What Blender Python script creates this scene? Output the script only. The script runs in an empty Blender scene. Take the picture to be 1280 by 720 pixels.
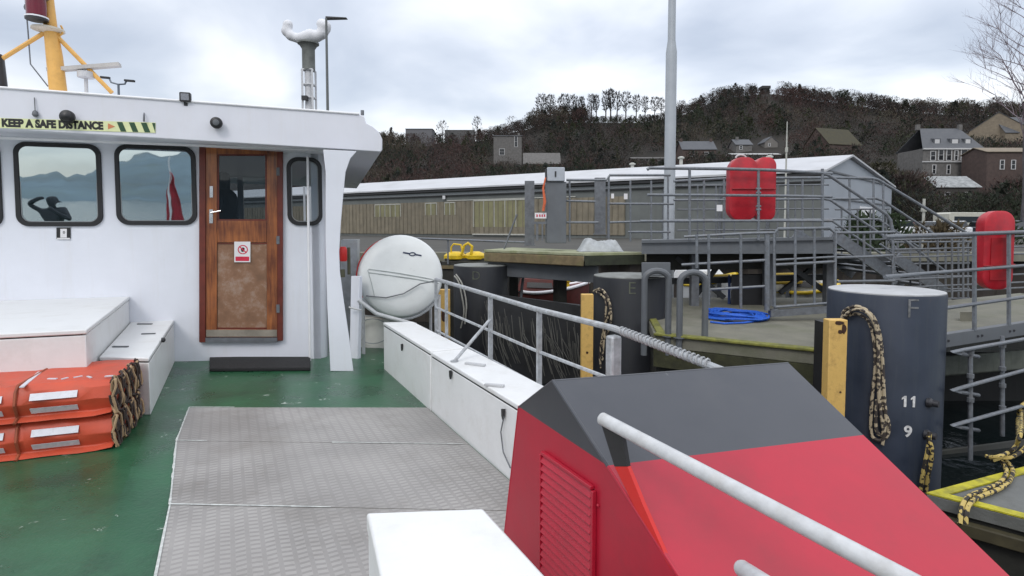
import bpy, math, random
import numpy as np
from mathutils import Vector, Matrix
random.seed(7); RS = np.random.RandomState(7)
S = bpy.context.scene; C = S.collection
rad = math.radians
# ------------------------------------------------------------------ camera
F_PX = 710.0; TH = rad(26.8); PI_ = rad(2.9); CX, CY = 640.0, 321.0; EYE = 1.35
st, ct, sp, cp = math.sin(TH), math.cos(TH), math.sin(PI_), math.cos(PI_)
RV = Vector((ct, -st, 0)); FV = Vector((st*cp, ct*cp, -sp)); UV = Vector((st*sp, ct*sp, cp))
CAMLOC = Vector((0, 0, EYE))
cd = bpy.data.cameras.new('camera'); cam = bpy.data.objects.new('camera', cd); C.objects.link(cam)
cam.matrix_world = Matrix(((RV.x, UV.x, -FV.x, 0), (RV.y, UV.y, -FV.y, 0), (RV.z, UV.z, -FV.z, EYE), (0, 0, 0, 1)))
cd.sensor_width = 36; cd.lens = 36*F_PX/1280; cd.shift_y = -39/1280; cd.clip_start = 0.02; cd.clip_end = 20000
S.camera = cam
def ray(x, y): return FV + RV*((x-CX)/F_PX) + UV*((CY-y)/F_PX)
def az(x, y, z): d = ray(x, y); return CAMLOC + d*((z-EYE)/d.z)
def ax(x, y, X): d = ray(x, y); return CAMLOC + d*(X/d.x)
def ad(x, y, D): return CAMLOC + ray(x, y)*D
def al(x, y, a, b): d = ray(x, y); return CAMLOC + d*(a/(d.y-b*d.x))      # plane Y = a + b X
def apl(x, y, P, N): d = ray(x, y); return CAMLOC + d*((Vector(P)-CAMLOC).dot(N)/d.dot(N))
def deck_z(X): return -0.05*max(0.0, X+0.5)
def adk(x, y):
    p = az(x, y, 0)
    for _ in range(12): p = az(x, y, deck_z(p.x))
    return p
# ------------------------------------------------------------------ mesh helpers
class MB:
    def __init__(s): s.v = []; s.f = []
    def add(s, vs, fs):
        n = len(s.v); s.v += [tuple(v) for v in vs]; s.f += [tuple(i+n for i in f) for f in fs]; return s
    def hexa(s, b, t):      # 4 bottom, 4 top points, counter-clockwise seen from above
        return s.add(list(b)+list(t), [(3,2,1,0),(4,5,6,7),(0,1,5,4),(1,2,6,5),(2,3,7,6),(3,0,4,7)])
    def box(s, x0, x1, y0, y1, z0, z1):
        return s.hexa([(x0,y0,z0),(x1,y0,z0),(x1,y1,z0),(x0,y1,z0)], [(x0,y0,z1),(x1,y0,z1),(x1,y1,z1),(x0,y1,z1)])
    def prism(s, poly, d):
        poly = [Vector(p) for p in poly]; d = Vector(d); n = len(poly)
        return s.add(poly+[p+d for p in poly], [tuple(range(n-1,-1,-1)), tuple(range(n,2*n))]+[(i,(i+1)%n,n+(i+1)%n,n+i) for i in range(n)])
    def ring(s, outer, inner, d):
        d = Vector(d); n = len(outer); o = [Vector(p) for p in outer]; i_ = [Vector(p) for p in inner]
        vs = o+i_+[p+d for p in o]+[p+d for p in i_]; fs = []
        for k in range(n):
            m = (k+1) % n
            fs += [(k,m,n+m,n+k),(2*n+k,3*n+k,3*n+m,2*n+m),(k,2*n+k,2*n+m,m),(n+k,n+m,3*n+m,3*n+k)]
        return s.add(vs, fs)
    def tube(s, pts, r, seg=8, caps=True):
        pts = [Vector(p) for p in pts]; n = len(pts); rs = r if isinstance(r, (list, tuple)) else [r]*n
        ring0 = None; up = None; vs = []; fs = []
        for i, p in enumerate(pts):
            t = (pts[min(i+1, n-1)]-pts[max(i-1, 0)])
            t = t.normalized() if t.length > 1e-9 else Vector((0,0,1))
            if up is None: up = Vector((0,0,1)) if abs(t.z) < .9 else Vector((1,0,0))
            a = up.cross(t)
            if a.length < 1e-4: a = Vector((0,1,0)).cross(t)
            a.normalize(); b = t.cross(a).normalized(); up = b
            for k in range(seg):
                an = 2*math.pi*k/seg; vs.append(p+(a*math.cos(an)+b*math.sin(an))*rs[i])
        for i in range(n-1):
            for k in range(seg):
                m = (k+1) % seg; fs.append((i*seg+k, i*seg+m, (i+1)*seg+m, (i+1)*seg+k))
        if caps: fs += [tuple(range(seg-1,-1,-1)), tuple((n-1)*seg+k for k in range(seg))]
        return s.add(vs, fs)
    def lathe(s, o, axis, prof, seg=24):    # prof: (radius, along) pairs
        o = Vector(o); axis = Vector(axis).normalized(); a = axis.orthogonal().normalized(); b = axis.cross(a)
        vs = []; fs = []; n = len(prof)
        for r, h in prof:
            for k in range(seg):
                an = 2*math.pi*k/seg; vs.append(o+axis*h+(a*math.cos(an)+b*math.sin(an))*r)
        for i in range(n-1):
            for k in range(seg):
                m = (k+1) % seg; fs.append((i*seg+k, i*seg+m, (i+1)*seg+m, (i+1)*seg+k))
        fs += [tuple(range(seg-1,-1,-1)), tuple((n-1)*seg+k for k in range(seg))]
        return s.add(vs, fs)
    def bar(s, a, b, w, h, up=(0,0,1)):     # rectangular bar from a to b
        a = Vector(a); b = Vector(b); t = (b-a).normalized(); sd = t.cross(Vector(up))
        if sd.length < 1e-4: sd = t.cross(Vector((0,1,0)))
        sd.normalize(); u = sd.cross(t)
        q = [sd*(-w/2)+u*(-h/2), sd*(w/2)+u*(-h/2), sd*(w/2)+u*(h/2), sd*(-w/2)+u*(h/2)]
        return s.prism([a+x for x in q], b-a)
OFF = {}
MESHN = [0]
def put(name, mb, mat, parent=None, org=None, smooth=35, bevel=0, loc=None):
    me = bpy.data.meshes.new(name)
    if org is None: org = OFF[parent.name] if parent is not None else (Vector(loc) if loc is not None else Vector((0,0,0)))
    me.from_pydata([tuple(Vector(v)-org) for v in mb.v], [], mb.f); me.update()
    me.materials.append(mat)
    import bmesh
    bm = bmesh.new(); bm.from_mesh(me); bmesh.ops.recalc_face_normals(bm, faces=bm.faces); bm.to_mesh(me); bm.free()
    if smooth:
        me.shade_smooth(); me.set_sharp_from_angle(angle=rad(smooth))
    o = bpy.data.objects.new(name, me); C.objects.link(o)
    if parent is not None: o.parent = parent
    else: o.location = org
    OFF[o.name] = Vector(org)
    if bevel:
        m = o.modifiers.new('bevel', 'BEVEL'); m.width = bevel; m.segments = 2; m.limit_method = 'ANGLE'; m.angle_limit = rad(40)
    return o
def tag(o, label=None, cat=None, group=None, kind=None):
    if label: o['label'] = label
    if cat: o['category'] = cat
    if group: o['group'] = group
    if kind: o['kind'] = kind
    return o
def thing(name, loc, label, cat, group=None):
    o = bpy.data.objects.new(name, None); C.objects.link(o); o.location = loc; OFF[o.name] = Vector(loc); o.empty_display_size = .1
    return tag(o, label, cat, group)
def copy_tree(o, parent=None):
    c = o.copy(); C.objects.link(c)
    if parent is not None: c.parent = parent
    OFF[c.name] = OFF.get(o.name, Vector((0,0,0)))
    for ch in list(o.children): copy_tree(ch, c)
    return c
def lettering(name, txt, size, mat, O, u, v, parent, org=None, extrude=.002, bold=0.0, align='CENTER', label=None):
    cu = bpy.data.curves.new('txt', 'FONT'); cu.body = txt; cu.size = size; cu.align_x = align; cu.align_y = 'CENTER'; cu.offset = bold; cu.extrude = extrude
    tmp = bpy.data.objects.new('txt', cu); C.objects.link(tmp)
    bpy.context.view_layer.update()
    me = bpy.data.meshes.new_from_object(tmp.evaluated_get(bpy.context.evaluated_depsgraph_get()))
    bpy.data.objects.remove(tmp)
    u = Vector(u).normalized(); v = Vector(v).normalized(); n = u.cross(v)
    org = org if org is not None else OFF[parent.name]
    M = Matrix(((u.x,v.x,n.x,0),(u.y,v.y,n.y,0),(u.z,v.z,n.z,0),(0,0,0,1)))
    me.transform(Matrix.Translation(Vector(O)-org) @ M); me.materials.clear(); me.materials.append(mat)
    o = bpy.data.objects.new(name, me); C.objects.link(o); o.parent = parent; OFF[o.name] = Vector(org)
    return o
def rrect(w, h, r, n=6):
    pts = []
    for cx_, cy_, a0 in ((w/2-r, h/2-r, 0), (-w/2+r, h/2-r, 90), (-w/2+r, -h/2+r, 180), (w/2-r, -h/2+r, 270)):
        for i in range(n+1):
            a = rad(a0+90*i/n); pts.append((cx_+r*math.cos(a), cy_+r*math.sin(a)))
    return pts
# ------------------------------------------------------------------ materials
def mat(name, col, rough=.5, metal=0, var=.12, vscale=6, bump=.0, bscale=60, dirt=None, dscale=3, damt=.45, streak=False, spec=.5, coat=0, attr=None, detail=5):
    m = bpy.data.materials.new(name); m.use_nodes = True; nt = m.node_tree; N = nt.nodes; L = nt.links
    b = N['Principled BSDF']; b.inputs['Metallic'].default_value = metal; b.inputs['Specular IOR Level'].default_value = spec
    if coat: b.inputs['Coat Weight'].default_value = coat; b.inputs['Coat Roughness'].default_value = .12
    tc = N.new('ShaderNodeTexCoord'); geo = N.new('ShaderNodeNewGeometry')
    nz = N.new('ShaderNodeTexNoise'); nz.inputs['Scale'].default_value = vscale; nz.inputs['Detail'].default_value = detail; nz.inputs['Roughness'].default_value = .6
    L.new(geo.outputs['Position'], nz.inputs['Vector'])
    mr = N.new('ShaderNodeMapRange'); mr.inputs['From Min'].default_value = .3; mr.inputs['From Max'].default_value = .7
    mr.inputs['To Min'].default_value = 1-var; mr.inputs['To Max'].default_value = 1+var; L.new(nz.outputs['Fac'], mr.inputs['Value'])
    mul = N.new('ShaderNodeMix'); mul.data_type = 'RGBA'; mul.blend_type = 'MULTIPLY'; mul.inputs['Factor'].default_value = 1
    mul.inputs['A'].default_value = (*col, 1)
    if attr:
        at = N.new('ShaderNodeAttribute'); at.attribute_name = attr; L.new(at.outputs['Color'], mul.inputs['A'])
    L.new(mr.outputs['Result'], mul.inputs['B']); out = mul.outputs['Result']
    if dirt is not None:
        n2 = N.new('ShaderNodeTexNoise'); n2.inputs['Scale'].default_value = dscale; n2.inputs['Detail'].default_value = 8; n2.inputs['Roughness'].default_value = .7
        if streak:
            mp = N.new('ShaderNodeMapping'); mp.inputs['Scale'].default_value = (4, 4, .35); L.new(geo.outputs['Position'], mp.inputs['Vector']); L.new(mp.outputs['Vector'], n2.inputs['Vector'])
        else: L.new(geo.outputs['Position'], n2.inputs['Vector'])
        r2 = N.new('ShaderNodeMapRange'); r2.inputs['From Min'].default_value = .5; r2.inputs['From Max'].default_value = .75; r2.inputs['To Max'].default_value = damt
        L.new(n2.outputs['Fac'], r2.inputs['Value'])
        mx = N.new('ShaderNodeMix'); mx.data_type = 'RGBA'; mx.inputs['B'].default_value = (*dirt, 1)
        L.new(r2.outputs['Result'], mx.inputs['Factor']); L.new(out, mx.inputs['A']); out = mx.outputs['Result']
    L.new(out, b.inputs['Base Color'])
    rr = N.new('ShaderNodeMapRange'); rr.inputs['From Min'].default_value = .3; rr.inputs['From Max'].default_value = .7
    rr.inputs['To Min'].default_value = max(0, rough-.08); rr.inputs['To Max'].default_value = min(1, rough+.1); L.new(nz.outputs['Fac'], rr.inputs['Value']); L.new(rr.outputs['Result'], b.inputs['Roughness'])
    if bump:
        n3 = N.new('ShaderNodeTexNoise'); n3.inputs['Scale'].default_value = bscale; n3.inputs['Detail'].default_value = 6; L.new(geo.outputs['Position'], n3.inputs['Vector'])
        bp = N.new('ShaderNodeBump'); bp.inputs['Strength'].default_value = bump; bp.inputs['Distance'].default_value = .01; L.new(n3.outputs['Fac'], bp.inputs['Height']); L.new(bp.outputs['Normal'], b.inputs['Normal'])
    return m
WHITE = mat('white_paint', (.72,.74,.80),   .36, var=.03, vscale=3, bump=.35, bscale=3.2, dirt=(.55,.52,.47), dscale=2.2, damt=.22, streak=True)
WHITE2 = mat('white_locker_paint', (.71,.72,.72), .42, var=.03, vscale=8, bump=.12, bscale=30, dirt=(.45,.43,.38), dscale=5, damt=.3)
FASCIA = mat('white_fascia_paint', (.72,.73,.79), .35, var=.03, vscale=3, bump=.05, bscale=10, dirt=(.55,.5,.42), dscale=3, damt=.12, streak=True)
LINER = mat('white_trim_paint', (.8,.8,.82), .4, var=.05)
RUBBER = mat('black_rubber', (.012,.012,.014), .45, var=.2)
BLACKP = mat('black_plastic', (.02,.02,.022), .4, var=.2)
SHIPRAIL = mat('pale_galvanised_rail', (.40,.42,.44), .45, metal=.3, var=.25, vscale=25, dirt=(.22,.17,.13), dscale=14, damt=.5)
STEEL = mat('galvanised_steel', (.165,.18,.20), .5, metal=.35, var=.25, vscale=20, dirt=(.16,.12,.09), dscale=9, damt=.4)
STEELD = mat('weathered_steel', (.14,.15,.165), .6, metal=.2, var=.25, vscale=12, dirt=(.07,.06,.05), dscale=4, damt=.5)
GREYP = mat('grey_steel_paint', (.11,.12,.132), .5, var=.12, vscale=4, dirt=(.1,.1,.09), dscale=5, damt=.4, streak=True)
CHROME = mat('bright_metal', (.6,.6,.62), .25, metal=.9, var=.1)
RAILPAINT = mat('white_rail_paint', (.50,.51,.52), .35, var=.12, vscale=30, dirt=(.4,.36,.3), dscale=12, damt=.35, bump=.1, bscale=80)
RED = mat('red_gloss_paint', (.40,.009,.030), .36, spec=.6, var=.14, vscale=2.2, bump=.16, bscale=5, dirt=(.27,.018,.03), dscale=3, damt=.6)
BLK = mat('black_gloss_paint', (.034,.037,.046), .34, spec=.75, var=.12, vscale=4, bump=.08, bscale=7, dirt=(.06,.06,.065), dscale=5, damt=.35, coat=.2)
ORED = mat('bright_and_sunlit_red_paint', (.60,.018,.014), .35, var=.1)
REDC = mat('red_plastic', (.43,.010,.022), .42, var=.2, vscale=4, dirt=(.16,.02,.025), dscale=3, damt=.6, bump=.25, bscale=7)
ORANGE = mat('orange_float_skin', (.52,.070,.030), .5, var=.12, vscale=6, bump=.25, bscale=18, dirt=(.22,.07,.03), dscale=5, damt=.45)
RETRO = mat('retroreflective_tape', (.6,.61,.66), .4, var=.15, vscale=40, dirt=(.35,.3,.28), dscale=20, damt=.4)
YEL = mat('yellow_fender_paint', (.64,.41,.12), .55, var=.1, vscale=9, dirt=(.15,.08,.03), dscale=9, damt=.6, bump=.2)
MASTY = mat('yellow_mast_paint', (.72,.40,.10), .45, var=.08, dirt=(.35,.16,.05), dscale=8, damt=.4)
YELB = mat('yellow_bollard_paint', (.70,.48,.01), .5, var=.15, dirt=(.2,.13,.03), dscale=8, damt=.4)
PILED = mat('shade_darkened_pile_paint', (.018,.02,.025), .55, var=.2, vscale=3, dirt=(.03,.032,.03), dscale=3, damt=.6, streak=True, bump=.1, bscale=12)  # darker copy of the pile paint, dimmer light on D and E put into colour
PILE = mat('dark_blue_pile_paint', (.028,.037,.058), .42, var=.15, vscale=3, dirt=(.05,.06,.07), dscale=3, damt=.6, streak=True, bump=.05, bscale=12)
PILETOP = mat('pile_cap', (.42,.43,.44), .6, var=.15, vscale=8, dirt=(.2,.2,.18), dscale=4, damt=.5)
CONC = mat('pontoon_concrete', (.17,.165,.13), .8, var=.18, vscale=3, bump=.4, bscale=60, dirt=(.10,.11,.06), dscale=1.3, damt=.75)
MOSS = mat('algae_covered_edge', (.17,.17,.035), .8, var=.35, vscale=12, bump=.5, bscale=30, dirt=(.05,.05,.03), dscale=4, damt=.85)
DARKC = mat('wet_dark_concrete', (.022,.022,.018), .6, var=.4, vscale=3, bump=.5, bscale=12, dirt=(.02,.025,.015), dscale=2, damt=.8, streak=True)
TIMB = mat('weathered_timber', (.17,.13,.07), .8, var=.3, vscale=8, bump=.4, bscale=30, dirt=(.14,.15,.05), dscale=3, damt=.7)
MOSSTOP = mat('mossy_planking', (.30,.31,.20), .8, var=.2, vscale=5, bump=.4, bscale=30, dirt=(.16,.20,.05), dscale=3, damt=.8)
ROPEB = mat('blue_rope', (.015,.11,.55), .6, var=.25, vscale=40, bump=.5, bscale=90)
TARP = mat('pale_tarpaulin', (.36,.38,.39), .6, var=.2, vscale=9, bump=.3, bscale=8)
GLASSW = bpy.data.materials.new('tinted_window_glass'); GLASSW.use_nodes = True
def glass(m, tint, refl, base):
    nt = m.node_tree; N = nt.nodes; L = nt.links; N.remove(N['Principled BSDF'])
    d = N.new('ShaderNodeBsdfDiffuse'); d.inputs['Color'].default_value = (*base, 1)
    g = N.new('ShaderNodeBsdfGlossy'); g.inputs['Color'].default_value = (*tint, 1); g.inputs['Roughness'].default_value = .015
    nz = N.new('ShaderNodeTexNoise'); nz.inputs['Scale'].default_value = 2.5; geo = N.new('ShaderNodeNewGeometry'); L.new(geo.outputs['Position'], nz.inputs['Vector'])
    bp = N.new('ShaderNodeBump'); bp.inputs['Strength'].default_value = .05; bp.inputs['Distance'].default_value = .02; L.new(nz.outputs['Fac'], bp.inputs['Height']); L.new(bp.outputs['Normal'], g.inputs['Normal'])
    mx = N.new('ShaderNodeMixShader'); mx.inputs['Fac'].default_value = refl
    L.new(d.outputs[0], mx.inputs[1]); L.new(g.outputs[0], mx.inputs[2]); L.new(mx.outputs[0], N['Material Output'].inputs['Surface'])
glass(GLASSW, (.78,.9,.95), .62, (.02,.03,.035))
GLASSD = bpy.data.materials.new('clear_cabin_glass'); GLASSD.use_nodes = True
def clear(m):
    nt = m.node_tree; N = nt.nodes; L = nt.links; N.remove(N['Principled BSDF'])
    t = N.new('ShaderNodeBsdfTransparent'); t.inputs['Color'].default_value = (.55,.58,.6,1); g = N.new('ShaderNodeBsdfGlossy'); g.inputs['Color'].default_value = (.9,.95,1,1); g.inputs['Roughness'].default_value = .02
    mx = N.new('ShaderNodeMixShader'); mx.inputs['Fac'].default_value = .03; L.new(t.outputs[0], mx.inputs[1]); L.new(g.outputs[0], mx.inputs[2]); L.new(mx.outputs[0], N['Material Output'].inputs['Surface'])
clear(GLASSD)
def wood():
    m = mat('varnished_wood', (.30,.085,.02), .38, var=.1, vscale=5, coat=.3)
    nt = m.node_tree; N = nt.nodes; L = nt.links; b = N['Principled BSDF']; geo = N.new('ShaderNodeNewGeometry')
    mp = N.new('ShaderNodeMapping'); mp.inputs['Scale'].default_value = (28, 28, 2.2); L.new(geo.outputs['Position'], mp.inputs['Vector'])
    n = N.new('ShaderNodeTexNoise'); n.inputs['Scale'].default_value = 1.6; n.inputs['Detail'].default_value = 7; n.inputs['Distortion'].default_value = .6; L.new(mp.outputs['Vector'], n.inputs['Vector'])
    n2 = N.new('ShaderNodeTexNoise'); n2.inputs['Scale'].default_value = 4; n2.inputs['Detail'].default_value = 6; L.new(geo.outputs['Position'], n2.inputs['Vector'])
    cr = N.new('ShaderNodeValToRGB'); e = cr.color_ramp.elements; e[0].position = .35; e[0].color = (.10,.022,.008,1); e[1].position = .68; e[1].color = (.42,.14,.035,1)
    ad_ = N.new('ShaderNodeMath'); ad_.operation = 'MULTIPLY_ADD'; ad_.inputs[1].default_value = .5; L.new(n.outputs['Fac'], ad_.inputs[0])
    h = N.new('ShaderNodeMath'); h.operation = 'MULTIPLY'; h.inputs[1].default_value = .5; L.new(n2.outputs['Fac'], h.inputs[0]); L.new(h.outputs[0], ad_.inputs[2])
    L.new(ad_.outputs[0], cr.inputs['Fac']); L.new(cr.outputs['Color'], b.inputs['Base Color']); return m
WOOD = wood()
WOODP = mat('worn_door_panel', (.24,.125,.07), .55, var=.25, vscale=9, dirt=(.33,.28,.24), dscale=9, damt=.8, bump=.1)
WOODD = mat('dark_red_door_frame', (.13,.022,.012), .45, var=.25, vscale=9, dirt=(.06,.02,.01), dscale=5, damt=.5)
def deck_green():
    m = mat('green_deck_paint', (.022,.095,.045), .30, var=.30, vscale=1.9, bump=.22, bscale=45, dirt=(.010,.034,.020), dscale=1.5, damt=.9)
    nt = m.node_tree; N = nt.nodes; L = nt.links; b = N['Principled BSDF']; src = b.inputs['Base Color'].links[0].from_socket
    geo = N.new('ShaderNodeNewGeometry')
    n = N.new('ShaderNodeTexNoise'); n.inputs['Scale'].default_value = 5.5; n.inputs['Detail'].default_value = 9; n.inputs['Roughness'].default_value = .72; n.inputs['Distortion'].default_value = 1.2; L.new(geo.outputs['Position'], n.inputs['Vector'])
    r = N.new('ShaderNodeMapRange'); r.inputs['From Min'].default_value = .64; r.inputs['From Max'].default_value = .665; L.new(n.outputs['Fac'], r.inputs['Value'])
    mx = N.new('ShaderNodeMix'); mx.data_type = 'RGBA'; mx.inputs['B'].default_value = (.45,.5,.45,1); L.new(r.outputs['Result'], mx.inputs['Factor']); L.new(src, mx.inputs['A']); L.new(mx.outputs['Result'], b.inputs['Base Color'])
    return m
DECKG = deck_green()
def tread():
    m = mat('worn_anti_slip_plate', (.33,.318,.305), .48, var=.22, vscale=1.3, dirt=(.19,.175,.155), dscale=2.0, damt=.7)
    nt = m.node_tree; N = nt.nodes; L = nt.links; b = N['Principled BSDF']; src = b.inputs['Base Color'].links[0].from_socket
    geo = N.new('ShaderNodeNewGeometry'); sx = N.new('ShaderNodeSeparateXYZ'); L.new(geo.outputs['Position'], sx.inputs[0])
    def M(op, a, bb=None, c=None):
        q = N.new('ShaderNodeMath'); q.operation = op
        for i, v in enumerate((a, bb, c)):
            if v is None: continue
            if isinstance(v, (int, float)): q.inputs[i].default_value = v
            else: L.new(v, q.inputs[i])
        return q.outputs[0]
    X, Y = sx.outputs[0], sx.outputs[1]
    col = M('FLOOR', M('MULTIPLY', X, 17.0)); fx = M('FRACT', M('MULTIPLY', X, 17.0))
    par = M('SUBTRACT', M('MULTIPLY', M('MODULO', M('ADD', col, 100), 2), 2), 1)
    slant = M('MULTIPLY', M('MULTIPLY', M('SUBTRACT', fx, .5), par), .22)
    fy = M('FRACT', M('ADD', M('MULTIPLY', Y, 27.0), slant))
    bar = M('MULTIPLY', M('LESS_THAN', M('ABSOLUTE', M('SUBTRACT', fy, .5)), .2), M('LESS_THAN', M('ABSOLUTE', M('SUBTRACT', fx, .5)), .33))
    bp = N.new('ShaderNodeBump'); bp.inputs['Strength'].default_value = .7; bp.inputs['Distance'].default_value = .004; L.new(bar, bp.inputs['Height']); L.new(bp.outputs['Normal'], b.inputs['Normal'])
    wear = N.new('ShaderNodeTexNoise'); wear.inputs['Scale'].default_value = 1.1; L.new(geo.outputs['Position'], wear.inputs['Vector'])
    sid = M('MULTIPLY', M('GREATER_THAN', M('ABSOLUTE', M('SUBTRACT', fx, .5)), .34), .42)
    dk = M('MULTIPLY', M('ADD', M('MULTIPLY', bar, .55), sid), M('MULTIPLY', wear.outputs['Fac'], 1.3))
    mx = N.new('ShaderNodeMix'); mx.data_type = 'RGBA'; mx.inputs['B'].default_value = (.13,.125,.12,1); L.new(dk, mx.inputs['Factor']); L.new(src, mx.inputs['A']); L.new(mx.outputs['Result'], b.inputs['Base Color'])
    return m
TREAD = tread()
def rope_mat(name, c1, c2, sc):
    m = mat(name, c1, .7, var=.1); nt = m.node_tree; N = nt.nodes; L = nt.links; b = N['Principled BSDF']; geo = N.new('ShaderNodeNewGeometry')
    v = N.new('ShaderNodeTexVoronoi'); v.inputs['Scale'].default_value = sc; L.new(geo.outputs['Position'], v.inputs['Vector'])
    sep = N.new('ShaderNodeSeparateColor'); L.new(v.outputs['Color'], sep.inputs[0])
    g = N.new('ShaderNodeMath'); g.operation = 'GREATER_THAN'; g.inputs[1].default_value = .5; L.new(sep.outputs[0], g.inputs[0])
    mx = N.new('ShaderNodeMix'); mx.data_type = 'RGBA'; mx.inputs['A'].default_value = (*c1, 1); mx.inputs['B'].default_value = (*c2, 1); L.new(g.outputs[0], mx.inputs['Factor']); L.new(mx.outputs['Result'], b.inputs['Base Color']); return m
ROPEY = rope_mat('yellow_black_rope', (.50,.38,.12), (.03,.025,.02), 34)
ROPET = rope_mat('tan_black_rope', (.42,.35,.24), (.05,.04,.035), 34)
def scuff(m, col, lo=.66, hi=.70, sc=9, stretch=(1,1,.15)):
    nt = m.node_tree; N = nt.nodes; L = nt.links; b = N['Principled BSDF']; src = b.inputs['Base Color'].links[0].from_socket
    geo = N.new('ShaderNodeNewGeometry'); mp = N.new('ShaderNodeMapping'); mp.inputs['Scale'].default_value = stretch; L.new(geo.outputs['Position'], mp.inputs['Vector'])
    n = N.new('ShaderNodeTexNoise'); n.inputs['Scale'].default_value = sc; n.inputs['Detail'].default_value = 10; n.inputs['Roughness'].default_value = .75; L.new(mp.outputs['Vector'], n.inputs['Vector'])
    r = N.new('ShaderNodeMapRange'); r.inputs['From Min'].default_value = lo; r.inputs['From Max'].default_value = hi; r.inputs['To Max'].default_value = .8; L.new(n.outputs['Fac'], r.inputs['Value'])
    mx = N.new('ShaderNodeMix'); mx.data_type = 'RGBA'; mx.inputs['B'].default_value = (*col, 1); L.new(r.outputs['Result'], mx.inputs['Factor']); L.new(src, mx.inputs['A']); L.new(mx.outputs['Result'], b.inputs['Base Color'])
scuff(WHITE2, (.22,.12,.06), .68, .73, 7, (1,1,.5)); scuff(RED, (.5,.18,.18), .69, .74, 12, (1,.3,.3)); scuff(BLK, (.2,.2,.21), .67, .72, 12, (1,.3,.3)); scuff(PILE, (.10,.06,.04), .66, .72, 5, (1,1,.4)); scuff(WHITE, (.42,.33,.25), .70, .76, 6, (2,2,.3)); scuff(STEEL, (.16,.08,.04), .64, .72, 20, (1,1,1)); scuff(FASCIA, (.42,.33,.25), .71, .76, 6, (2,2,.3))
# ------------------------------------------------------------------ world and light
S.view_settings.view_transform = 'Standard'; S.view_settings.look = 'None'; S.view_settings.gamma = 1; S.view_settings.exposure = -0.32
W = bpy.data.worlds.new('World'); S.world = W; W.use_nodes = True; nt = W.node_tree; N = nt.nodes; L = nt.links
SUN_EL, SUN_AZ = rad(42), rad(225)       # azimuth clockwise from +Y: light comes from astern on the left
sky = N.new('ShaderNodeTexSky'); sky.sky_type = 'NISHITA'; sky.sun_disc = False; sky.sun_elevation = SUN_EL; sky.sun_rotation = SUN_AZ
tc = N.new('ShaderNodeTexCoord'); sx = N.new('ShaderNodeSeparateXYZ'); L.new(tc.outputs['Generated'], sx.inputs[0])
def WM(op, a, b=None, c=None, clamp=False):
    q = N.new('ShaderNodeMath'); q.operation = op; q.use_clamp = clamp
    for i, v in enumerate((a, b, c)):
        if v is None: continue
        if isinstance(v, (int, float)): q.inputs[i].default_value = v
        else: L.new(v, q.inputs[i])
    return q.outputs[0]
up = WM('MAXIMUM', sx.outputs[2], 0.0)
den = WM('ADD', up, .22)
cb = N.new('ShaderNodeCombineXYZ'); L.new(WM('DIVIDE', sx.outputs[0], den), cb.inputs[0]); L.new(WM('DIVIDE', sx.outputs[1], den), cb.inputs[1]); cb.inputs[2].default_value = 3.7
n1 = N.new('ShaderNodeTexNoise'); n1.inputs['Scale'].default_value = 1.35; n1.inputs['Detail'].default_value = 7; n1.inputs['Roughness'].default_value = .46; n1.inputs['Distortion'].default_value = .35; L.new(cb.outputs[0], n1.inputs['Vector'])
ramp = N.new('ShaderNodeValToRGB'); E_ = ramp.color_ramp.elements
E_[0].position = .30; E_[0].color = (.47,.505,.575,1); E_[1].position = .64; E_[1].color = (1.02,1.01,1.01,1)
e = E_.new(.42); e.color = (.61,.64,.70,1); e = E_.new(.53); e.color = (.80,.815,.845,1)
L.new(n1.outputs['Fac'], ramp.inputs['Fac'])
bgs = N.new('ShaderNodeBackground'); L.new(sky.outputs[0], bgs.inputs['Color']); bgs.inputs['Strength'].default_value = .05; mixb = None
bgc = N.new('ShaderNodeBackground'); L.new(ramp.outputs['Color'], bgc.inputs['Color'])
# an overcast dome is about three times brighter overhead than at the horizon
L.new(WM('MULTIPLY_ADD', WM('POWER', WM('SMOOTH_MIN', WM('MULTIPLY', up, 1.35), 1.0, .1), 1.5), 1.15, 1.06), bgc.inputs['Strength'])
ads = N.new('ShaderNodeAddShader'); L.new(bgs.outputs[0], ads.inputs[0]); L.new(bgc.outputs[0], ads.inputs[1]); L.new(ads.outputs[0], N['World Output'].inputs['Surface'])
sl = bpy.data.lights.new('sun', 'SUN'); sl.energy = 1.1; sl.angle = rad(18); sl.color = (1,.96,.9); so = bpy.data.objects.new('sun', sl); C.objects.link(so)
sd = Vector((math.sin(SUN_AZ)*math.cos(SUN_EL), math.cos(SUN_AZ)*math.cos(SUN_EL), math.sin(SUN_EL)))
so.rotation_euler = sd.to_track_quat('Z', 'Y').to_euler(); so.location = (0, 0, 30)
# ================================================================== THE FERRY
# ---- deck (structure): cambered plating and the anti-slip plates let into it
def grid_strip(xs, y0, y1, zf, thick=.02):
    mb = MB()
    for i in range(len(xs)-1):
        a, b = xs[i], xs[i+1]
        mb.add([(a,y0,zf(a)),(b,y0,zf(b)),(b,y1,zf(b)),(a,y1,zf(a))], [(0,1,2,3)])
    return mb
XW = 1.86
mb = MB()
for (a, b) in ((-7.0,-.5), (-.5, XW)):
    mb.hexa([(a,-7,deck_z(a)-.12),(b,-7,deck_z(b)-.12),(b,12,deck_z(b)-.12),(a,12,deck_z(a)-.12)], [(a,-7,deck_z(a)),(b,-7,deck_z(b)),(b,12,deck_z(b)),(a,12,deck_z(a))])
tag(put('ferry_deck', mb, DECKG, smooth=0), kind='structure')
q = lambda x, y, h=.006: (lambda p: Vector((p.x, p.y, deck_z(p.x)+h)))(adk(x, y))
PL = [[q(237,510), q(556,508)], [q(221,552), q(640,548)], [q(213,632), q(700,624)]]
dl = (PL[2][0]-q(237,510)).normalized()
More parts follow.
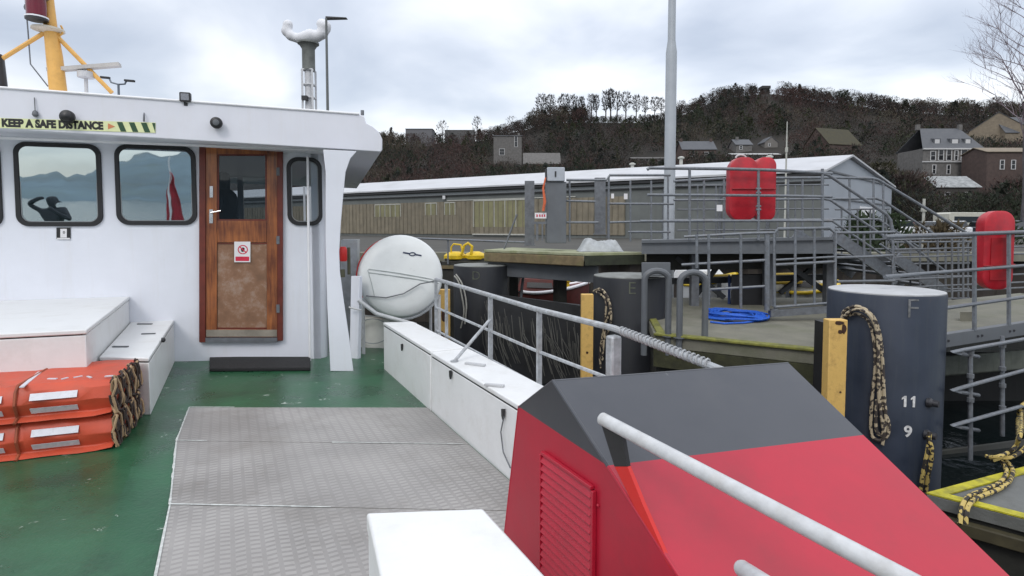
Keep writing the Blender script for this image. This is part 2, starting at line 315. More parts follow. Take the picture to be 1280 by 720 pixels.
near0 = PL[2][0]+dl*3.2; near0.z = .006
near1 = Vector((1.42, near0.y, deck_z(1.42)+.006))
PL[0][1] = Vector((1.42, PL[0][1].y, deck_z(1.42)+.006)); PL[1][1] = Vector((1.42, PL[1][1].y-.02, deck_z(1.42)+.006)); PL[2][1] = Vector((1.42, PL[2][1].y-.1, deck_z(1.42)+.006))
rows = PL+[[near0, near1]]
def lerp(a, b, t): return a+(b-a)*t
for i in range(3):
    A, B = rows[i]; Cc, D = rows[i+1]
    g = .004; u = (Cc-A).normalized()*g
    mb = MB(); n = 8
    for k in range(n):
        p = [lerp(A, B, k/n)+u, lerp(A, B, (k+1)/n)+u, lerp(Cc, D, (k+1)/n)-u, lerp(Cc, D, k/n)-u]
        for p_ in p: p_.z = deck_z(p_.x)+.006
        mb.hexa([p[3]-Vector((0,0,.005)), p[2]-Vector((0,0,.005)), p[1]-Vector((0,0,.005)), p[0]-Vector((0,0,.005))], [p[3], p[2], p[1], p[0]])
    tag(put('anti_slip_plate', mb, TREAD, smooth=0), kind='structure')
# white sealed edge of the plates, irregular
EDGE = mat('worn_white_sealant', (.5,.52,.5), .6, var=.3, vscale=30)
mb = MB(); pts = [rows[0][0], rows[1][0], rows[2][0], rows[3][0]]
for i in range(3):
    a, b = pts[i], pts[i+1]; n = 14
    for k in range(n):
        p, r_ = lerp(a, b, k/n), lerp(a, b, (k+1)/n); w = .005+.005*random.random()
        z = Vector((0,0,.0025)); x = Vector((w,0,0))
        mb.add([p-x*.9+z, p+x*.4+z, r_+x*.4+z, r_-x+z], [(0,1,2,3)])
p, r_ = rows[0][0], rows[0][1]
mb.add([p+Vector((0,.008,.0025)), p+Vector((0,-.004,.0025)), lerp(p,r_,.18)+Vector((0,-.004,.0025)), lerp(p,r_,.18)+Vector((0,.006,.0025))], [(0,1,2,3)])
for (i, t0, t1) in ((1, .0, .10), (1,.52,.98), (2, .0, .42)):
    p, r_ = rows[i]; n = 8
    for k in range(n):
        a, b = lerp(p, r_, t0+(t1-t0)*k/n), lerp(p, r_, t0+(t1-t0)*(k+1)/n); w = .004+.005*random.random(); a.z = deck_z(a.x)+.0095; b.z = deck_z(b.x)+.0095
        mb.add([a+Vector((0,w,0)), a-Vector((0,w,0)), b-Vector((0,w*.7,0)), b+Vector((0,w*.7,0))], [(3,2,1,0)])
tag(put('deck_edge_sealant', mb, EDGE, smooth=0), kind='structure')
# hull side of the ferry
mb = MB()
mb.box(XW-.04, XW, -7, 12, -1.9, deck_z(XW)+.10); mb.box(-7.04, -7.0, -7, 12, -1.9, .3); mb.box(-7.0, XW, -7.05, -7, -1.9, .35)
HULL = mat('black_hull_paint', (.02,.02,.022), .45, var=.2)
tag(put('ferry_hull', mb, HULL), 'black steel hull sides of the ferry below its green deck', 'hull')

# ---- deckhouse
WA, WB = 6.55, -.16
wu = Vector((1, WB, 0)).normalized(); wn = Vector((WB, -1, 0)).normalized(); wz = Vector((0,0,1))
def wp(x, y, off=0.0): return apl(x, y, Vector((0,WA,0))+wn*off, wn)
def onw(o, pts2, off=0.0): return [o+wu*a+wz*b+wn*off for a, b in pts2]
dh = thing('deckhouse', (0, WA, 0), 'white painted steel deckhouse with dark framed windows, brown door and overhanging roof edge', 'deckhouse')
Wc = al(407, 300, WA, WB); Wc.z = 0          # right corner of the wall
Wl = Vector((0,WA,0))-wu*4.6
def uz(x, y): p = wp(x, y); return (p-Vector((0,WA,0))).dot(wu), p.z
def wq(s, z, dep=0.0): return Vector((0,WA,0))+wu*s+wz*z-wn*dep
uD0, zD1 = uz(270, 192); uD1, zD0 = uz(336, 277); uN0, zN1 = uz(364, 202); uN1, zN0 = uz(398.5, 277)
uR = (Wc-Vector((0,WA,0))).dot(wu)-.14; TT = .07; ZB, ZT = -.12, 2.33
mb = MB()
def slabw(u0, u1, z0, z1): mb.prism([wq(u0,z0), wq(u1,z0), wq(u1,z1), wq(u0,z1)], -wn*TT)
slabw(-4.6, uD0, ZB, ZT); slabw(uD0, uD1, ZB, zD0); slabw(uD0, uD1, zD1, ZT); slabw(uD1, uN0, ZB, ZT); slabw(uN0, uN1, ZB, zN0); slabw(uN0, uN1, zN1, ZT)
outer = [wq(uN1,0)]+[wq(uR+.14*math.sin(rad(15*k)),0,.14-.14*math.cos(rad(15*k))) for k in range(7)]+[wq(uR+.14,0,1.0)]
inner = [wq(uR+.14-TT,0,1.0)]+[wq(uR+(.14-TT)*math.sin(rad(15*k)),0,.14-(.14-TT)*math.cos(rad(15*k))) for k in range(6,-1,-1)]+[wq(uN1,0,TT)]
mb.prism([p+wz*ZB for p in outer+inner], (0,0,ZT-ZB))
# side wall, forward wall with wheelhouse windows
E_s = uR+.14; DP = 3.4
mb.prism([wq(E_s-TT,ZB,1.0), wq(E_s,ZB,1.0), wq(E_s,ZB,DP), wq(E_s-TT,ZB,DP)], (0,0,1.40-ZB)); mb.prism([wq(E_s-TT,2.12,1.0), wq(E_s,2.12,1.0), wq(E_s,2.12,DP), wq(E_s-TT,2.12,DP)], (0,0,ZT-2.12))
for d0 in (2.1, 3.3): mb.prism([wq(E_s-TT,1.40,d0), wq(E_s,1.40,d0), wq(E_s,1.40,d0+.1), wq(E_s-TT,1.40,d0+.1)], (0,0,.72))
mb.prism([wq(-4.6,ZB,DP), wq(E_s-TT,ZB,DP), wq(E_s-TT,1.45,DP), wq(-4.6,1.45,DP)], -wn*TT); mb.prism([wq(-4.6,2.15,DP), wq(E_s-TT,2.15,DP), wq(E_s-TT,ZT,DP), wq(-4.6,ZT,DP)], -wn*TT)
for s0 in (-4.6,-3.4,-2.4,-1.4,-.35,E_s-TT-.09): mb.prism([wq(s0,1.45,DP), wq(s0+.08,1.45,DP), wq(s0+.08,2.15,DP), wq(s0,2.15,DP)], -wn*TT)
mb.prism([wq(-4.6,ZB), wq(-4.6,ZT), wq(-4.6,ZT,DP), wq(-4.6,ZB,DP)], -wu*TT)
put('wall', mb, WHITE, dh, smooth=40)
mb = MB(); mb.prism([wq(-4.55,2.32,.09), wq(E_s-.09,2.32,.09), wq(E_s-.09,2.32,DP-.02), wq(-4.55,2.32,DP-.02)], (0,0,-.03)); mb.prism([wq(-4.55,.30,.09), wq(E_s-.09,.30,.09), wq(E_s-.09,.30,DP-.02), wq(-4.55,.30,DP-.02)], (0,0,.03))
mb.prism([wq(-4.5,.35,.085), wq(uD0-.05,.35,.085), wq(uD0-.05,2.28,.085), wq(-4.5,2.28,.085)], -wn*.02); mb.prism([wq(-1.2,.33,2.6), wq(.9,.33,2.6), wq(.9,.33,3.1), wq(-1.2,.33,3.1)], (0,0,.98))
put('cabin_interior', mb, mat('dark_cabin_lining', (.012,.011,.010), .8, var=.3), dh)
# roof slab with the deep fascia, traced in its own plane 0.5 m in front of the wall
FO = .50
fp = lambda x, y, o=FO: wp(x, y, o)
tl, tr = fp(0,110), fp(449,143)
ztop = lambda p: tl.z+(tr.z-tl.z)*((p-tl).dot(wu)/((tr-tl).dot(wu)))
left = tl-wu*2.6; left.z = ztop(left); bl = fp(0,161); br = fp(476,190); b0 = bl-wu*2.6; b0.z = bl.z+(b0-bl).dot(wu)*(br.z-bl.z)/(br-bl).dot(wu)
poly = [left, tr, fp(455,145), fp(458,154), fp(466,158), fp(474,165), fp(478,174), fp(478,187), br, fp(440,187.5), b0]
mb = MB(); mb.prism(poly, -wn*5.6)
roof = put('roof', mb, FASCIA, dh, smooth=30, bevel=.008)
mb = MB(); mb.tube([left+wz*.004+wn*.004, tr+wz*.004+wn*.004], .011, 8); put('roof_lip', mb, LINER, roof)
mb = MB(); p = fp(453,144,FO-.25); mb.tube([p, p+wz*.05], .018, 8); mb.tube([fp(452,157,FO-.05), fp(452,148,FO-.05)], .012); put('roof_fitting', mb, STEEL, roof)
# wing plate that carries the roof corner
PD = .62
pw = lambda x, y: apl(x, y, Vector((0,WA,0))+wn*PD, wn)
poly = [pw(413,464), pw(442,464), pw(437,425), pw(431,385), pw(425,340), pw(424,315), pw(426,280), pw(429,245), pw(432,215), pw(438,198), pw(446,189), pw(404,187), pw(407,215), pw(407,300), pw(409,380)]
mb = MB(); mb.prism(poly, -wn*.05); put('wing_plate', mb, WHITE, dh, smooth=25, bevel=.004)
# windows
def window(x0, y0, x1, y1, rpx=16, glassm=None, tilt=1.25, fw=.040):
    c = wp((x0+x1)/2, (y0+y1)/2, .002); a = wp(x0, (y0+y1)/2); b = wp(x1, (y0+y1)/2); t = wp((x0+x1)/2, y0); u_ = wp((x0+x1)/2, y1)
    w = (b-a).dot(wu); h = t.z-u_.z; r = rpx/((x1-x0))*w
    out = rrect(w, h, r, 8); inn = rrect(w-2*fw, h-2*fw, max(.02, r-fw*.7), 8)
    mb = MB(); mb.ring(onw(c, out), onw(c, inn), wn*.018)
    fr = put('window', mb, RUBBER, dh, smooth=50, bevel=.004)
    i2 = rrect(w-2*fw-.004, h-2*fw-.004, max(.02, r-fw*.7), 8); i3 = rrect(w-2*fw-.016, h-2*fw-.016, max(.015, r-fw*.9), 8)
    mb = MB(); mb.ring(onw(c, i2, .002), onw(c, i3, .002), wn*.008); put('window_lining', mb, mat('grey_window_lining', (.25,.27,.28), .5), fr, smooth=50)
    tz = math.tan(rad(tilt)); pane = rrect(w-2*fw-.006, h-2*fw-.006, max(.02, r-fw*.7), 8)
    mb = MB(); n = len(pane)
    mb.add([c+wu*a_+wz*b_+wn*(.0095+b_*tz) for a_, b_ in pane], [tuple(range(n))])
    me_o = put('pane', mb, glassm or GLASSW, fr, smooth=0)
    return fr
WIN = [window(-103,177,3.5,284), window(20,179,129,283), window(145.5,182,246.5,281.5), window(359,197,403,282, rpx=14, glassm=GLASSD, tilt=0)]
# door
door_c = wp(305, 300)
def wbox(mb, x0, y0, x1, y1, o0, o1):
    p = [wp(x0,y1), wp(x1,y1), wp(x1,y0), wp(x0,y0)]
    p = [a+wn*o0 for a in p]; return mb.prism(p, wn*(o1-o0))
mb = MB(); wbox(mb, 250, 176, 258, 427, .003, .045); wbox(mb, 347, 180, 354, 425, .003, .045); mb2 = MB(); wbox(mb2, 250, 172, 354, 181, .003, .047)
dr = put('door_frame', mb, WOODD, dh, bevel=.004); put('lintel', mb2, WOODD, dr, bevel=.004)
mb = MB()
# stiles and rails of the door leaf, butted
for r4 in ((258,181.5,272,421), (334,181.5,347,421)): wbox(mb, *r4, .004, .032)
for r4 in ((272.2,181.5,333.8,193), (272.2,276,333.8,303), (272.2,411,333.8,421)): wbox(mb, *r4, .004, .0318)
door = put('door', mb, WOOD, dh, bevel=.003); tag(door, 'brown varnished wooden door with glazed upper half')
mb = MB(); wbox(mb, 272.3, 193.2, 333.7, 275.8, .004, .012); put('pane', mb, GLASSD, door, smooth=0)
mb = MB(); wbox(mb, 272.3, 303.2, 333.7, 410.8, .004, .020); put('lower_panel', mb, WOODP, door)
mb = MB()
for a in ((272.2,193,274.2,276), (331.8,193,333.8,276)): wbox(mb, *a, .012, .022)
for a in ((274.4,193,331.6,195), (274.4,274,331.6,276), (272.4,303.4,333.6,305), (272.4,409,333.6,410.6)): wbox(mb, *a, .0205, .0255)
put('glazing_bead', mb, WOODD, door)
mb = MB(); wbox(mb, 258, 421.3, 347, 426.8, .002, .05); put('sill', mb, STEELD, dr)
mb = MB(); wbox(mb, 258.5, 411.5, 346.5, 420, .0325, .036); put('kick_plate', mb, mat('worn_kick_plate', (.33,.29,.24), .5, metal=.4, var=.25), door)
mb = MB(); wbox(mb, 262.5, 262, 267, 279, .033, .038); wbox(mb, 263, 233, 267, 247, .033, .037)
a = wp(265, 266, .038); mb.tube([a, a+wn*.045, wp(276, 263.5, .083)], .0075, 8); put('handle', mb, CHROME, door)
mb = MB()
for yy in (215, 300, 385): wbox(mb, 346, yy-5, 350, yy+5, .0455, .052)
put('hinge', mb, STEELD, dr)
SIGNW = mat('white_sign_face', (.75,.74,.75), .4, var=.05); SIGNR = mat('red_sign_ink', (.6,.02,.06), .4, var=.1); INK = mat('black_ink', (.015,.015,.015), .5, var=.1)
mb = MB(); wbox(mb, 293.5, 302, 313.5, 327.5, .0325, .0345); sg = put('prohibition_sign', mb, SIGNW, door)
c = wp(303.5, 312, .035); ro = .048
mb = MB(); circ = [(math.cos(2*math.pi*k/28), math.sin(2*math.pi*k/28)) for k in range(28)]
mb.ring(onw(c, [(x*ro, y*ro) for x, y in circ]), onw(c, [(x*ro*.8, y*ro*.8) for x, y in circ]), wn*.001)
mb.prism([c+wu*x+wz*y for x, y in ((-.034,.026),(-.026,.034),(.034,-.026),(.026,-.034))], wn*.0012)
wbox(mb, 295, 320.5, 312, 326, .035, .0358); put('red_ring', mb, SIGNR, door)
mb = MB(); mb.prism([c+wu*x+wz*y-wn*.0004 for x, y in ((-.013,-.022),(.005,-.024),(.014,-.006),(.019,.012),(.004,.024),(-.012,.017),(-.019,.002))], wn*.0008); put('hand_symbol', mb, INK, door)
# slim white drain pipe in front of the wall
a = wp(384.5, 196, .10); b = wp(387.5, 452, .10)
mb = MB(); mb.tube([a, b], .013, 10); mb.lathe(b+Vector((0,0,-.01)), (0,0,1), [(.03,0),(.03,.012),(.014,.016)], 12); put('drain_pipe', mb, LINER, dh)
# small notice under the window
mb = MB(); wbox(mb, 71, 284.5, 88.5, 298.5, .003, .008); nt_ = put('notice_plate', mb, BLACKP, dh)
mb = MB(); wbox(mb, 76, 286, 84, 297, .0085, .010); wbox(mb, 72, 297.4, 88, 299.2, .0085, .0125); c = wp(80, 287, .0085); put('notice_print', mb, SIGNW, nt_)
c = wp(80,290.5,.0108); mb = MB(); mb.ring(onw(c, [(x*.008, y*.012) for x, y in circ]), onw(c, [(x*.004, y*.008) for x, y in circ]), wn*.001); put('lock_symbol', mb, INK, nt_)
# wiper at the leftmost window? none seen; waterline gutter shadow strip under the soffit
mb = MB(); mb.bar(fp(-120,168,.30), fp(430,189,.30), .02, .02); put('soffit_conduit', mb, LINER, dh)

# ---- sign strip on the fascia
SIGNY = mat('pale_yellow_green_sign', (.72,.76,.42), .45, var=.06, vscale=15)
SIGNG = mat('dark_green_sign_ink', (.02,.07,.03), .45, var=.1); SIGNO = mat('orange_sign_ink', (.62,.22,.09), .45)
st_ = thing('safety_sign_strip', fp(90,155), 'pale yellow strip on the roof edge reading KEEP A SAFE DISTANCE', 'sign')
z1 = .004
def fq(x, t, o=z1):   # along the strip: t 0 bottom .. 1 top
    yb, yt = 160.0+(x*.032), 147.5+(x*.030)
    return fp(x, yb+(yt-yb)*t, FO+o)
mb = MB(); mb.prism([fq(-70,0,.002), fq(194.5,0,.002), fq(194.5,1,.002), fq(-70,1,.002)], wn*.003); put('strip', mb, SIGNY, st_)
du = (fq(140,.5)-fq(0,.5)).normalized()
c = fq(67,.5,.0055)
lo = lettering('lettering', 'KEEP A SAFE DISTANCE', .088, INK, c, du, wz, st_, bold=.0058, extrude=.0006)
wtxt = (fq(131,.5)-fq(4,.5)).length; k = wtxt/max(1e-6, lo.dimensions.x if lo.dimensions.x > 0 else 1)
bpy.context.view_layer.update(); xs = [ (v.co+OFF[st_.name]-c).dot(du) for v in lo.data.vertices]; k = wtxt/(max(xs)-min(xs)); mid = (max(xs)+min(xs))/2
for v in lo.data.vertices:
    p = v.co+OFF[st_.name]-c; s_ = p.dot(du); v.co = v.co+du*((s_-mid)*k-s_)
mb = MB(); mb.prism([fq(135,.22,.0055), fq(144,.5,.0055), fq(135,.8,.0055)], wn*.001); put('triangle_mark', mb, SIGNO, st_)
mb = MB()
for x in (146, 161, 176, 190):
    w = 7 if x < 190 else 4; mb.prism([fq(x+5 if x < 190 else x+4,.04,.0055), fq(min(x+5+w,194),.04,.0055), fq(min(x+w,194),.96,.0055), fq(x,.96,.0055)], wn*.001)
put('diagonal_stripes', mb, SIGNG, st_)
# ---- fittings on the fascia
fl = thing('floodlight', fp(231,128), 'square black floodlight standing on the white roof edge', 'floodlight')
c = fp(231,121,FO+.03)
mb = MB(); mb.prism([c+wu*x+wz*y for x, y in rrect(.092,.086,.01,3)], -wn*.05); put('housing', mb, BLACKP, fl, bevel=.004)
mb = MB(); mb.prism([c-wn*.0502+wu*x+wz*y for x, y in rrect(.07,.06,.01,3)], -wn*.02); put('heat_sink', mb, BLACKP, fl)
mb = MB(); mb.prism([c+wn*.001+wu*x+wz*y for x, y in rrect(.066,.06,.006,3)], wn*.003); put('lens', mb, mat('led_lens', (.22,.23,.26), .15, var=.3, vscale=90), fl)
mb = MB(); mb.bar(c-wz*.075-wn*.03, c-wz*.03-wn*.03, .03, .012); put('bracket', mb, BLACKP, fl)
def round_lamp(px, py, nm, lab, r, face):
    t = thing(nm, fp(px,py), lab, 'loudspeaker' if face else 'horn')
    c = fp(px,py,FO); mb = MB()
    mb.lathe(c, wn, [(r*.5,0),(r*.55,.03),(r,.045),(r,.075),(r*.8,.082)], 24); put('housing', mb, RUBBER, t)
    mb = MB(); mb.lathe(c, wn, [(r*.55,.0825),(r*.5,.088),(r*.1,.092)] if face else [(r*.8,.082),(r*.7,.098),(r*.35,.11),(r*.05,.113)], 20); put('cone', mb, GREYP if face else BLACKP, t); return t
round_lamp(272,155,'loudspeaker','round black loudspeaker with grey centre on the roof edge above the door', .052, True)
round_lamp(88,147.5,'deck_horn','domed black horn overlapping the word DISTANCE on the sign strip', .056, False)
h1 = thing('cable_hook', fp(43,148), 'small dark hook and cable hanging on the roof edge above the word KEEP', 'hook')
mb = MB(); a = fp(43,122,FO+.01); b = fp(44,140,FO+.02); mb.tube([a,b], .004, 6); put('cable', mb, STEELD, h1)
mb = MB(); mb.lathe(b+wz*.015, (0,0,-1), [(.008,0),(.02,.015),(.024,.04),(.012,.055)], 10); put('hook', mb, STEELD, h1)
h2 = thing('cleat_pin', fp(180,150), 'thin dark pin fixed to the roof edge over the striped end of the sign', 'pin')
mb = MB(); mb.tube([fp(180,141,FO+.005), fp(180,144,FO+.03), fp(180,152,FO+.03)], [.004,.006,.009], 6); put('pin', mb, STEELD, h2)

# ---- mast on the roof
MY, MBp = 8.6, -.16
mp = lambda x, y: al(x, y, MY, MBp)
m_ = thing('signal_mast', mp(72,112), 'yellow steel mast with two diagonal stays rising from the deckhouse roof', 'mast')
mb = MB(); mb.tube([mp(73,116), mp(68,70), mp(63,34), mp(59,-8)], [.092,.085,.07,.06], 14); put('pole', mb, MASTY, m_)
mb = MB(); mb.tube([mp(60,38), mp(-8,80)], .026, 8); put('stay', mb, MASTY, m_)
mb = MB(); mb.tube([mp(68,42), mp(140,116)], .026, 8); put('stay', mb, MASTY, m_)
mb = MB(); c = mp(60,34); mb.lathe(c-wz*.07, (0,0,1), [(.05,0),(.17,.03),(.17,.05),(.05,.06)], 16); put('collar', mb, mat('pale_collar', (.6,.55,.45), .5), m_)
mb = MB(); mb.tube([mp(76,32)+wz*.0, mp(78,36), mp(78,42), mp(74,45)], .012, 6); mb.tube([mp(70,41), mp(76,44)], .02, 6); put('lug', mb, MASTY, m_)
lt = thing('navigation_light', mp(54,30), 'dark red signal lamp in a black housing on the yellow mast', 'signal lamp')
c = mp(54,30)+wn*.16
mb = MB(); mb.lathe(c-wz*.01, (0,0,1), [(.115,0),(.115,.03),(.1,.045)], 18); put('lamp_base', mb, BLACKP, lt); mb = MB(); mb.lathe(c+wz*.24, (0,0,1), [(.1,0),(.125,.02),(.125,.09),(.08,.11)], 18); put('housing', mb, BLACKP, lt)
mb = MB(); mb.lathe(c+wz*.036, (0,0,1), [(.098,0),(.102,.1),(.098,.204)], 18); put('lens', mb, mat('dark_red_lens', (.14,.006,.02), .2, var=.1), lt)
mb = MB(); mb.lathe(c+wz*.012, (0,0,1), [(.118,0),(.118,.016)], 18); put('white_band', mb, LINER, lt)
ra = thing('radar_scanner', mp(108,88), 'pale flat radar scanner bar beside the yellow mast', 'radar')
mb = MB(); mb.bar(mp(60,88), mp(150,81), .10, .045); put('scanner_bar', mb, mat('cream_grey_paint', (.45,.43,.40), .5), ra)
mb = MB(); c = mp(107,86); mb.lathe(c-wz*.42, (0,0,1), [(.02,0),(.02,.3),(.09,.31),(.09,.38)], 12); put('pedestal', mb, mat('grey_pedestal', (.5,.5,.5), .5), ra)
an = thing('wire_aerial', mp(36,60), 'thin black wire aerial beside the yellow mast', 'aerial')
mb = MB(); mb.tube([mp(31,-8), mp(35,40), mp(38,80), mp(60,108)], .008, 5); mb.lathe(mp(32,12), (0,0,1), [(.012,0),(.02,.03),(.012,.06)], 8); put('wire', mb, STEELD, an)
bk = thing('mast_fitting', mp(0,100), 'black upright fitting on the deckhouse roof at the left edge of the picture', 'fitting')
mb = MB(); mb.lathe(mp(-2,112), (0,0,1), [(.06,0),(.09,.02),(.07,.36),(.05,.42)], 12); put('body', mb, BLACKP, bk)

# ---- door mat
p = [q(262,465,.002), q(388,464,.002), q(388,450,.002), q(262,450,.002)]
mt = MB(); h = Vector((0,0,.035)); mt.hexa(p, [a+h for a in p])
tag(put('door_mat', mt, mat('black_ribbed_mat', (.014,.014,.015), .85, var=.3, bump=.6, bscale=120), loc=p[0], bevel=.008), 'long black rubber mat on the green deck in front of the brown door', 'door mat')

# ---- white boxes along the wall on the left
def locker(name, b4, t4, label, cat, group=None, lid=.03, catches=(), mats=WHITE2):
    """b4 / t4: bottom and top corners (near-left, near-right, far-right, far-left)"""
    b4 = [Vector(p) for p in b4]; t4 = [Vector(p) for p in t4]
    t = thing(name, b4[0], label, cat, group)
    hh = t4[0].z-b4[0].z; k = 1-lid/hh
    mid = [lerp(b4[i], t4[i], k) for i in range(4)]
    mb = MB(); mb.hexa(b4, [m-Vector((0,0,.009)) for m in mid]); put('body', mb, mats, t, bevel=.006)
    mbg = MB(); ins = lambda p: p+(c0_-p)*.02; c0_ = sum(mid, Vector())/4; g4 = [ins(m) for m in mid]; mbg.hexa([g-Vector((0,0,.012)) for g in g4], [g+Vector((0,0,.003)) for g in g4]); put('lid_gap', mbg, RUBBER, t)
    c = sum(t4, Vector())/4
    ex = lambda p: p+(Vector((p.x, p.y, c.z))-c).normalized()*Vector((1,1,0)).length*.006
    mb = MB(); e0 = [Vector((ex(m).x, ex(m).y, m.z)) for m in mid]; e1 = [Vector((ex(m).x, ex(m).y, m.z)) for m in t4]
    mb.hexa(e0, e1); put('lid', mb, mats, t, bevel=.007)
    return t
wallY = lambda X: WA+WB*X-.004
# tall box behind the orange floats
Xr, zt = -.83, .675
fy = 5.25
p1 = az(107,412,zt); pk = Vector((-.86, wallY(-.86), zt))
b = [(-3.4, p1.y+.35, 0), (p1.x, p1.y, 0), (pk.x, pk.y, 0), (-3.4, wallY(-3.4), 0)]
locker('storage_box', b, [(x, y, zt) for x, y, z in b], 'tall wide white deck box under the windows behind the orange floats', 'deck box')
# low box beside it
zl = .42; f0 = az(108,447,zl); f1 = az(186,447,zl); k1 = al(216,402,WA-.01,WB)
b = [(p1.x+.012, f0.y, 0), (f1.x, f1.y, 0), (-.48, wallY(-.48), 0), (pk.x+.012, wallY(pk.x), 0)]
t = locker('storage_box', b, [(x, y, zl) for x, y, z in b], 'low white deck box beside the tall box, left of the door', 'deck box')
mb = MB()
for (x0,y0,x1,y1) in ((141,434,160,434), (177,418,194,417.5), (172,405.5,190,405.5)):
    a, c = az(x0,y0,zl), az(x1,y1,zl); mb.bar(a+wz*.005, c+wz*.005, .022, .008)
put('hinge', mb, STEELD, t)
mb = MB(); a = ax(204,425,-.475); mb.lathe(Vector((f1.x+.02,a.y,a.z)), (1,0,0), [(.02,0),(.02,.02),(.008,.03)], 10); put('latch', mb, BLACKP, t)

# ---- long lockers on the right
LX0, LX1, LZ = 1.43, 1.745, .372
ys = [ax(480,458,LX0).y+.0, ax(539,444,LX0).y, ax(650,510,LX0).y-.25]
dz = deck_z(LX0)-.02
for i in range(2):
    y1, y0 = ys[i], ys[i+1]+(.006 if i == 0 else 0)
    b = [(LX0,y0,dz),(LX1,y0,dz),(LX1,y1,dz),(LX0,y1,dz)]
    if i == 0: b = [(LX0-.005,y0,dz),(LX1-.03,y0,dz),(LX1-.03,y1-.1,dz),(LX0,y1,dz)]
    tp = [(x, y, LZ+(.012 if i == 0 else 0)) for x, y, z in b]
    t = locker('seat_locker', b, tp, ['long white seat locker at the far end, next to the round life raft drum', 'long white seat locker whose near end is hidden by the red and black casing'][i], 'locker', 'white lockers along the ship rail')
    for (x, y) in (((503,433),) if i == 0 else ((564,467), (630,516))):
        mb = MB(); a = ax(x, y, LX0-.008); mb.prism([a+Vector((0,-.016,.028)), a+Vector((0,.016,.02)), a+Vector((0,.012,-.02)), a+Vector((0,0,-.04)), a+Vector((0,-.012,-.02))], (-.012,0,0))
        put('latch', mb, BLACKP, t)
    if i == 1:
        for (x, y, x2, y2) in ((582,455,606,458), (606,482,630,484)):
            a, c = az(x,y,LZ), az(x2,y2,LZ); mb = MB(); mb.bar(a+wz*.008, c+wz*.008, .03, .012); put('lifting_handle', mb, mat('pale_handle', (.45,.46,.47), .5), t)
        mb = MB(); mb.tube([ax(630,520,LX0-.014), ax(626,540,LX0-.02), ax(629,565,LX0-.02), ax(638,585,LX0-.015)], .004, 6); put('lanyard', mb, STEELD, t)

# ---- white box at the camera's feet
zt = .55
c4 = [az(460,642,zt), az(604,637,zt)]
fr_dir = (az(682,722,zt)-c4[1]); n1 = c4[1]+fr_dir*2.2; n0 = c4[0]+(az(478,722,zt)-c4[0])*2.4
b = [(n0.x, n0.y), (n1.x, n1.y), (c4[1].x, c4[1].y), (c4[0].x, c4[0].y)]
locker('deck_box', [(x, y, -.05) for x, y in b], [(x, y, zt) for x, y in b], 'white lidded box in the foreground beside the red casing', 'deck box', lid=.05)

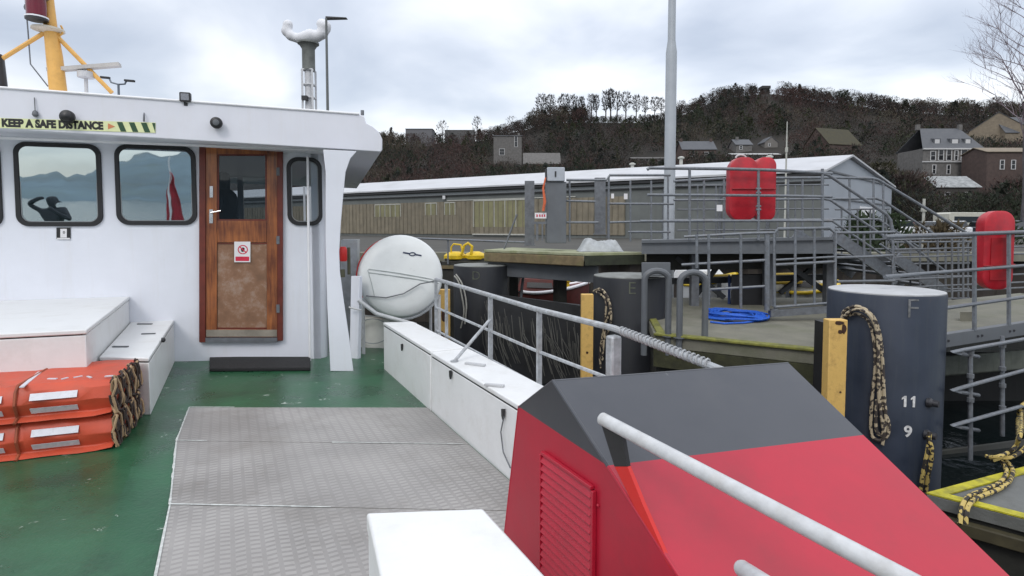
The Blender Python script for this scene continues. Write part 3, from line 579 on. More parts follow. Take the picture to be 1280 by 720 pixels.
# ---- orange buoyant floats (two stacked)
def floats():
    xr = -.60; 
    zsc = [(.0, .215), (.215, .43)]
    f_ = az(150,558,0)
    y0 = 4.22; dep = .62
    d = Vector((1, -.10, 0)).normalized(); nrm = Vector((-.10, -1, 0)).normalized()   # long direction, towards camera
    O = Vector((f_.x-.03, f_.y-.02, 0))
    labs = ['lower of the two orange buoyant floats, lying on the green deck', 'upper of the two orange buoyant floats with faded white marks on top']
    for i, (za, zb) in enumerate(zsc):
        t = thing('buoyant_float', O+wz*za, labs[i], 'life float', 'orange buoyant floats stacked by the white boxes')
        hh = zb-za; e = .045
        sec = [(-.02+e, .004), (-.02, .03), (.012, hh*.5), (-.01, hh-.035), (-.045, hh-.004), (-dep, hh-.004), (-dep-.03, hh*.5), (-dep, .004)]
        mb = MB(); Ln = 2.3; nseg = 26; rings = []
        for k in range(nseg+1):
            s_ = -Ln*k/nseg; inset = .03 if k == 0 else 0
            for (n_, z_) in sec:
                wob = .006*math.sin(k*2.3+z_*40+i)+.004*math.sin(k*5.1+n_*9)
                cz = hh/2; zz = cz+(z_-cz)*(1-inset*6*.6) if k == 0 else z_
                rings.append(O+d*(s_)+nrm*(n_-(wob if n_ > -.1 else 0))+wz*(za+zz+ (wob*.6 if .05 < z_ else 0)))
        ns = len(sec); fs = [tuple(range(ns-1,-1,-1)), tuple(nseg*ns+k for k in range(ns))]
        for k in range(nseg):
            for j in range(ns): m = (j+1) % ns; fs.append((k*ns+j, k*ns+m, (k+1)*ns+m, (k+1)*ns+j))
        mb.add(rings, fs); put('body', mb, ORANGE, t, smooth=30, bevel=.006)
        for k, (s0, s1) in enumerate(((-.17,-.40), (-.53,-.78), (-.91,-1.16), (-1.3,-1.55))):
            for (za_, zb_, n0_, n1_) in ((hh*.57, hh-.042, .012, -.008), (.04, hh*.42, -.013, .010)):
                P4 = [O+d*s0+nrm*(n0_+.006)+wz*(za+za_), O+d*s1+nrm*(n0_+.006)+wz*(za+za_), O+d*s1+nrm*(n1_+.006)+wz*(za+zb_), O+d*s0+nrm*(n1_+.006)+wz*(za+zb_)]
                sh = (zb_-za_)*.14; P4 = [P4[0]+wz*sh, P4[1]+wz*sh, P4[2]-wz*sh, P4[3]-wz*sh]
                mb = MB(); mb.prism(P4, nrm*.004); put('reflective_strip', mb, RETRO, t, smooth=0)
        # webbing straps
        mb = MB()
        for s0 in (-.47, -.845, -1.23):
            loop = [O+d*s0+nrm*(n_+.007)+wz*(za+z_) for n_, z_ in sec[:6]]
            mb.tube(loop, .009, 6)
        put('strap', mb, mat('dirty_orange_webbing', (.30,.07,.03), .7, var=.3), t)
        # becketed rope bundled at the right end
        rnd = random.Random(i+4)
        mb = MB(); mb2 = MB()
        for j in range(22):
            yy = .02-(j/21)*(dep-.02); r0 = .03+.03*rnd.random()
            pts = []
            for k in range(17):
                a = 2*math.pi*k/16; pts.append(O+d*(.008+.018*math.sin(a*1.5+j)+.010*rnd.random())+nrm*(yy+.028*math.cos(a))+wz*(za+hh*.5+hh*.46*math.sin(a)+.014*rnd.random()))
            (mb if j % 3 else mb2).tube(pts, .0065 if j % 3 else .0075, 6)
        put('grab_rope', mb, mat('dark_grab_rope', (.05,.035,.03), .8, var=.4), t); put('tan_rope', mb2, mat('tan_grab_rope', (.38,.26,.15), .8, var=.3), t)
        if i == 1:
            zz = za+hh-.001
            for (x0, y0_, x1, y1_, w) in ((27,484,50,465,.022),(60,473.5,71,473.5,.018),(77,474,85,472,.012),(92,472,103,470,.012),(109,470.5,114,472,.012),(131,470.5,143,469.5,.016)):
                a, c = az(x0,y0_,zz), az(x1,y1_,zz); mb = MB(); mb.bar(a, c, w, .006); put('faded_mark', mb, RETRO, t)
floats()

# ---- ship rail on the right side
RX = 1.78
rl = thing('ship_rail', (RX, 3, deck_z(RX)), 'galvanised three bar ship rail behind the long white lockers', 'rail')
tp = lambda x, y: ax(x, y, RX)
top = [tp(545,350), tp(612,371), tp(673,391), tp(768,417), tp(905,458)]
zt = .835; P0, P1 = top[0].y, 1.35
top = [Vector((RX, P0, .865)), Vector((RX, 3.2, .828)), Vector((RX, 2.35, .833)), Vector((RX, 1.61, .772))]
mb = MB(); mb.tube(top, .017, 10); put('top_bar', mb, SHIPRAIL, rl)
for zoff, nm in ((-.27, 'middle_bar'), (-.49, 'lower_bar')):
    mb = MB(); mb.tube([p+wz*zoff for p in top], .011, 8); put('mid_bar' if zoff > -.3 else 'lower_bar', mb, SHIPRAIL, rl)
for x in (545, 558, 613, 674):
    p = tp(x, 375+(x-545)*.32); mb = MB(); w = .016 if x > 600 else .013
    zt_ = .865-.037*(P0-p.y)/(P0-3.2) if p.y > 3.2 else .828
    mb.bar((RX, p.y, deck_z(RX)+.05), (RX, p.y, zt_-.012), w*2, w*1.2, up=(0,1,0)); put('post', mb, SHIPRAIL, rl)
p = tp(613,400); mb = MB(); mb.tube([(RX,p.y,.66), (RX-.30, p.y-.02, LZ+.004)], .013, 8); mb.lathe((RX-.30,p.y-.02,LZ+.003), (0,0,1), [(.03,0),(.03,.006)], 10); put('brace', mb, SHIPRAIL, rl)
p = tp(768,430); mb = MB(); mb.box(RX-.045, RX+.02, p.y-.04, p.y+.02, deck_z(RX)+.05, .80); put('end_post', mb, SHIPRAIL, rl, bevel=.012)
# spiral lashing over the nearer half of the top bar and a knot
mb = MB(); pts = []; n = 230
for k in range(n):
    t_ = k/(n-1); y = 2.30-t_*.60; a = t_*44*math.pi; zc = .831-.046*t_
    pts.append((RX+.0195*math.cos(a), y, zc+.0195*math.sin(a)))
mb.tube(pts, .005, 5); put('lashing', mb, mat('grey_lashing', (.33,.34,.35), .6, var=.3, vscale=60), rl)

# ---- life raft drum
RD = 6.55
dr_c = ad(503,345,RD); axis = Vector((.50,-.84,.22)).normalized()
axis = (RV*.30 - Vector((st,ct,0))*.93 + wz*.10).normalized()
rr_ = 52.5/F_PX*RD
lr = thing('life_raft_canister', (dr_c.x, dr_c.y, deck_z(1.4)), 'large round white life raft drum lying on its cradle beyond the lockers', 'life raft')
C0 = dr_c-axis*.02
GRP = mat('white_fibreglass', (.74,.76,.75), .35, var=.04, vscale=4, dirt=(.5,.5,.46), dscale=3, damt=.25, bump=.04, bscale=8)
mb = MB(); mb.lathe(C0, -axis, [(rr_*.35,-.055),(rr_*.7,-.035),(rr_*.93,-.005),(rr_*.985,.03),(rr_,.08),(rr_,.42)], 48); put('near_half', mb, GRP, lr, smooth=40)
mb = MB(); mb.lathe(C0-axis*.423, -axis, [(rr_*1.03,0),(rr_*1.03,.05)], 48); put('joint_band', mb, mat('red_band', (.55,.03,.03), .4), lr)
mb = MB(); mb.lathe(C0-axis*.476, -axis, [(rr_,0),(rr_,.5),(rr_*.9,.56),(rr_*.4,.6)], 48); put('far_half', mb, GRP, lr, smooth=40)
e1 = axis.cross(wz).normalized()*-1; e2 = e1.cross(axis).normalized()
if e2.z < 0: e2 = -e2
if e1.dot(RV) < 0: e1 = -e1
RIB = mat('grey_recess_line', (.42,.45,.44), .5)
def onc(a, b, o=.0): 
    r = math.hypot(a, b); dome = .055-.02*min(1, max(0,(r-.35)/.35)) if r < .7 else .035-.03*((r-.7)/.23)
    if r < .35: dome = .056
    return C0+e1*(a*rr_)+e2*(b*rr_)+axis*(dome+o)
onc0 = onc; onc = lambda p, q, o=.004: onc0(p, q, o)
mb = MB(); mb.tube([onc(-.78,.18), onc(-.4,.12), onc(-.1,.07), onc(.2,.01), onc(.5,-.05), onc(.86,-.14)], .007, 6); mb.tube([onc(-.78,.1), onc(-.4,.04), onc(-.1,-.01), onc(.2,-.06), onc(.5,-.12), onc(.86,-.2)], .007, 6); mb.tube([onc(-.8,.16), onc(-.72,-.15), onc(-.66,-.45)], .005, 6); put('moulded_ridge', mb, RIB, lr)
mb = MB(); mb.prism([onc(.02,.54,.003), onc(.18,.51,.003), onc(.18,.545,.003), onc(.02,.575,.003)], axis*.003); mb.prism([onc(.3,.49,.003), onc(.46,.46,.003), onc(.46,.495,.003), onc(.3,.525,.003)], axis*.003)
cc = onc(.24,.515,.004); mb.ring([cc+e1*(x*.04)+e2*(y*.024) for x, y in circ], [cc+e1*(x*.026)+e2*(y*.012) for x, y in circ], axis*.003); put('logo', mb, mat('dark_blue_print', (.02,.03,.07), .5), lr)
mb = MB(); mb.tube([onc(-.85,-.44,.03), onc(-.4,-.5,.03), onc(0,-.42,.03), onc(.4,-.2,.03), Vector((RX,P0,.85))], .007, 6); put('lashing_line', mb, STEELD, lr)
mb = MB(); z0 = dr_c.z-rr_
for s_ in (.10, .72):
    pc = dr_c-axis*s_
    arc = [pc+e1*(math.sin(a)*rr_*1.03)-e2*(math.cos(a)*rr_*1.03) for a in [rad(-62+12.4*k) for k in range(11)]]
    mb.tube(arc, .022, 8)
    for sg_ in (0, 10): mb.tube([arc[sg_], (arc[sg_].x, arc[sg_].y, deck_z(1.4)-.05)], .02, 8)
mb.tube([dr_c-axis*.1-e2*rr_*1.03, dr_c-axis*.72-e2*rr_*1.03], .02, 8)
put('cradle', mb, RAILPAINT, lr)
# white stand, cabinet and fittings between the wing plate and the drum
sd_ = thing('cradle_post', az(445,455,-.05), 'white upright post with a dark foot beside the round life raft drum', 'post')
a = ad(444,452,6.3); b = ad(446,345,6.3)
mb = MB(); mb.bar(a, b, .11, .06); put('post', mb, WHITE, sd_, bevel=.006)
mb = MB(); mb.bar(a-wz*.045, a, .16, .1); put('foot', mb, RUBBER, sd_, bevel=.006)
mb = MB(); mb.tube([ad(448,375,6.25), ad(470,392,6.3), ad(520,406,6.45)], .022, 8); mb.tube([ad(436,384,6.2), ad(452,388,6.2)], .01, 6); put('arm', mb, RAILPAINT, sd_)
cab = thing('wall_cabinet', ad(435,330,7.2), 'pale grey cabinet with a red and white lifebuoy light beside the wing plate', 'cabinet')
mb = MB(); mb.hexa([ad(422,460,7.1), ad(442,460,7.1), ad(446,459,7.6), ad(426,459,7.6)], [ad(426,300,7.1), ad(447,300,7.1), ad(450,299,7.6), ad(430,299,7.6)]); put('cabinet_body', mb, mat('pale_grey_cabinet', (.45,.47,.48), .5, var=.15, vscale=14, dirt=(.3,.25,.2), dscale=8, damt=.4), cab)
mb = MB(); mb.lathe(ad(429,318,6.6), (0,0,1), [(.035,-.08),(.045,-.06),(.045,.06),(.03,.09)], 12); put('red_lamp', mb, ORED, cab)
mb = MB(); mb.lathe(ad(436,322,6.7), (0,0,1), [(.02,-.2),(.02,.12)], 10); mb.lathe(ad(428,340,6.6), (0,0,1), [(.03,-.06),(.03,.03)], 10); put('dark_fitting', mb, mat('olive_fitting', (.1,.1,.06), .5), cab)
tk = thing('white_tank', ad(480,425,7.4), 'low white tank with a pale base under the life raft drum', 'tank')
mb = MB(); mb.hexa([ad(450,438,6.9), ad(500,438,6.9), ad(500,436,7.5), ad(450,436,7.5)], [ad(450,395,6.9), ad(500,400,6.9), ad(500,398,7.5), ad(450,393,7.5)]); put('body', mb, mat('cream_paint', (.6,.6,.56), .5, var=.1), tk, bevel=.03)
mb = MB(); mb.hexa([ad(448,452,6.8), ad(505,452,6.8), ad(505,448,7.5), ad(448,448,7.5)], [ad(448,439,6.8), ad(505,439,6.8), ad(505,437,7.5), ad(448,437,7.5)]); put('base', mb, WHITE2, tk)
mb = MB(); c = ad(466,414,6.82); mb.tube([c+RV*(.2*math.cos(a))+wz*(.15*math.sin(a)) for a in [2*math.pi*k/20 for k in range(21)]], .006, 6); put('hose', mb, mat('grey_hose', (.3,.33,.34), .5), tk)

# ---- red and black casing
CXL = 1.0
A_ = ax(690,475,CXL); K_ = ax(759,582,CXL)
sl_dir = (K_-A_).normalized()
Nn = (az(985,453,A_.z)-A_).cross(sl_dir); Nn = Nn if Nn.z > 0 else -Nn
B_ = az(985,453,A_.z); Cpt = apl(1262,720,A_,Nn); Kn = A_+sl_dir*1.55; Cn = B_+(Cpt-B_).normalized()*1.75
Cn = Vector(Cn); 
G_ = ax(648,508,CXL); zb = deck_z(1.2)-.0
G0 = ax(631,662,CXL); G0 = G_+(G0-G_)*((G_.z-zb)/(G_.z-G0.z))
cs = thing('engine_casing', (CXL, 1.5, zb), 'wedge shaped steel casing painted red with a black top, sloping towards the viewer', 'casing')
# side profile in the plane X = CXL, far and near, paint line at z = KZ
KZ = K_.z; nearz = Kn.z
Kb = Vector((CXL, Kn.y-.02, zb))
# right side profile (outboard)
w_ = B_-A_
Gr = G_+w_*1.0; G0r = G0+w_; 
tR = (KZ-B_.z)/(Cn.z-B_.z); KR = B_+(Cn-B_)*tR
Cb = Vector((Cn.x, Cn.y-.02, zb-.9)); 
eps = .0
def quadset(mb, quads):
    for qd in quads: mb.add(qd, [tuple(range(len(qd)))])
redq = [[G0, Kb, Kn, K_, G_], [K_, Kn, Cn, KR], [G0r, Gr, KR, Cn, Cb], [G0, G_, Gr, G0r], [Kb, Cb, Cn, Kn], [G0, G0r, Cb, Kb]]
mb = MB(); quadset(mb, redq); put('red_body', mb, RED, cs, smooth=0)
mb = MB(); quadset(mb, [[G_, K_, A_], [A_, K_, KR, B_], [Gr, B_, KR], [G_, A_, B_, Gr]]); put('black_top', mb, BLK, cs, smooth=0)
for oo in cs.children:
    import bmesh
    bm = bmesh.new(); bm.from_mesh(oo.data); bmesh.ops.remove_doubles(bm, verts=bm.verts, dist=1e-5); bmesh.ops.recalc_face_normals(bm, faces=bm.faces); bm.to_mesh(oo.data); bm.free()
# rolled edges
mb = MB(); mb.tube([A_+Vector((.004,0,-.004)), K_+Vector((.004,0,-.004))], .006, 8); mb.tube([A_+Vector((.004,0,-.004)), G_+Vector((.004,0,-.004))], .006, 8); mb.tube([A_-wz*.005, B_-wz*.005], .006, 8); put('top_edge', mb, BLK, cs)
mb = MB(); mb.tube([K_+Vector((.004,0,-.004)), Kn+Vector((.004,0,-.004))], .006, 8); mb.tube([G_+Vector((.004,0,0)), G0+Vector((.004,0,0))], .006, 8); put('ridge_edge', mb, RED, cs)
# louvre
pc = lambda x, y, o=0: ax(x, y, CXL-o)
mb = MB(); q4 = [pc(680,571), pc(743,607), pc(740,790), pc(679,705)]
yA, yB = pc(680,600).y, pc(743,640).y; zA, zB = pc(680,571).z, pc(743,607).z
zt = (zA+zB)/2; zbm = .12
for (y0, y1, z0, z1) in ((yB-.012, yB, zbm, zt), (yA, yA+.012, zbm, zt)): mb.box(CXL-.016, CXL-.001, y0, y1, z0, z1)
mb.box(CXL-.016, CXL-.001, yB, yA, zt, zt+.012); put('louvre_frame', mb, RED, cs, bevel=.002)
mb = MB(); mb.box(CXL-.0022, CXL-.001, yB+.001, yA-.001, zbm, zt-.001); put('vent_opening', mb, mat('shadow_red', (.10,.006,.01), .6), cs)
n = 15; pitch = (zt-zbm)/n; 
for k in range(n):
    z0 = zbm+k*pitch; mb = MB()
    mb.hexa([(CXL-.017,yB+.002,z0+.003),(CXL-.0135,yB+.002,z0),(CXL-.0135,yA-.002,z0),(CXL-.017,yA-.002,z0+.003)], [(CXL-.006,yB+.002,z0+pitch*.8),(CXL-.003,yB+.002,z0+pitch*.8-.003),(CXL-.003,yA-.002,z0+pitch*.8-.003),(CXL-.006,yA-.002,z0+pitch*.8)])
    put('louvre_blade', mb, RED, cs)
mb = MB()
for (y, z) in ((yA+.02, zt-.05), (yA+.02, zt-.26), (yB-.022, zt-.04)): mb.lathe((CXL-.001, y, z), (-1,0,0), [(.006,0),(.006,.003),(.002,.006)], 8)
put('bolt', mb, RED, cs)

# ---- handrail by the casing
he = ad(752,523,1.70); hn = ad(1125,721,1.02)
hd = (hn-he).normalized()
hr = thing('handrail', he, 'thick white handrail pipe running over the red casing on a black and red painted bracket', 'handrail')
mb = MB(); mb.tube([he, he+hd*1.6], .019, 20); put('pipe', mb, RAILPAINT, hr, bevel=.003)
plx = lambda x, y: ax(x, y, he.x+.006)
pt = he-Vector((0,0,.004))
b1 = [plx(752,532), plx(777,541), plx(784,583), plx(768,583)]; b2 = [plx(768.2,583.3), plx(784.2,583.3), plx(803,630), plx(840,714), plx(800,648)]
mb = MB(); mb.prism(b1, (.012,0,0)); put('bracket_top', mb, BLACKP, hr); mb = MB(); mb.prism(b2, (.012,0,0)); put('bracket_foot', mb, ORED, hr)  # foot is a brighter red than the casing, its sunlit facing put into colour
h2e = ad(928,711,1.12); h2n = ad(965,735,1.02)
h2 = thing('handrail', h2e, 'second white handrail pipe, lower, with only its rounded end showing beneath the long one', 'handrail')
mb = MB(); d2 = (h2n-h2e).normalized(); mb.tube([h2e-d2*.012, h2e-d2*.008, h2e, h2e+d2*.8], [.006,.014,.0165,.0165], 16); put('pipe', mb, RAILPAINT, h2)
mb = MB(); pe = h2e+d2*.6; mb.tube([pe, (pe.x, pe.y, 0)], .016, 10); put('post', mb, RAILPAINT, h2)

def mirror_at(px, yback):   # where a person must stand for the wall's windows to show them at a pixel column
    best_ = None
    for k in range(-700, 200):
        P = Vector((k*.01, yback, 1.4)); M_ = P-wn*(2*(P-Vector((0,WA,1.4))).dot(wn)); v_ = M_-CAMLOC; x = CX+F_PX*v_.dot(RV)/v_.dot(FV)
        if best_ is None or abs(x-px) < best_[0]: best_ = (abs(x-px), k*.01)
    return best_[1]
# ---- things astern that the windows mirror: ensign and the two people on deck
EX = mirror_at(213, -5.3); en = thing('ensign_staff', (EX,-5.2,0), 'white staff with a furled red flag, mirrored in the window left of the door', 'flagstaff')
mb = MB(); mb.tube([(EX,-5.2,0), (EX,-5.45,2.9)], .028, 10); put('staff', mb, LINER, en)
mb = MB(); pr = []
for (z, w) in ((2.45,.05),(2.2,.16),(1.8,.28),(1.4,.38),(1.05,.45),(1.0,.40)):
    pr.append((z, w))
vs = []; fs = []
for i, (z, w) in enumerate(pr):
    for k in range(9):
        t_ = k/8; vs.append((EX-w*.35+w*t_, -5.38-.015*z+.06*math.sin(t_*9+z*2), z-.1*abs(t_-.5)))
for i in range(len(pr)-1):
    for k in range(8): fs.append((i*9+k, i*9+k+1, (i+1)*9+k+1, (i+1)*9+k))
mb.add(vs, fs); fo = put('flag', mb, mat('red_flag_cloth', (.42,.015,.03), .8, var=.2), en, smooth=80)
m = fo.modifiers.new('solid', 'SOLIDIFY'); m.thickness = .01
def person(name, loc, pose, label):
    v = {'pelvis':(0,0,.92),'chest':(0,.02,1.25),'neck':(0,.02,1.45),'head':(0,.04,1.56),'crown':(0,.03,1.68),
         'hl':(-.10,0,.86),'kl':(-.12,.03,.48),'al':(-.13,-.02,.09),'tl':(-.14,.14,.04),'hr':(.10,0,.86),'kr':(.12,.03,.48),'ar':(.13,-.02,.09),'tr':(.14,.14,.04),
         'sl':(-.19,.02,1.38),'sr':(.19,.02,1.38)}
    if pose == 'camera': v.update(el=(-.27,.02,1.13), wl=(-.09,.20,1.24), fl=(-.04,.25,1.27), er=(.27,.02,1.13), wr=(.09,.20,1.24), fr=(.04,.25,1.27))
    else: v.update(el=(-.38,.12,1.50), wl=(-.12,.16,1.62), fl=(-.05,.17,1.64), er=(.36,.10,1.20), wr=(.12,.24,1.40), fr=(.05,.24,1.46))
    R_ = dict(pelvis=.15,chest=.165,neck=.06,head=.095,crown=.075,hl=.1,kl=.062,al=.045,tl=.035,hr=.1,kr=.062,ar=.045,tr=.035,sl=.07,sr=.07,el=.05,er=.05,wl=.034,wr=.034,fl=.036,fr=.036)
    names = list(v); E2 = [('pelvis','chest'),('chest','neck'),('neck','head'),('head','crown'),('pelvis','hl'),('hl','kl'),('kl','al'),('al','tl'),('pelvis','hr'),('hr','kr'),('kr','ar'),('ar','tr'),('chest','sl'),('chest','sr'),('sl','el'),('el','wl'),('wl','fl'),('sr','er'),('er','wr'),('wr','fr')]
    me = bpy.data.meshes.new(name); me.from_pydata([v[n] for n in names], [(names.index(a), names.index(b)) for a, b in E2], []); me.update()
    o = bpy.data.objects.new(name, me); C.objects.link(o); o.location = loc
    sk = o.modifiers.new('skin', 'SKIN'); sk.use_smooth_shade = True
    if not me.skin_vertices:
        bpy.context.view_layer.objects.active = o
    if me.skin_vertices:
        for i, n in enumerate(names): me.skin_vertices[0].data[i].radius = (R_[n], R_[n])
        me.skin_vertices[0].data[0].use_root = True
    o.modifiers.new('sub', 'SUBSURF').levels = 2; o.modifiers['sub'].render_levels = 2
    me.materials.append(mat('dark_clothing', (.02,.022,.028), .8, var=.2))
    return tag(o, label, 'person')
person('person', (mirror_at(68, -.30), -.30, 0), 'raised', 'person in dark clothes filming with raised elbows, mirrored in the window under the sign')
pp = al(285, 300, WA+1.15, WB); pi_ = person('person', (pp.x, pp.y, .36), 'camera', 'dark silhouette of a person standing in the cabin behind the door glass'); pi_.rotation_euler = (0, 0, rad(62)); pi_.scale = (.8, .9, 1.0)
# ================================================================== HARBOUR
WZ = -1.55; QZ = .5
YV = Vector((st, ct, 0))     # horizontal view direction
def cp_(x, y, D, z=None):     # point at forward depth D on pixel column x; z from pixel row y unless given
    p = CAMLOC + ray(x, y)*D
    if z is not None: p = Vector((p.x, p.y, z))
    return p
WATER = mat('harbour_water', (.006,.010,.011), .10, var=.2, vscale=.5, bump=0)
nt = WATER.node_tree; N = nt.nodes; L = nt.links; b = N['Principled BSDF']
geo = N.new('ShaderNodeNewGeometry'); n = N.new('ShaderNodeTexNoise'); n.inputs['Scale'].default_value = 2.2; n.inputs['Detail'].default_value = 6; L.new(geo.outputs['Position'], n.inputs['Vector'])
bp = N.new('ShaderNodeBump'); bp.inputs['Strength'].default_value = .5; bp.inputs['Distance'].default_value = .06; L.new(n.outputs['Fac'], bp.inputs['Height']); L.new(bp.outputs['Normal'], b.inputs['Normal'])
mb = MB(); mb.add([(-9000,-9000,WZ),(9000,-9000,WZ),(9000,9000,WZ),(-9000,9000,WZ)], [(0,1,2,3)]); tag(put('harbour_water', mb, WATER, smooth=0), kind='structure')
# ---- quay ground with its wall of sheet piling
ASPH = mat('quay_tarmac', (.045,.043,.036), .85, var=.2, vscale=.8, bump=.2, bscale=20, dirt=(.09,.085,.07), dscale=.5, damt=.6)
def g2(lat, D): return RV*lat + YV*D      # lateral, forward -> ground xy (z = 0)
qa = g2(-60, 17.5); qb = g2(60, 17.5)
mb = MB()
mb.add([(*g2(-400,17.5).xy,QZ),(*g2(400,17.5).xy,QZ),(*g2(900,900).xy,QZ),(*g2(-900,900).xy,QZ)], [(0,1,2,3)])
tag(put('quay_ground', mb, ASPH, smooth=0), kind='structure')
mb = MB(); vs = []; n = 300
for k in range(n):
    lat = -45+90*k/n; o = [0,0,.22,.22][k % 4]; p = g2(lat, 17.5-o); vs += [(p.x,p.y,WZ-.4),(p.x,p.y,QZ-.12)]
mb.add(vs, [(2*k,2*k+2,2*k+3,2*k+1) for k in range(n-1)])
qw = put('sheet_piling', mb, mat('rusty_dark_sheet_piling', (.03,.024,.02), .7, var=.4, vscale=3, dirt=(.05,.045,.02), dscale=2, damt=.8, streak=True), smooth=0)
tag(qw, 'dark rusty corrugated steel sheet piling wall under the quay edge behind the piles', 'quay wall')
mb = MB(); mb.bar(g2(-45,17.25)+wz*(QZ-.02), g2(45,17.25)+wz*(QZ-.02), .5, .28)
tag(put('quay_coping', mb, CONC, bevel=.02), 'long pale concrete coping on top of the quay wall', 'coping')

# ---- steel piles with their letters
def pile(x0, x1, D, ytop, letter, lab, marks=()):
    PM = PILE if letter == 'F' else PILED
    xc = (x0+x1)/2; r = (x1-x0)/2/F_PX*D; p = cp_(xc, ytop, D); zt = p.z; base = Vector((p.x, p.y, WZ-.3))
    t = thing('mooring_pile', base, lab, 'pile', 'lettered steel mooring piles')
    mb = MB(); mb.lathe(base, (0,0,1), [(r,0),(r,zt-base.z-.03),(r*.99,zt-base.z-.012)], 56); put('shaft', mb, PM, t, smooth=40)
    mb = MB(); mb.lathe(Vector((p.x,p.y,zt-.0115)), (0,0,1), [(r*.985,0),(r*.985,.012),(r*.9,.022)], 56); put('cap', mb, PILETOP if letter == 'F' else mat('darker_pile_cap', (.20,.21,.20), .7, var=.3, vscale=6, dirt=(.08,.08,.06), dscale=4, damt=.7), t, smooth=40)  # piles D and E take a darker copy of the cap colour
    c = Vector((p.x, p.y, 0))
    def surf(x, y, o=.004):   # point on the shaft seen at pixel
        d = ray(x, y); dh_ = Vector((d.x, d.y)); cc = Vector((c.x, c.y)); a = dh_.dot(dh_); b_ = -2*dh_.dot(cc); c_ = cc.dot(cc)-(r+o)**2
        disc = b_*b_-4*a*c_
        if disc < 0: disc = 0
        return CAMLOC+d*((-b_-math.sqrt(disc))/(2*a))
    return t, c, r, zt, surf
def bent_letter(parent, surf, c, r, txt, x, y, hpx, D, m, nm='lettering', bold=.004):
    o = surf(x, y); n = Vector((o.x-c.x, o.y-c.y, 0)).normalized(); u = wz.cross(n)
    ob = lettering(nm, txt, hpx/F_PX*D*1.38, m, o, u, wz, parent, bold=bold, extrude=.002)
    for v in ob.data.vertices:   # wrap round the shaft
        P = v.co+OFF[parent.name]; d_ = P-o; s = d_.dot(u); off_ = d_.dot(n); a = s/r
        rr = r+.004+off_; nn = n*math.cos(a)+u*math.sin(a); q_ = Vector((c.x, c.y, 0))+nn*rr; v.co = Vector((q_.x, q_.y, P.z))-OFF[parent.name]
LETG = mat('faded_grey_lettering', (.16,.165,.17), .6, var=.5, vscale=20); LETW = mat('white_lettering', (.6,.6,.6), .5, var=.25, vscale=25)
LETY = mat('faded_lettering', (.10,.11,.08), .6, var=.4, vscale=20)
pf, cF, rF, zF, sF = pile(1043,1169, 6.4, 362, 'F', 'nearest thick dark blue mooring pile, marked F, 11 and 9')
bent_letter(pf, sF, cF, rF, 'F', 1141, 387, 25, 5.95, LETG, bold=-.004)
def ones(parent, surf, c, r, x, y, hpx, D, m):
    o = surf(x, y); n = Vector((o.x-c.x, o.y-c.y, 0)).normalized(); u = wz.cross(n); h = hpx/F_PX*D
    for off in (-.36*h, .36*h):
        mb = MB(); pts = [(-.1*h,-.5*h),(.1*h,-.5*h),(.1*h,.5*h),(-.04*h,.5*h),(-.27*h,.30*h),(-.27*h,.14*h),(-.1*h,.24*h)]
        def at(s_, z_, e): a = (s_+off)/r; nn = n*math.cos(a)+u*math.sin(a); q_ = Vector((c.x,c.y,0))+nn*(r+e); return Vector((q_.x,q_.y,o.z+z_))
        mb.prism([at(s_, z_, .003) for s_, z_ in pts], n*.003); put('lettering', mb, m, parent)
ones(pf, sF, cF, rF, 1137, 502, 14, 5.9, LETW); bent_letter(pf, sF, cF, rF, '9', 1135, 540, 14, 5.9, LETW)
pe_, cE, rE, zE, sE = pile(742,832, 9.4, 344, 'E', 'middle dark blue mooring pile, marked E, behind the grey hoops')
bent_letter(pe_, sE, cE, rE, 'E', 790, 361, 16, 8.9, LETY, bold=-.003)
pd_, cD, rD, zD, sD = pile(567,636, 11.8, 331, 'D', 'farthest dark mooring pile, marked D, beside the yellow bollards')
bent_letter(pd_, sD, cD, rD, 'D', 595, 345, 11, 11.2, LETY, bold=-.003)
LUG = mat('dark_lug_steel', (.03,.03,.035), .5)
for (x, y) in ((1160,503), (1157,543)):
    o = sF(x, y, 0); n = Vector((o.x-cF.x, o.y-cF.y, 0)).normalized(); mb = MB(); mb.lathe(o-n*.01, (n+RV*.6), [(.05,0),(.05,.03),(.035,.05),(.035,.10)], 14); put('mooring_lug', mb, LUG, pf)
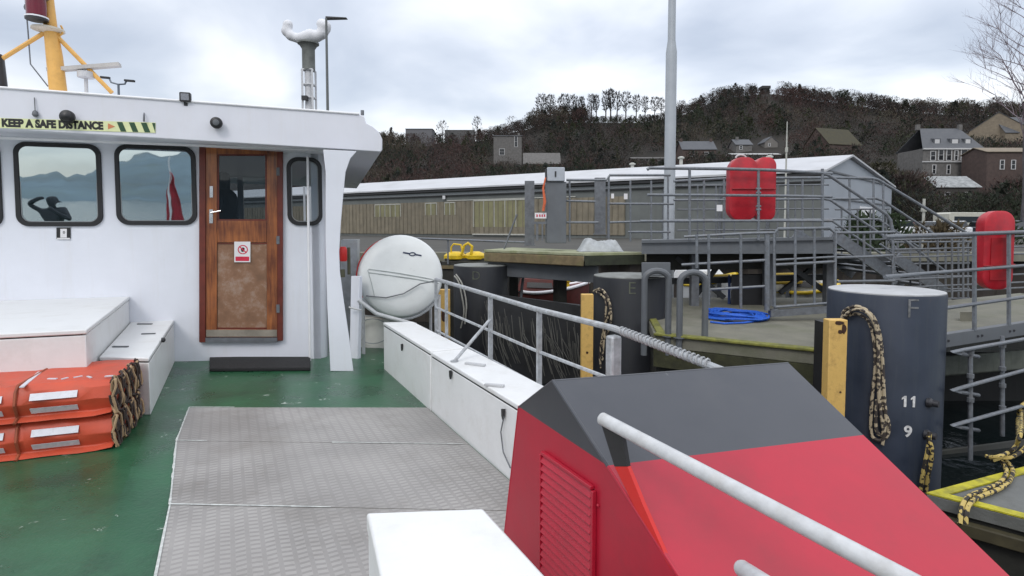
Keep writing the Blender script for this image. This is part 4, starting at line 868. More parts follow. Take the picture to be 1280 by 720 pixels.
# yellow fender boards and ropes
def board(x0, x1, y0, y1, D, lab, blots, zb=-1.5):
    a = cp_(x0, y0, D); b_ = cp_(x1, y0+1, D); u = (b_-a); u.z = 0; ln = u.length; u.normalize(); nn = wz.cross(u)
    t = thing('fender_board', Vector((a.x,a.y,zb)), lab, 'fender', 'yellow fender boards on the piles')
    mb = MB(); pts = [(0,0),(.55,.008),(.62,-.012),(1,-.004)]
    mb.hexa([Vector((a.x,a.y,zb)), Vector((a.x,a.y,zb))+u*ln, Vector((a.x,a.y,zb))+u*ln+nn*.12, Vector((a.x,a.y,zb))+nn*.12], [a, a+u*ln, a+u*ln+nn*.12, a+nn*.12])
    put('board', mb, YEL, t, bevel=.008)
    rm_ = mat('dark_rust', (.05,.02,.01), .8, var=.4)
    for (fx, fz, w, h) in blots:
        mb = MB(); c_ = a+u*(ln*fx)-wz*fz-nn*.0015; mb.prism([c_+u*(w*math.cos(k*.785)*(1+.3*math.sin(k*3.1)))+wz*(h*math.sin(k*.785)*(1+.35*math.cos(k*2.3))) for k in range(8)], -nn*.002); put('rust_patch', mb, rm_, t)
    mb = MB(); mb.box(0,0,0,0,0,0); 
    mb = MB(); c_ = a+nn*.12; mb.hexa([c_-wz*.9+u*.02, c_-wz*.9+u*(ln-.02), c_-wz*.9+u*(ln-.02)+nn*.2, c_-wz*.9+u*.02+nn*.2], [c_-wz*.05+u*.02, c_-wz*.05+u*(ln-.02), c_-wz*.05+u*(ln-.02)+nn*.2, c_-wz*.05+u*.02+nn*.2]); put('fender_backing', mb, RUBBER, t)
    return t
board(1037,1060,400,0+0 or 400,5.75,'tall yellow fender board in front of the pile marked F', [(.55,.03,.05,.02),(.8,.09,.025,.05),(.62,.12,.03,.02),(.7,.74,.012,.01)])
board(727,742,368,368,8.7,'yellow fender board left of the pile marked E', [(.5,.9,.02,.02)])
board(548,562,362,362,11.0,'worn yellow fender board on the pile marked D', [(.5,.5,.06,.12),(.3,.9,.05,.1)])
def rope(name, strands, m, lab, cat='rope', group=None, r=.014, seg=7, loc=None):
    t = thing(name, strands[0][0], lab, cat, group)
    for s_ in strands:
        # smooth the polyline
        P = [Vector(p) for p in s_]; Q = []
        for i in range(len(P)-1):
            p0 = P[max(i-1,0)]; p1 = P[i]; p2 = P[i+1]; p3 = P[min(i+2,len(P)-1)]
            for k in range(6):
                u_ = k/6; Q.append(.5*((2*p1)+(p2-p0)*u_+(2*p0-5*p1+4*p2-p3)*u_*u_+(3*p1-p0-3*p2+p3)*u_**3))
        Q.append(P[-1]); mb = MB(); mb.tube(Q, r, seg); put('strand', mb, m, t)
    return t
s6 = lambda x, y, o=.05: sF(x, y, o)
rope('mooring_rope', [
    [s6(1052,400), s6(1056,388), s6(1072,383,.09), s6(1090,394,.1), s6(1100,420), s6(1103,460), s6(1102,500), s6(1111,530), s6(1108,546), s6(1097,550), s6(1089,540), s6(1090,500), s6(1094,460), s6(1093,430), s6(1086,402), s6(1070,392), s6(1056,398)],
    [s6(1055,396,.08), s6(1068,387,.1), s6(1085,392,.13), s6(1096,414,.09), s6(1098,450,.09), s6(1099,500,.08), s6(1104,535,.07), s6(1102,545,.06), s6(1095,535,.07), s6(1096,500,.08)],
    [s6(1058,392,.06), s6(1074,386,.07), s6(1092,400,.08), s6(1102,440,.06), s6(1105,490,.06), s6(1107,524,.06), s6(1103,556,.06)]],
    ROPET, 'tan and black flecked mooring rope looped over the top of the pile marked F', 'rope', r=.017)
rope('mooring_rope', [[cp_(1040,412,5.9), cp_(1036,430,5.9), cp_(1028,452,6.0), cp_(1022,478,6.1)], [cp_(1042,408,5.9), cp_(1039,432,5.95), cp_(1031,455,6.05), cp_(1024,480,6.2)]], ROPET, 'short frayed rope hanging down left of the yellow board at the pile marked F', r=.014)
rope('mooring_rope', [[s6(1162,540,.1), s6(1160,560,.12), s6(1154,590,.1), s6(1151,612,.06)], [s6(1160,545,.12), s6(1165,565,.15), s6(1161,590,.12), s6(1157,615,.06)]], ROPEY, 'yellow and black rope hanging from the lug beside the number 9', r=.02)
sE5 = lambda x, y: sE(x, y, .05)
rope('mooring_rope', [[sE5(742,364), sE5(750,361), sE5(758,368), sE5(763,385), sE5(757,405), sE5(755,425), sE5(753,450)], [sE5(744,366), sE5(753,363), sE5(761,378), sE5(764,395), sE5(760,415), sE5(752,430)], [sE5(746,365), sE5(757,375), sE5(756,400), sE5(750,440), sE5(751,460)]], ROPET, 'tan rope draped over the yellow board at the pile marked E', r=.017)
sD5 = lambda x, y: sD(x, y, .06)
rope('mooring_rope', [[sD5(568,345), sD5(573,352), sD5(577,368), sD5(580,390), sD5(576,410)], [sD5(570,343), sD5(578,356), sD5(583,380), sD5(581,405)]], mat('pale_rope', (.32,.32,.29), .7, var=.3), 'pale thin rope trailing down the pile marked D', r=.016)
# thin lines hanging between the rail and the far piles
rnd = random.Random(3)
LN = mat('weed_grey_line', (.10,.10,.09), .7, var=.3)
sl_ = []
for k in range(70):
    x = 600+rnd.random()*126; y = 372+(x-596)*.25+rnd.random()*30; a = cp_(x, y, 9.9+rnd.random()*.5); b_ = cp_(x+6+rnd.random()*14, y+30+rnd.random()*44, 10.1); m_ = (a+b_)/2-wz*.05-RV*.04; sl_.append([a, m_, b_])
t = thing('hanging_line', sl_[0][0], 'cluster of thin pale lines hanging from the dark fender net behind the ship rail', 'lines')
mb = MB()
for s_ in sl_: mb.tube(s_, .006, 4)
put('lines', mb, LN, t, smooth=0)
nf = MB(); nf.hexa([cp_(606,470,10.6,WZ-.2), cp_(740,470,10.6,WZ-.2), cp_(745,470,11.0,WZ-.2), cp_(606,470,11.0,WZ-.2)], [cp_(606,366,10.6), cp_(740,384,10.6), cp_(745,383,11.0), cp_(606,366,11.0)])
tag(put('rubber_fender', nf, mat('black_fender_rubber', (.014,.015,.017), .6, var=.5, vscale=3, dirt=(.03,.03,.028), dscale=3, damt=.5, streak=True), loc=cp_(640,470,10.6,WZ-.2)), 'black rubber fender panel standing in the water between piles D and E', 'fender')

# ---- main concrete pontoon
PZ = -.10
e0, e1_ = az(818,419,PZ), az(1037,441,PZ); ed = (e1_-e0).normalized(); e2_ = e1_+ed*.9
bk0, bk1 = az(812,388,PZ), az(1120,375,PZ)
pn = thing('pontoon', Vector((e0.x,e0.y,WZ)), 'concrete landing pontoon with a mossy yellow green edge behind the casing', 'pontoon')
def slab(top, z0, z1): 
    mb = MB(); top = [Vector((p.x,p.y,0)) for p in top]; mb.prism([p+wz*z0 for p in top], (0,0,z1-z0)); return mb
far0 = az(800,372,PZ); far1 = az(1190,372,PZ)
e3 = e2_+ (far1-e2_)*.02
put('deck', slab([e0+ed*.0, e2_, far1, far0], PZ-.16, PZ), CONC, pn, bevel=.01)
nrm_ = Vector((-ed.y, ed.x, 0)); nrm_ = nrm_ if nrm_.dot(YV) > 0 else -nrm_
mb = MB(); mb.prism([e0-nrm_*.05+wz*0, e2_-nrm_*.05, e2_+nrm_*.10, e0+nrm_*.10], (0,0,.035)); 
lft = (far0-e0).normalized(); ln = Vector((lft.y,-lft.x,0))
mb.prism([e0+nrm_*.101, e0+nrm_*.101+ed*.12, e0+lft*1.6+ed*.12, e0+lft*1.6], (0,0,.035))
put('mossy_edge', mb, MOSS, pn, bevel=.01)
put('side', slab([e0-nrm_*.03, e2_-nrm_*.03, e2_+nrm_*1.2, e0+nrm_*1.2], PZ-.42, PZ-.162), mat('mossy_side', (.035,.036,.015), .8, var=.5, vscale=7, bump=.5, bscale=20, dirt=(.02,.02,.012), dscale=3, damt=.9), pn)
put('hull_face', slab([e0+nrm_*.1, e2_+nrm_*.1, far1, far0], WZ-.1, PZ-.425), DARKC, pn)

# two grey hoops on the pontoon's corner
def hoop(xl, xr, ytop, ybl, ybr, D, lab):
    a = cp_(xl, ybl, D); b_ = cp_(xr, ybr, D*1.0); r = (b_-a); r.z = 0; u = r.normalized(); w = r.length; top = cp_((xl+xr)/2, ytop, D).z
    R_ = w/2; c = (a+b_)/2; c.z = top-R_*.75
    pts = [Vector((a.x,a.y,PZ-.25))]+[c-u*R_*math.cos(k*math.pi/10)+wz*R_*.75*math.sin(k*math.pi/10) for k in range(11)]+[Vector((b_.x,b_.y,PZ-.25))]
    mb = MB(); mb.tube(pts, .042, 10); t = thing('guard_hoop', Vector((a.x,a.y,PZ)), lab, 'hoop', 'grey tube hoops at the pontoon corner'); put('tube', mb, GREYP, t)
    mb = MB()
    for p in (pts[0], pts[-1]): mb.lathe(Vector((p.x,p.y,PZ+.001)), (0,0,1), [(.08,0),(.08,.012)], 12)
    put('foot_plate', mb, GREYP, t)
hoop(805, 835, 338, 420, 418, 7.6, 'left one of the two grey tube hoops, in front of the pile marked E')
hoop(849, 881, 340, 425, 415, 7.5, 'right one of the two grey tube hoops, beside the blue rope coil')
# grey box behind hoops
mb = MB(); mb.hexa([cp_(802,345,8.6), cp_(838,345,8.6), cp_(838,345,9.0), cp_(802,345,9.0)], [cp_(802,328,8.6), cp_(838,328,8.6), cp_(838,328,9.0), cp_(802,328,9.0)])
tag(put('junction_box', mb, GREYP, loc=cp_(802,345,8.6), bevel=.01), 'grey steel box under the platform edge above the left hoop', 'box')
# blue rope coil
c = az(918,398,PZ); P = []
for k in range(3):
    pts = []
    for i in range(75):
        a = 2*math.pi*i/12.5+k*2; rr = (.30+.05*math.sin(i*.7+k)+.13*(i/75)); pts.append(c+RV*(rr*1.05*math.cos(a)-.02+.04*k)+YV*(rr*1.1*math.sin(a))+wz*(.02+.008*(i%13)/2+.02*k+.012*math.sin(a*3+k)))
    P.append(pts)
t = thing('rope_coil', c, 'bright blue rope coiled on the concrete pontoon beside the right hoop', 'rope coil')
for pts in P: mb = MB(); mb.tube(pts, .016, 6); put('coil', mb, ROPEB, t)
mb = MB(); mb.tube([az(888,404,PZ)+wz*.02, az(905,406,PZ)+wz*.02, az(930,405,PZ)+wz*.02, az(958,401,PZ)+wz*.02, az(962,397,PZ)+wz*.02], .016, 6); put('loose_end', mb, ROPEB, t)

dk = thing('timber_dolphin', cp_(935,385,10.9,WZ), 'black block with a blue side strip behind the railing by the blue rope coil', 'dolphin')
mb = MB(); mb.hexa([cp_(914,400,10.7,WZ), cp_(957,400,10.7,WZ), cp_(957,400,11.5,WZ), cp_(914,400,11.5,WZ)], [cp_(914,343,10.7), cp_(957,342,10.7), cp_(957,342,11.5), cp_(914,343,11.5)]); put('block', mb, RUBBER, dk, bevel=.02)
mb = MB(); mb.hexa([cp_(910,400,10.8,WZ), cp_(913.6,400,10.8,WZ), cp_(913.6,400,11.2,WZ), cp_(910,400,11.2,WZ)], [cp_(910,344,10.8), cp_(913.6,344,10.8), cp_(913.6,344,11.2), cp_(910,344,11.2)]); put('blue_strip', mb, mat('dark_blue_strip', (.02,.04,.12), .5), dk)
# ---- railings on the pontoon (generic)
def pipe_rail(name, lab, segs, r=.024, m=STEEL, cat='railing', group=None, parts=None):
    """segs: list of (part name, [points], radius)"""
    t = thing(name, segs[0][1][0], lab, cat, group)
    for nm, pts, rr in segs: mb = MB(); mb.tube(pts, rr, 8); put(nm, mb, m, t)
    return t
D1 = 8.9; P_ = lambda x, y, D=D1: cp_(x, y, D)
segs = [('top_bar', [P_(855,296,9.1), P_(900,293.5,9.0), P_(940,291.5), P_(968,291)], .022), ('mid_bar', [P_(852,331,9.2), P_(960,325)], .022), ('mid_bar', [P_(883,362,9.2), P_(960,357.5)], .02)]
for x, y1 in ((871,335),(886,385),(926,385),(959,388)): segs.append(('post', [P_(x,293), P_(x,y1)], .022 if x < 950 else .04))
pipe_rail('pontoon_railing', 'grey railing behind the blue rope coil on the concrete pontoon', segs)
gt = thing('railing_gate', P_(968,388), 'grey tube gate panel at the foot of the stairs left of the pile marked F', 'gate')
for nm, pts, rr in [('frame', [P_(968,384), P_(968,292), P_(972,286), P_(1036,285), P_(1044,291), P_(1044,378), P_(968,384)], .024), ('bar', [P_(968,331), P_(1044,327)], .022), ('bar', [P_(968,325), P_(1044,321)], .016), ('bar', [P_(994,286), P_(994,382)], .02), ('bar', [P_(1018,286), P_(1018,380)], .02)]:
    mb = MB(); mb.tube(pts, rr, 8); put(nm, mb, STEEL, gt)
mb = MB(); mb.tube([P_(968,392), P_(968,386)], .06, 8); mb.bar(P_(962,392), P_(1046,386), .1, .1); put('kerb_bar', mb, STEELD, gt)
segs = [('top_bar', [P_(1044,291), P_(1070,291,9.2), P_(1118,290,9.5)], .022), ('mid_bar', [P_(1044,322), P_(1085,321,9.2), P_(1116,319,9.5)], .022), ('low_bar', [P_(1046,352), P_(1118,351,9.4)], .022), ('post', [P_(1080,291,9.3), P_(1080,365,9.3)], .02), ('post', [P_(1116,290,9.5), P_(1116,366,9.5)], .02)]
pipe_rail('pontoon_railing', 'grey railing behind the pale top of the pile marked F', segs)

# ---- upper landing platform and its beam
UD = 9.9
bm_ = thing('landing_platform', cp_(805,318,10.4), 'long grey steel platform beam carrying the upper railing and red case', 'platform')
mb = MB(); mb.hexa([cp_(802,317,10.2), cp_(1042,316,UD), cp_(1042,313,11.8), cp_(802,313,12.2)], [cp_(802,301,10.2), cp_(1042,297,UD), cp_(1042,296,11.8), cp_(802,299,12.2)]); put('side_beam', mb, GREYP, bm_, bevel=.01)
mb = MB(); mb.bar(cp_(802,302,10.15), cp_(1042,298,UD-.05), .03, .05); mb.bar(cp_(802,316,10.15), cp_(1042,315.5,UD-.05), .03, .04); put('flange', mb, GREYP, bm_)
mb = MB()
for x in (868, 960, 1036): mb.bar(cp_(x,318,10.6), cp_(x,380,10.6,WZ), .14, .14)
put('support_leg', mb, STEELD, bm_)
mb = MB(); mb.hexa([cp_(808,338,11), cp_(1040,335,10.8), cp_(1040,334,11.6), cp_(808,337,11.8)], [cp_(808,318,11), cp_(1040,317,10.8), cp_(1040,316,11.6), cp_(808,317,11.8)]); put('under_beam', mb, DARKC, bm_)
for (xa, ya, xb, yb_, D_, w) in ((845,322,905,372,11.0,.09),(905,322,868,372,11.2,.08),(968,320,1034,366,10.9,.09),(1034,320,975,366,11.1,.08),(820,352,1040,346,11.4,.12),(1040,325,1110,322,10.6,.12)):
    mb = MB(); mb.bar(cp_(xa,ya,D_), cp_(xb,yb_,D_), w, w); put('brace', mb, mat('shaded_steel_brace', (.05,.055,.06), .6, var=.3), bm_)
# timber faced landing stage
ts = thing('timber_landing', cp_(605,330,11.6), 'mossy timber topped landing stage on a grey beam between piles D and E', 'landing stage')
t0, t1, t2, t3 = cp_(605,316,11.8), cp_(730,317,10.2), cp_(806,306,10.6), cp_(640,306,13.2)
for p in (t0,t1,t2,t3): p.z = .90
tz_ = lambda x, y: None
mb = MB(); mb.hexa([p-wz*.05 for p in (t0,t1,t2,t3)], [t0,t1,t2,t3]); put('planking', mb, MOSSTOP, ts, bevel=.006)
dv = lambda a, b_: (b_-a).normalized()
mb = MB(); s0, s1 = t0-wz*.055, t1-wz*.055; iv = YV*.25
mb.hexa([s0-wz*.19+iv*0, s1-wz*.19, s1-wz*.19+iv, s0-wz*.19+iv], [s0, s1, s1+iv, s0+iv]); put('front_timber', mb, TIMB, ts, bevel=.02)
mb = MB(); s2 = t2-wz*.055; mb.hexa([s1-wz*.17+RV*.02, s2-wz*.17, s2-wz*.17+YV*.1, s1-wz*.17+YV*.1+RV*.02], [s1+RV*.02, s2, s2+YV*.1, s1+YV*.1+RV*.02]); put('end_board', mb, mat('dark_green_board', (.03,.035,.02), .7, var=.4, vscale=10), ts)
g0, g1 = cp_(610,336,11.9), cp_(748,342,10.4); g0.z = g1.z = .66
mb = MB(); mb.hexa([g0-wz*.30, g1-wz*.32, g1-wz*.32+iv, g0-wz*.30+iv], [g0, g1, g1+iv, g0+iv]); put('carrying_beam', mb, GREYP, ts, bevel=.01)
mb = MB()
for x, D in ((700,11.4),(640,12.4)): mb.bar(cp_(x,345,D,.4), cp_(x,345,D,WZ), .2, .2)
put('trestle_leg', mb, DARKC, ts)
mb = MB(); mb.tube([cp_(650,382,12), cp_(654,345,12)], .03, 6); put('prop', mb, STEELD, ts); mb = MB(); mb.tube([cp_(630,312,12.2), cp_(646,268,12.2)], .02, 6); put('prop', mb, STEELD, ts)
# tarpaulin bundle
tb = thing('tarpaulin_bundle', cp_(755,304,10.9,.90), 'crumpled pale grey tarpaulin bundle on the mossy landing stage', 'tarpaulin')
mb = MB(); nx_, ny_ = 40, 18; a0 = cp_(724,304,10.7,.905); b0_ = cp_(781,304,10.7,.905); vs = []
for i in range(nx_+1):
    for j in range(ny_+1):
        s_, t_ = i/nx_, j/ny_; e = min(1, 5*s_, 5*(1-s_))*min(1, 4*t_, 4*(1-t_)); e = math.sin(e*math.pi/2)
        hh_ = e*(.11+.09*math.exp(-((s_-.22)/.13)**2)+.03*math.sin(s_*13+t_*9)+.022*math.sin(t_*23+s_*17)+.03*abs(math.sin(t_*12+s_*2))+.05*math.exp(-((s_-.75)/.2)**2))
        p = lerp(a0, b0_, s_)+YV*(.55*t_+.04*math.sin(s_*9)); vs.append((p.x, p.y, .906+max(0,hh_)))
mb.add(vs, [(i*(ny_+1)+j, (i+1)*(ny_+1)+j, (i+1)*(ny_+1)+j+1, i*(ny_+1)+j+1) for i in range(nx_) for j in range(ny_)])
put('folds', mb, TARP, tb, smooth=60)
# control column
cc_ = thing('control_column', cp_(696,303,11.2), 'square grey control column with a pale cap box on the landing stage', 'column')
def boxpx(mb, x0, x1, y0, y1, D, dep=.3):
    f = YV*dep; return mb.hexa([cp_(x0,y1,D), cp_(x1,y1,D), cp_(x1,y1,D)+f, cp_(x0,y1,D)+f], [cp_(x0,y0,D), cp_(x1,y0,D), cp_(x1,y0,D)+f, cp_(x0,y0,D)+f])
mb = MB(); boxpx(mb, 683, 708, 227, 304, 11.2, .4); put('column', mb, GREYP, cc_, bevel=.01)
mb = MB(); boxpx(mb, 684, 706, 209, 226.5, 11.15, .3); put('cap_box', mb, mat('pale_grey_box', (.38,.41,.45), .5), cc_, bevel=.015)
mb = MB(); boxpx(mb, 693.5, 695.5, 214, 221, 11.14, .01); put('key_slot', mb, BLACKP, cc_)
mb = MB(); boxpx(mb, 681.5, 684, 211, 228, 11.2, .1); put('lamp_bracket', mb, BLACKP, cc_)
oh = thing('lifting_strop', cp_(680,222,11.1), 'orange red strop hanging down beside the grey control column', 'strop')
mb = MB(); mb.tube([cp_(682,222,11.1), cp_(679,235,11.1), cp_(681,252,11.1), cp_(679,264,11.1)], [.015,.02,.03,.025], 8); put('webbing', mb, mat('orange_webbing', (.6,.13,.05), .7, var=.2), oh)
ns = thing('notice_board', cp_(676,270,11.3), 'small white notice on a dark stand left of the control column', 'notice')
mb = MB(); boxpx(mb, 668.5, 683, 266, 273, 11.15, .02); put('plate', mb, SIGNW, ns)
mb = MB()
for i_, x in enumerate((670.5, 674, 677, 680)): boxpx(mb, x, x+1.6, 268, 271, 11.145, .003)
put('printed_marks', mb, SIGNR, ns)
mb = MB(); boxpx(mb, 664, 683, 277, 280, 11.2, .15); boxpx(mb, 670, 673, 280, 301, 11.2, .04); boxpx(mb, 677, 679, 280, 301, 11.2, .04); put('stand', mb, STEELD, ns)
# grey cladding posts behind
for (x0, x1, y0, y1, lb) in ((656,668,226,306,'narrow grey steel upright left of the orange strop'), (744,757,222,292,'broad dark grey steel upright right of the control column')):
    t = thing('steel_upright', cp_(x0,y1,12.2), lb, 'upright'); mb = MB(); boxpx(mb, x0, x1, y0, y1, 12.2, .12); put('plate', mb, STEELD, t); mb = MB(); boxpx(mb, x0-1, x1+1, y1, y1+1.5, 12.15, .2); put('foot', mb, STEELD, t)

# ---- upper railings
U = lambda x, y, D=UD: cp_(x, y, D)
segs = [('top_bar', [U(809,212), U(812,210), U(905,211), U(960,212.5), U(1040,217)], .028), ('mid_bar', [U(809,243.5), U(960,244.5), U(1040,246)], .024), ('low_bar', [U(800,276.5), U(960,276), U(1040,276)], .024)]
for x in (862, 948, 1028): segs.append(('post', [U(x,211), U(x,300)], .024))
for y in (236, 241, 258, 262): segs.append(('clamp', [U(945,y), U(951,y)], .02))
pipe_rail('upper_railing', 'front grey railing of the upper landing, passing before the red case', segs)
U2 = 11.4; V = lambda x, y, D=U2: cp_(x, y, D)
segs = [('top_bar', [V(708,225), V(758,225), V(762,219), V(838,219)], .026), ('mid_bar', [V(708,251), V(744,252)], .022), ('mid_bar', [V(760,254.5), V(842,255)], .022), ('low_bar', [V(708,278), V(748,278)], .022), ('low_bar', [V(762,278), V(838,276)], .022), ('toe_bar', [V(785,290), V(838,290)], .022)]
for x, y0 in ((712,225),(761,220),(788,226),(814,226),(835,219)): segs.append(('post', [V(x,y0), V(x,302)], .02))
pipe_rail('upper_railing', 'rear grey railing of the upper landing behind the tarpaulin bundle', segs)
segs = [('top_bar', [V(842,226.5), V(905,223), V(1036,222), V(1092,223)], .026), ('mid_bar', [V(842,250), V(905,250), V(1095,248)], .024), ('low_bar', [V(842,275), V(1098,274)], .02)]
for x in (880, 905, 985, 1003, 1062, 1092): segs.append(('post', [V(x,224), V(x,298)], .022))
pipe_rail('upper_railing', 'back grey railing of the upper landing between the red case and the stairs', segs)
segs = [('top_bar', [cp_(560,275,12.6), cp_(612,276,12.6)], .02), ('mid_bar', [cp_(560,297,12.9), cp_(650,303,12.4)], .02), ('low_bar', [cp_(520,302,13), cp_(604,318,12.4)], .02)]
segs = [('top_bar', [cp_(500,297,13.5), cp_(656,303,12.4)], .022), ('post', [cp_(560,300,13.1), cp_(560,330,13.1)], .02)]
pipe_rail('quayside_rail', 'single pale grey bar running low in front of the warehouse towards the landing stage', segs)
sg2 = [(862,228,'white card sign fixed on the rear railing below the horn of the pole', 866, 262, 270), ]
for (x0, x1, y0, y1, D, lb) in ((896,903,256,264,10.0,'small white card on the upper railing left of the red case'), (764,767.5,242,248,11.5,'left tiny white card behind the rear railing'), (780,784.5,242,249,11.5,'right tiny white card behind the rear railing')):
    mb = MB(); boxpx(mb, x0, x1, y0, y1, D, .01); t = tag(put('card_sign', mb, SIGNW, loc=cp_(x0,y1,D)), lb, 'sign')

for (D_, x0_, x1_, ys_, xs_, lb) in ((12.4, 1044, 1112, (262,284,300,312), (1052,1072,1088,1108), 'densely barred grey railing behind the top of the stairs'),
        (10.9, 1110, 1212, (303,316,330,346,362,374), (1122,1138,1160,1182,1198,1210), 'densely barred grey railing between the stairs and the single red case'),
        (12.8, 846, 1036, (232,262,288), (872,895,918,972,994,1016), 'second row of grey bars behind the double red case')):
    segs = [('bar', [cp_(x0_,y,D_), cp_(x1_,y-1,D_)], .018) for y in ys_]+[('post', [cp_(x,ys_[0],D_), cp_(x,ys_[-1]+8,D_)], .018) for x in xs_]
    pipe_rail('upper_railing' if D_ > 11 else 'pontoon_railing', lb, segs, m=STEELD)
# ---- lifebuoy cases
def red_case(px, D, ytop, ybot, wpx, turn, lab, lobes):
    zt_, zb_ = cp_(px, ytop, D).z, cp_(px, ybot, D).z; o = cp_(px, ybot, D); w = wpx/F_PX*D; hh = zt_-zb_
    t = thing('lifebuoy_case', o, lab, 'lifebuoy case', 'red plastic lifebuoy cases on the railings')
    u = (RV*math.cos(turn)+YV*math.sin(turn)); f = wz.cross(u)
    for (off, ww, dep, nm) in lobes:
        pr = rrect(ww*w, hh, min(ww*w*.42, .22), 7)
        c = o+u*(off*w)+wz*(hh/2); mb = MB()
        rings = []; lay = [(0,.90),(.015,1),(dep*.55,1.0),(dep*.82,.93),(dep,.72)]
        n = len(pr)
        for (dd, sc) in lay: rings += [c+u*(a*sc)+wz*(b_*(.5*(1+sc)))-f*(dep/2-dd)*-1*-1+f*0 for a, b_ in pr]
        fs = [tuple(range(n-1,-1,-1)), tuple((len(lay)-1)*n+k for k in range(n))]
        for i in range(len(lay)-1):
            for k in range(n): m_ = (k+1) % n; fs.append((i*n+k, i*n+m_, (i+1)*n+m_, (i+1)*n+k))
        mb.add(rings, fs); put(nm, mb, REDC, t, smooth=50)
    return t, o, u, f, hh, w
r1 = red_case(937, 10.25, 198, 276, 57, 0.0, 'double red lifebuoy case hanging on the upper landing railing', [(-.21,.60,.30,'shell'), (.27,.44,.28,'shell')])
t, o, u, f, hh, w = r1
mb = MB(); mb.tube([o-u*.22*w+wz*(hh+.0)-f*.0+u*(.09*math.cos(a))+wz*(.055*math.sin(a)) for a in [math.pi*k/8 for k in range(9)]], .018, 6); put('handle', mb, mat('pale_rope_handle', (.5,.5,.5), .6), t)
mb = MB(); mb.tube([o-u*.48*w+wz*hh*.5-YV*.17, o+u*.47*w+wz*hh*.5-YV*.17], .012, 6); put('seam', mb, mat('dark_red_seam', (.25,.01,.015), .5), t)
r2 = red_case(1239, 7.8, 264, 361, 38, 0.0, 'single red lifebuoy case standing behind the gangway railing at the right edge', [(0,.98,.22,'shell')])
t, o, u, f, hh, w = r2
mb = MB(); mb.prism([o+u*(w*x)+wz*(hh*z)-YV*.122 for x, z in ((-.30,.12),(.30,.12),(.30,.66),(-.30,.66))], YV*.01); put('recess', mb, mat('darker_red_panel', (.34,.008,.014), .5, var=.2), t)
mb = MB(); mb.tube([o+u*(w*-.5)+wz*(hh*.30)-YV*.115, o+u*(w*.5)+wz*(hh*.32)-YV*.115], .01, 6); put('seam', mb, mat('dark_red_rib', (.25,.01,.015), .5), t)

# ---- staircases going down to the right
def stair(lab, hi, lo, D0, D1_, width, nstep, railh_px):
    """hi, lo: pixel of the string's top and bottom; far string offset by width along YV"""
    a = cp_(*hi, D0); b_ = cp_(*lo, D1_); t = thing('staircase', b_, lab, 'stairs')
    iv = YV*width
    for k, o_ in enumerate((Vector(), iv)): mb = MB(); mb.bar(a+o_, b_+o_, .05, .20); put('stringer', mb, STEEL, t)
    mb = MB()
    for k in range(1, nstep):
        p = lerp(a, b_, k/nstep); u = Vector((b_.x-a.x, b_.y-a.y, 0)).normalized(); mb.hexa([p-u*.12-wz*.02, p+u*.12-wz*.02, p+u*.12-wz*.02+iv, p-u*.12-wz*.02+iv], [p-u*.12+wz*.015, p+u*.12+wz*.015, p+u*.12+wz*.015+iv, p-u*.12+wz*.015+iv])
    put('treads', mb, STEELD, t); return t, a, b_, iv
t, a, b_, iv = stair('grey open staircase dropping from the upper landing to the right, above the pile marked F', (1040,292), (1122,350), UD, UD+.2, 1.3, 8, 70)
u = (b_-a)
for nm, pts, rr in [('handrail', [U(1028,217), U(1036,219), U(1108,268), U(1113,275), U(1115,288)], .028), ('handrail', [U(1028,248), U(1038,250), U(1112,300), U(1120,312)], .024), ('handrail', [U(1040,276), U(1120,330)], .02), ('newel', [U(1115,282), U(1118,352)], .026),
                    ('handrail', [V(1090,223), V(1098,225), V(1150,256), V(1208,291)], .03), ('handrail', [V(1095,248), V(1104,251), V(1168,293)], .026), ('newel', [V(1104,226), V(1104,296)], .022), ('handrail', [V(1098,274), V(1150,310)], .022)]:
    mb = MB(); mb.tube(pts, rr, 8); put(nm, mb, STEEL, t)
t, a, b_, iv = stair('lower flight of grey stairs behind the pile marked F', (1120,322), (1180,365), 10.4, 10.4, 1.1, 6, 60)
for nm, pts, rr in [('handrail', [cp_(1120,292,10.4), cp_(1185,342,10.4)], .024), ('handrail', [cp_(1100,305,10.4), cp_(1150,342,10.4), cp_(1172,358,10.4)], .02)]:
    mb = MB(); mb.tube(pts, rr, 8); put(nm, mb, STEEL, t)

# ---- gangway on the right
gw = thing('gangway', cp_(1172,437,6.75), 'grey steel gangway with a concrete deck and three bar railing at the right edge', 'gangway')
ga, gb = cp_(1169,421,6.8), None
def gwp(x, y, off=0.0):   # plane of the gangway's near side: depth grows to the right
    # depth at x : linear from 6.75 at 1169 to 7.75 at 1281 in projective terms
    t_ = (x-1169)/112; inv = (1-t_)/6.75+t_/7.75; return cp_(x, y, 1/inv+off)
ext = 1420
def lin(x, y0, y1): return y0+(y1-y0)*(x-1169)/112
mb = MB(); fr_ = [gwp(1169,437), gwp(ext, lin(ext,437,419)), gwp(ext, lin(ext,420,403)), gwp(1169,420)]
mb.prism(fr_, YV*.10); put('side_beam', mb, GREYP, gw, bevel=.006)
mb = MB(); mb.prism([gwp(1169,432,.1), gwp(ext, lin(ext,432,415),.1), gwp(ext, lin(ext,423,406),.1), gwp(1169,424,.1)], YV*2.2); put('walkway', mb, CONC, gw)
mb = MB()
for x in (1180,1185,1222,1227,1262,1267,1300,1305):
    p = gwp(x, lin(x, 429.5, 412)-1); mb.lathe(p+YV*.001, -YV, [(.016,0),(.016,.012)], 8)
put('bolt', mb, LUG, gw)
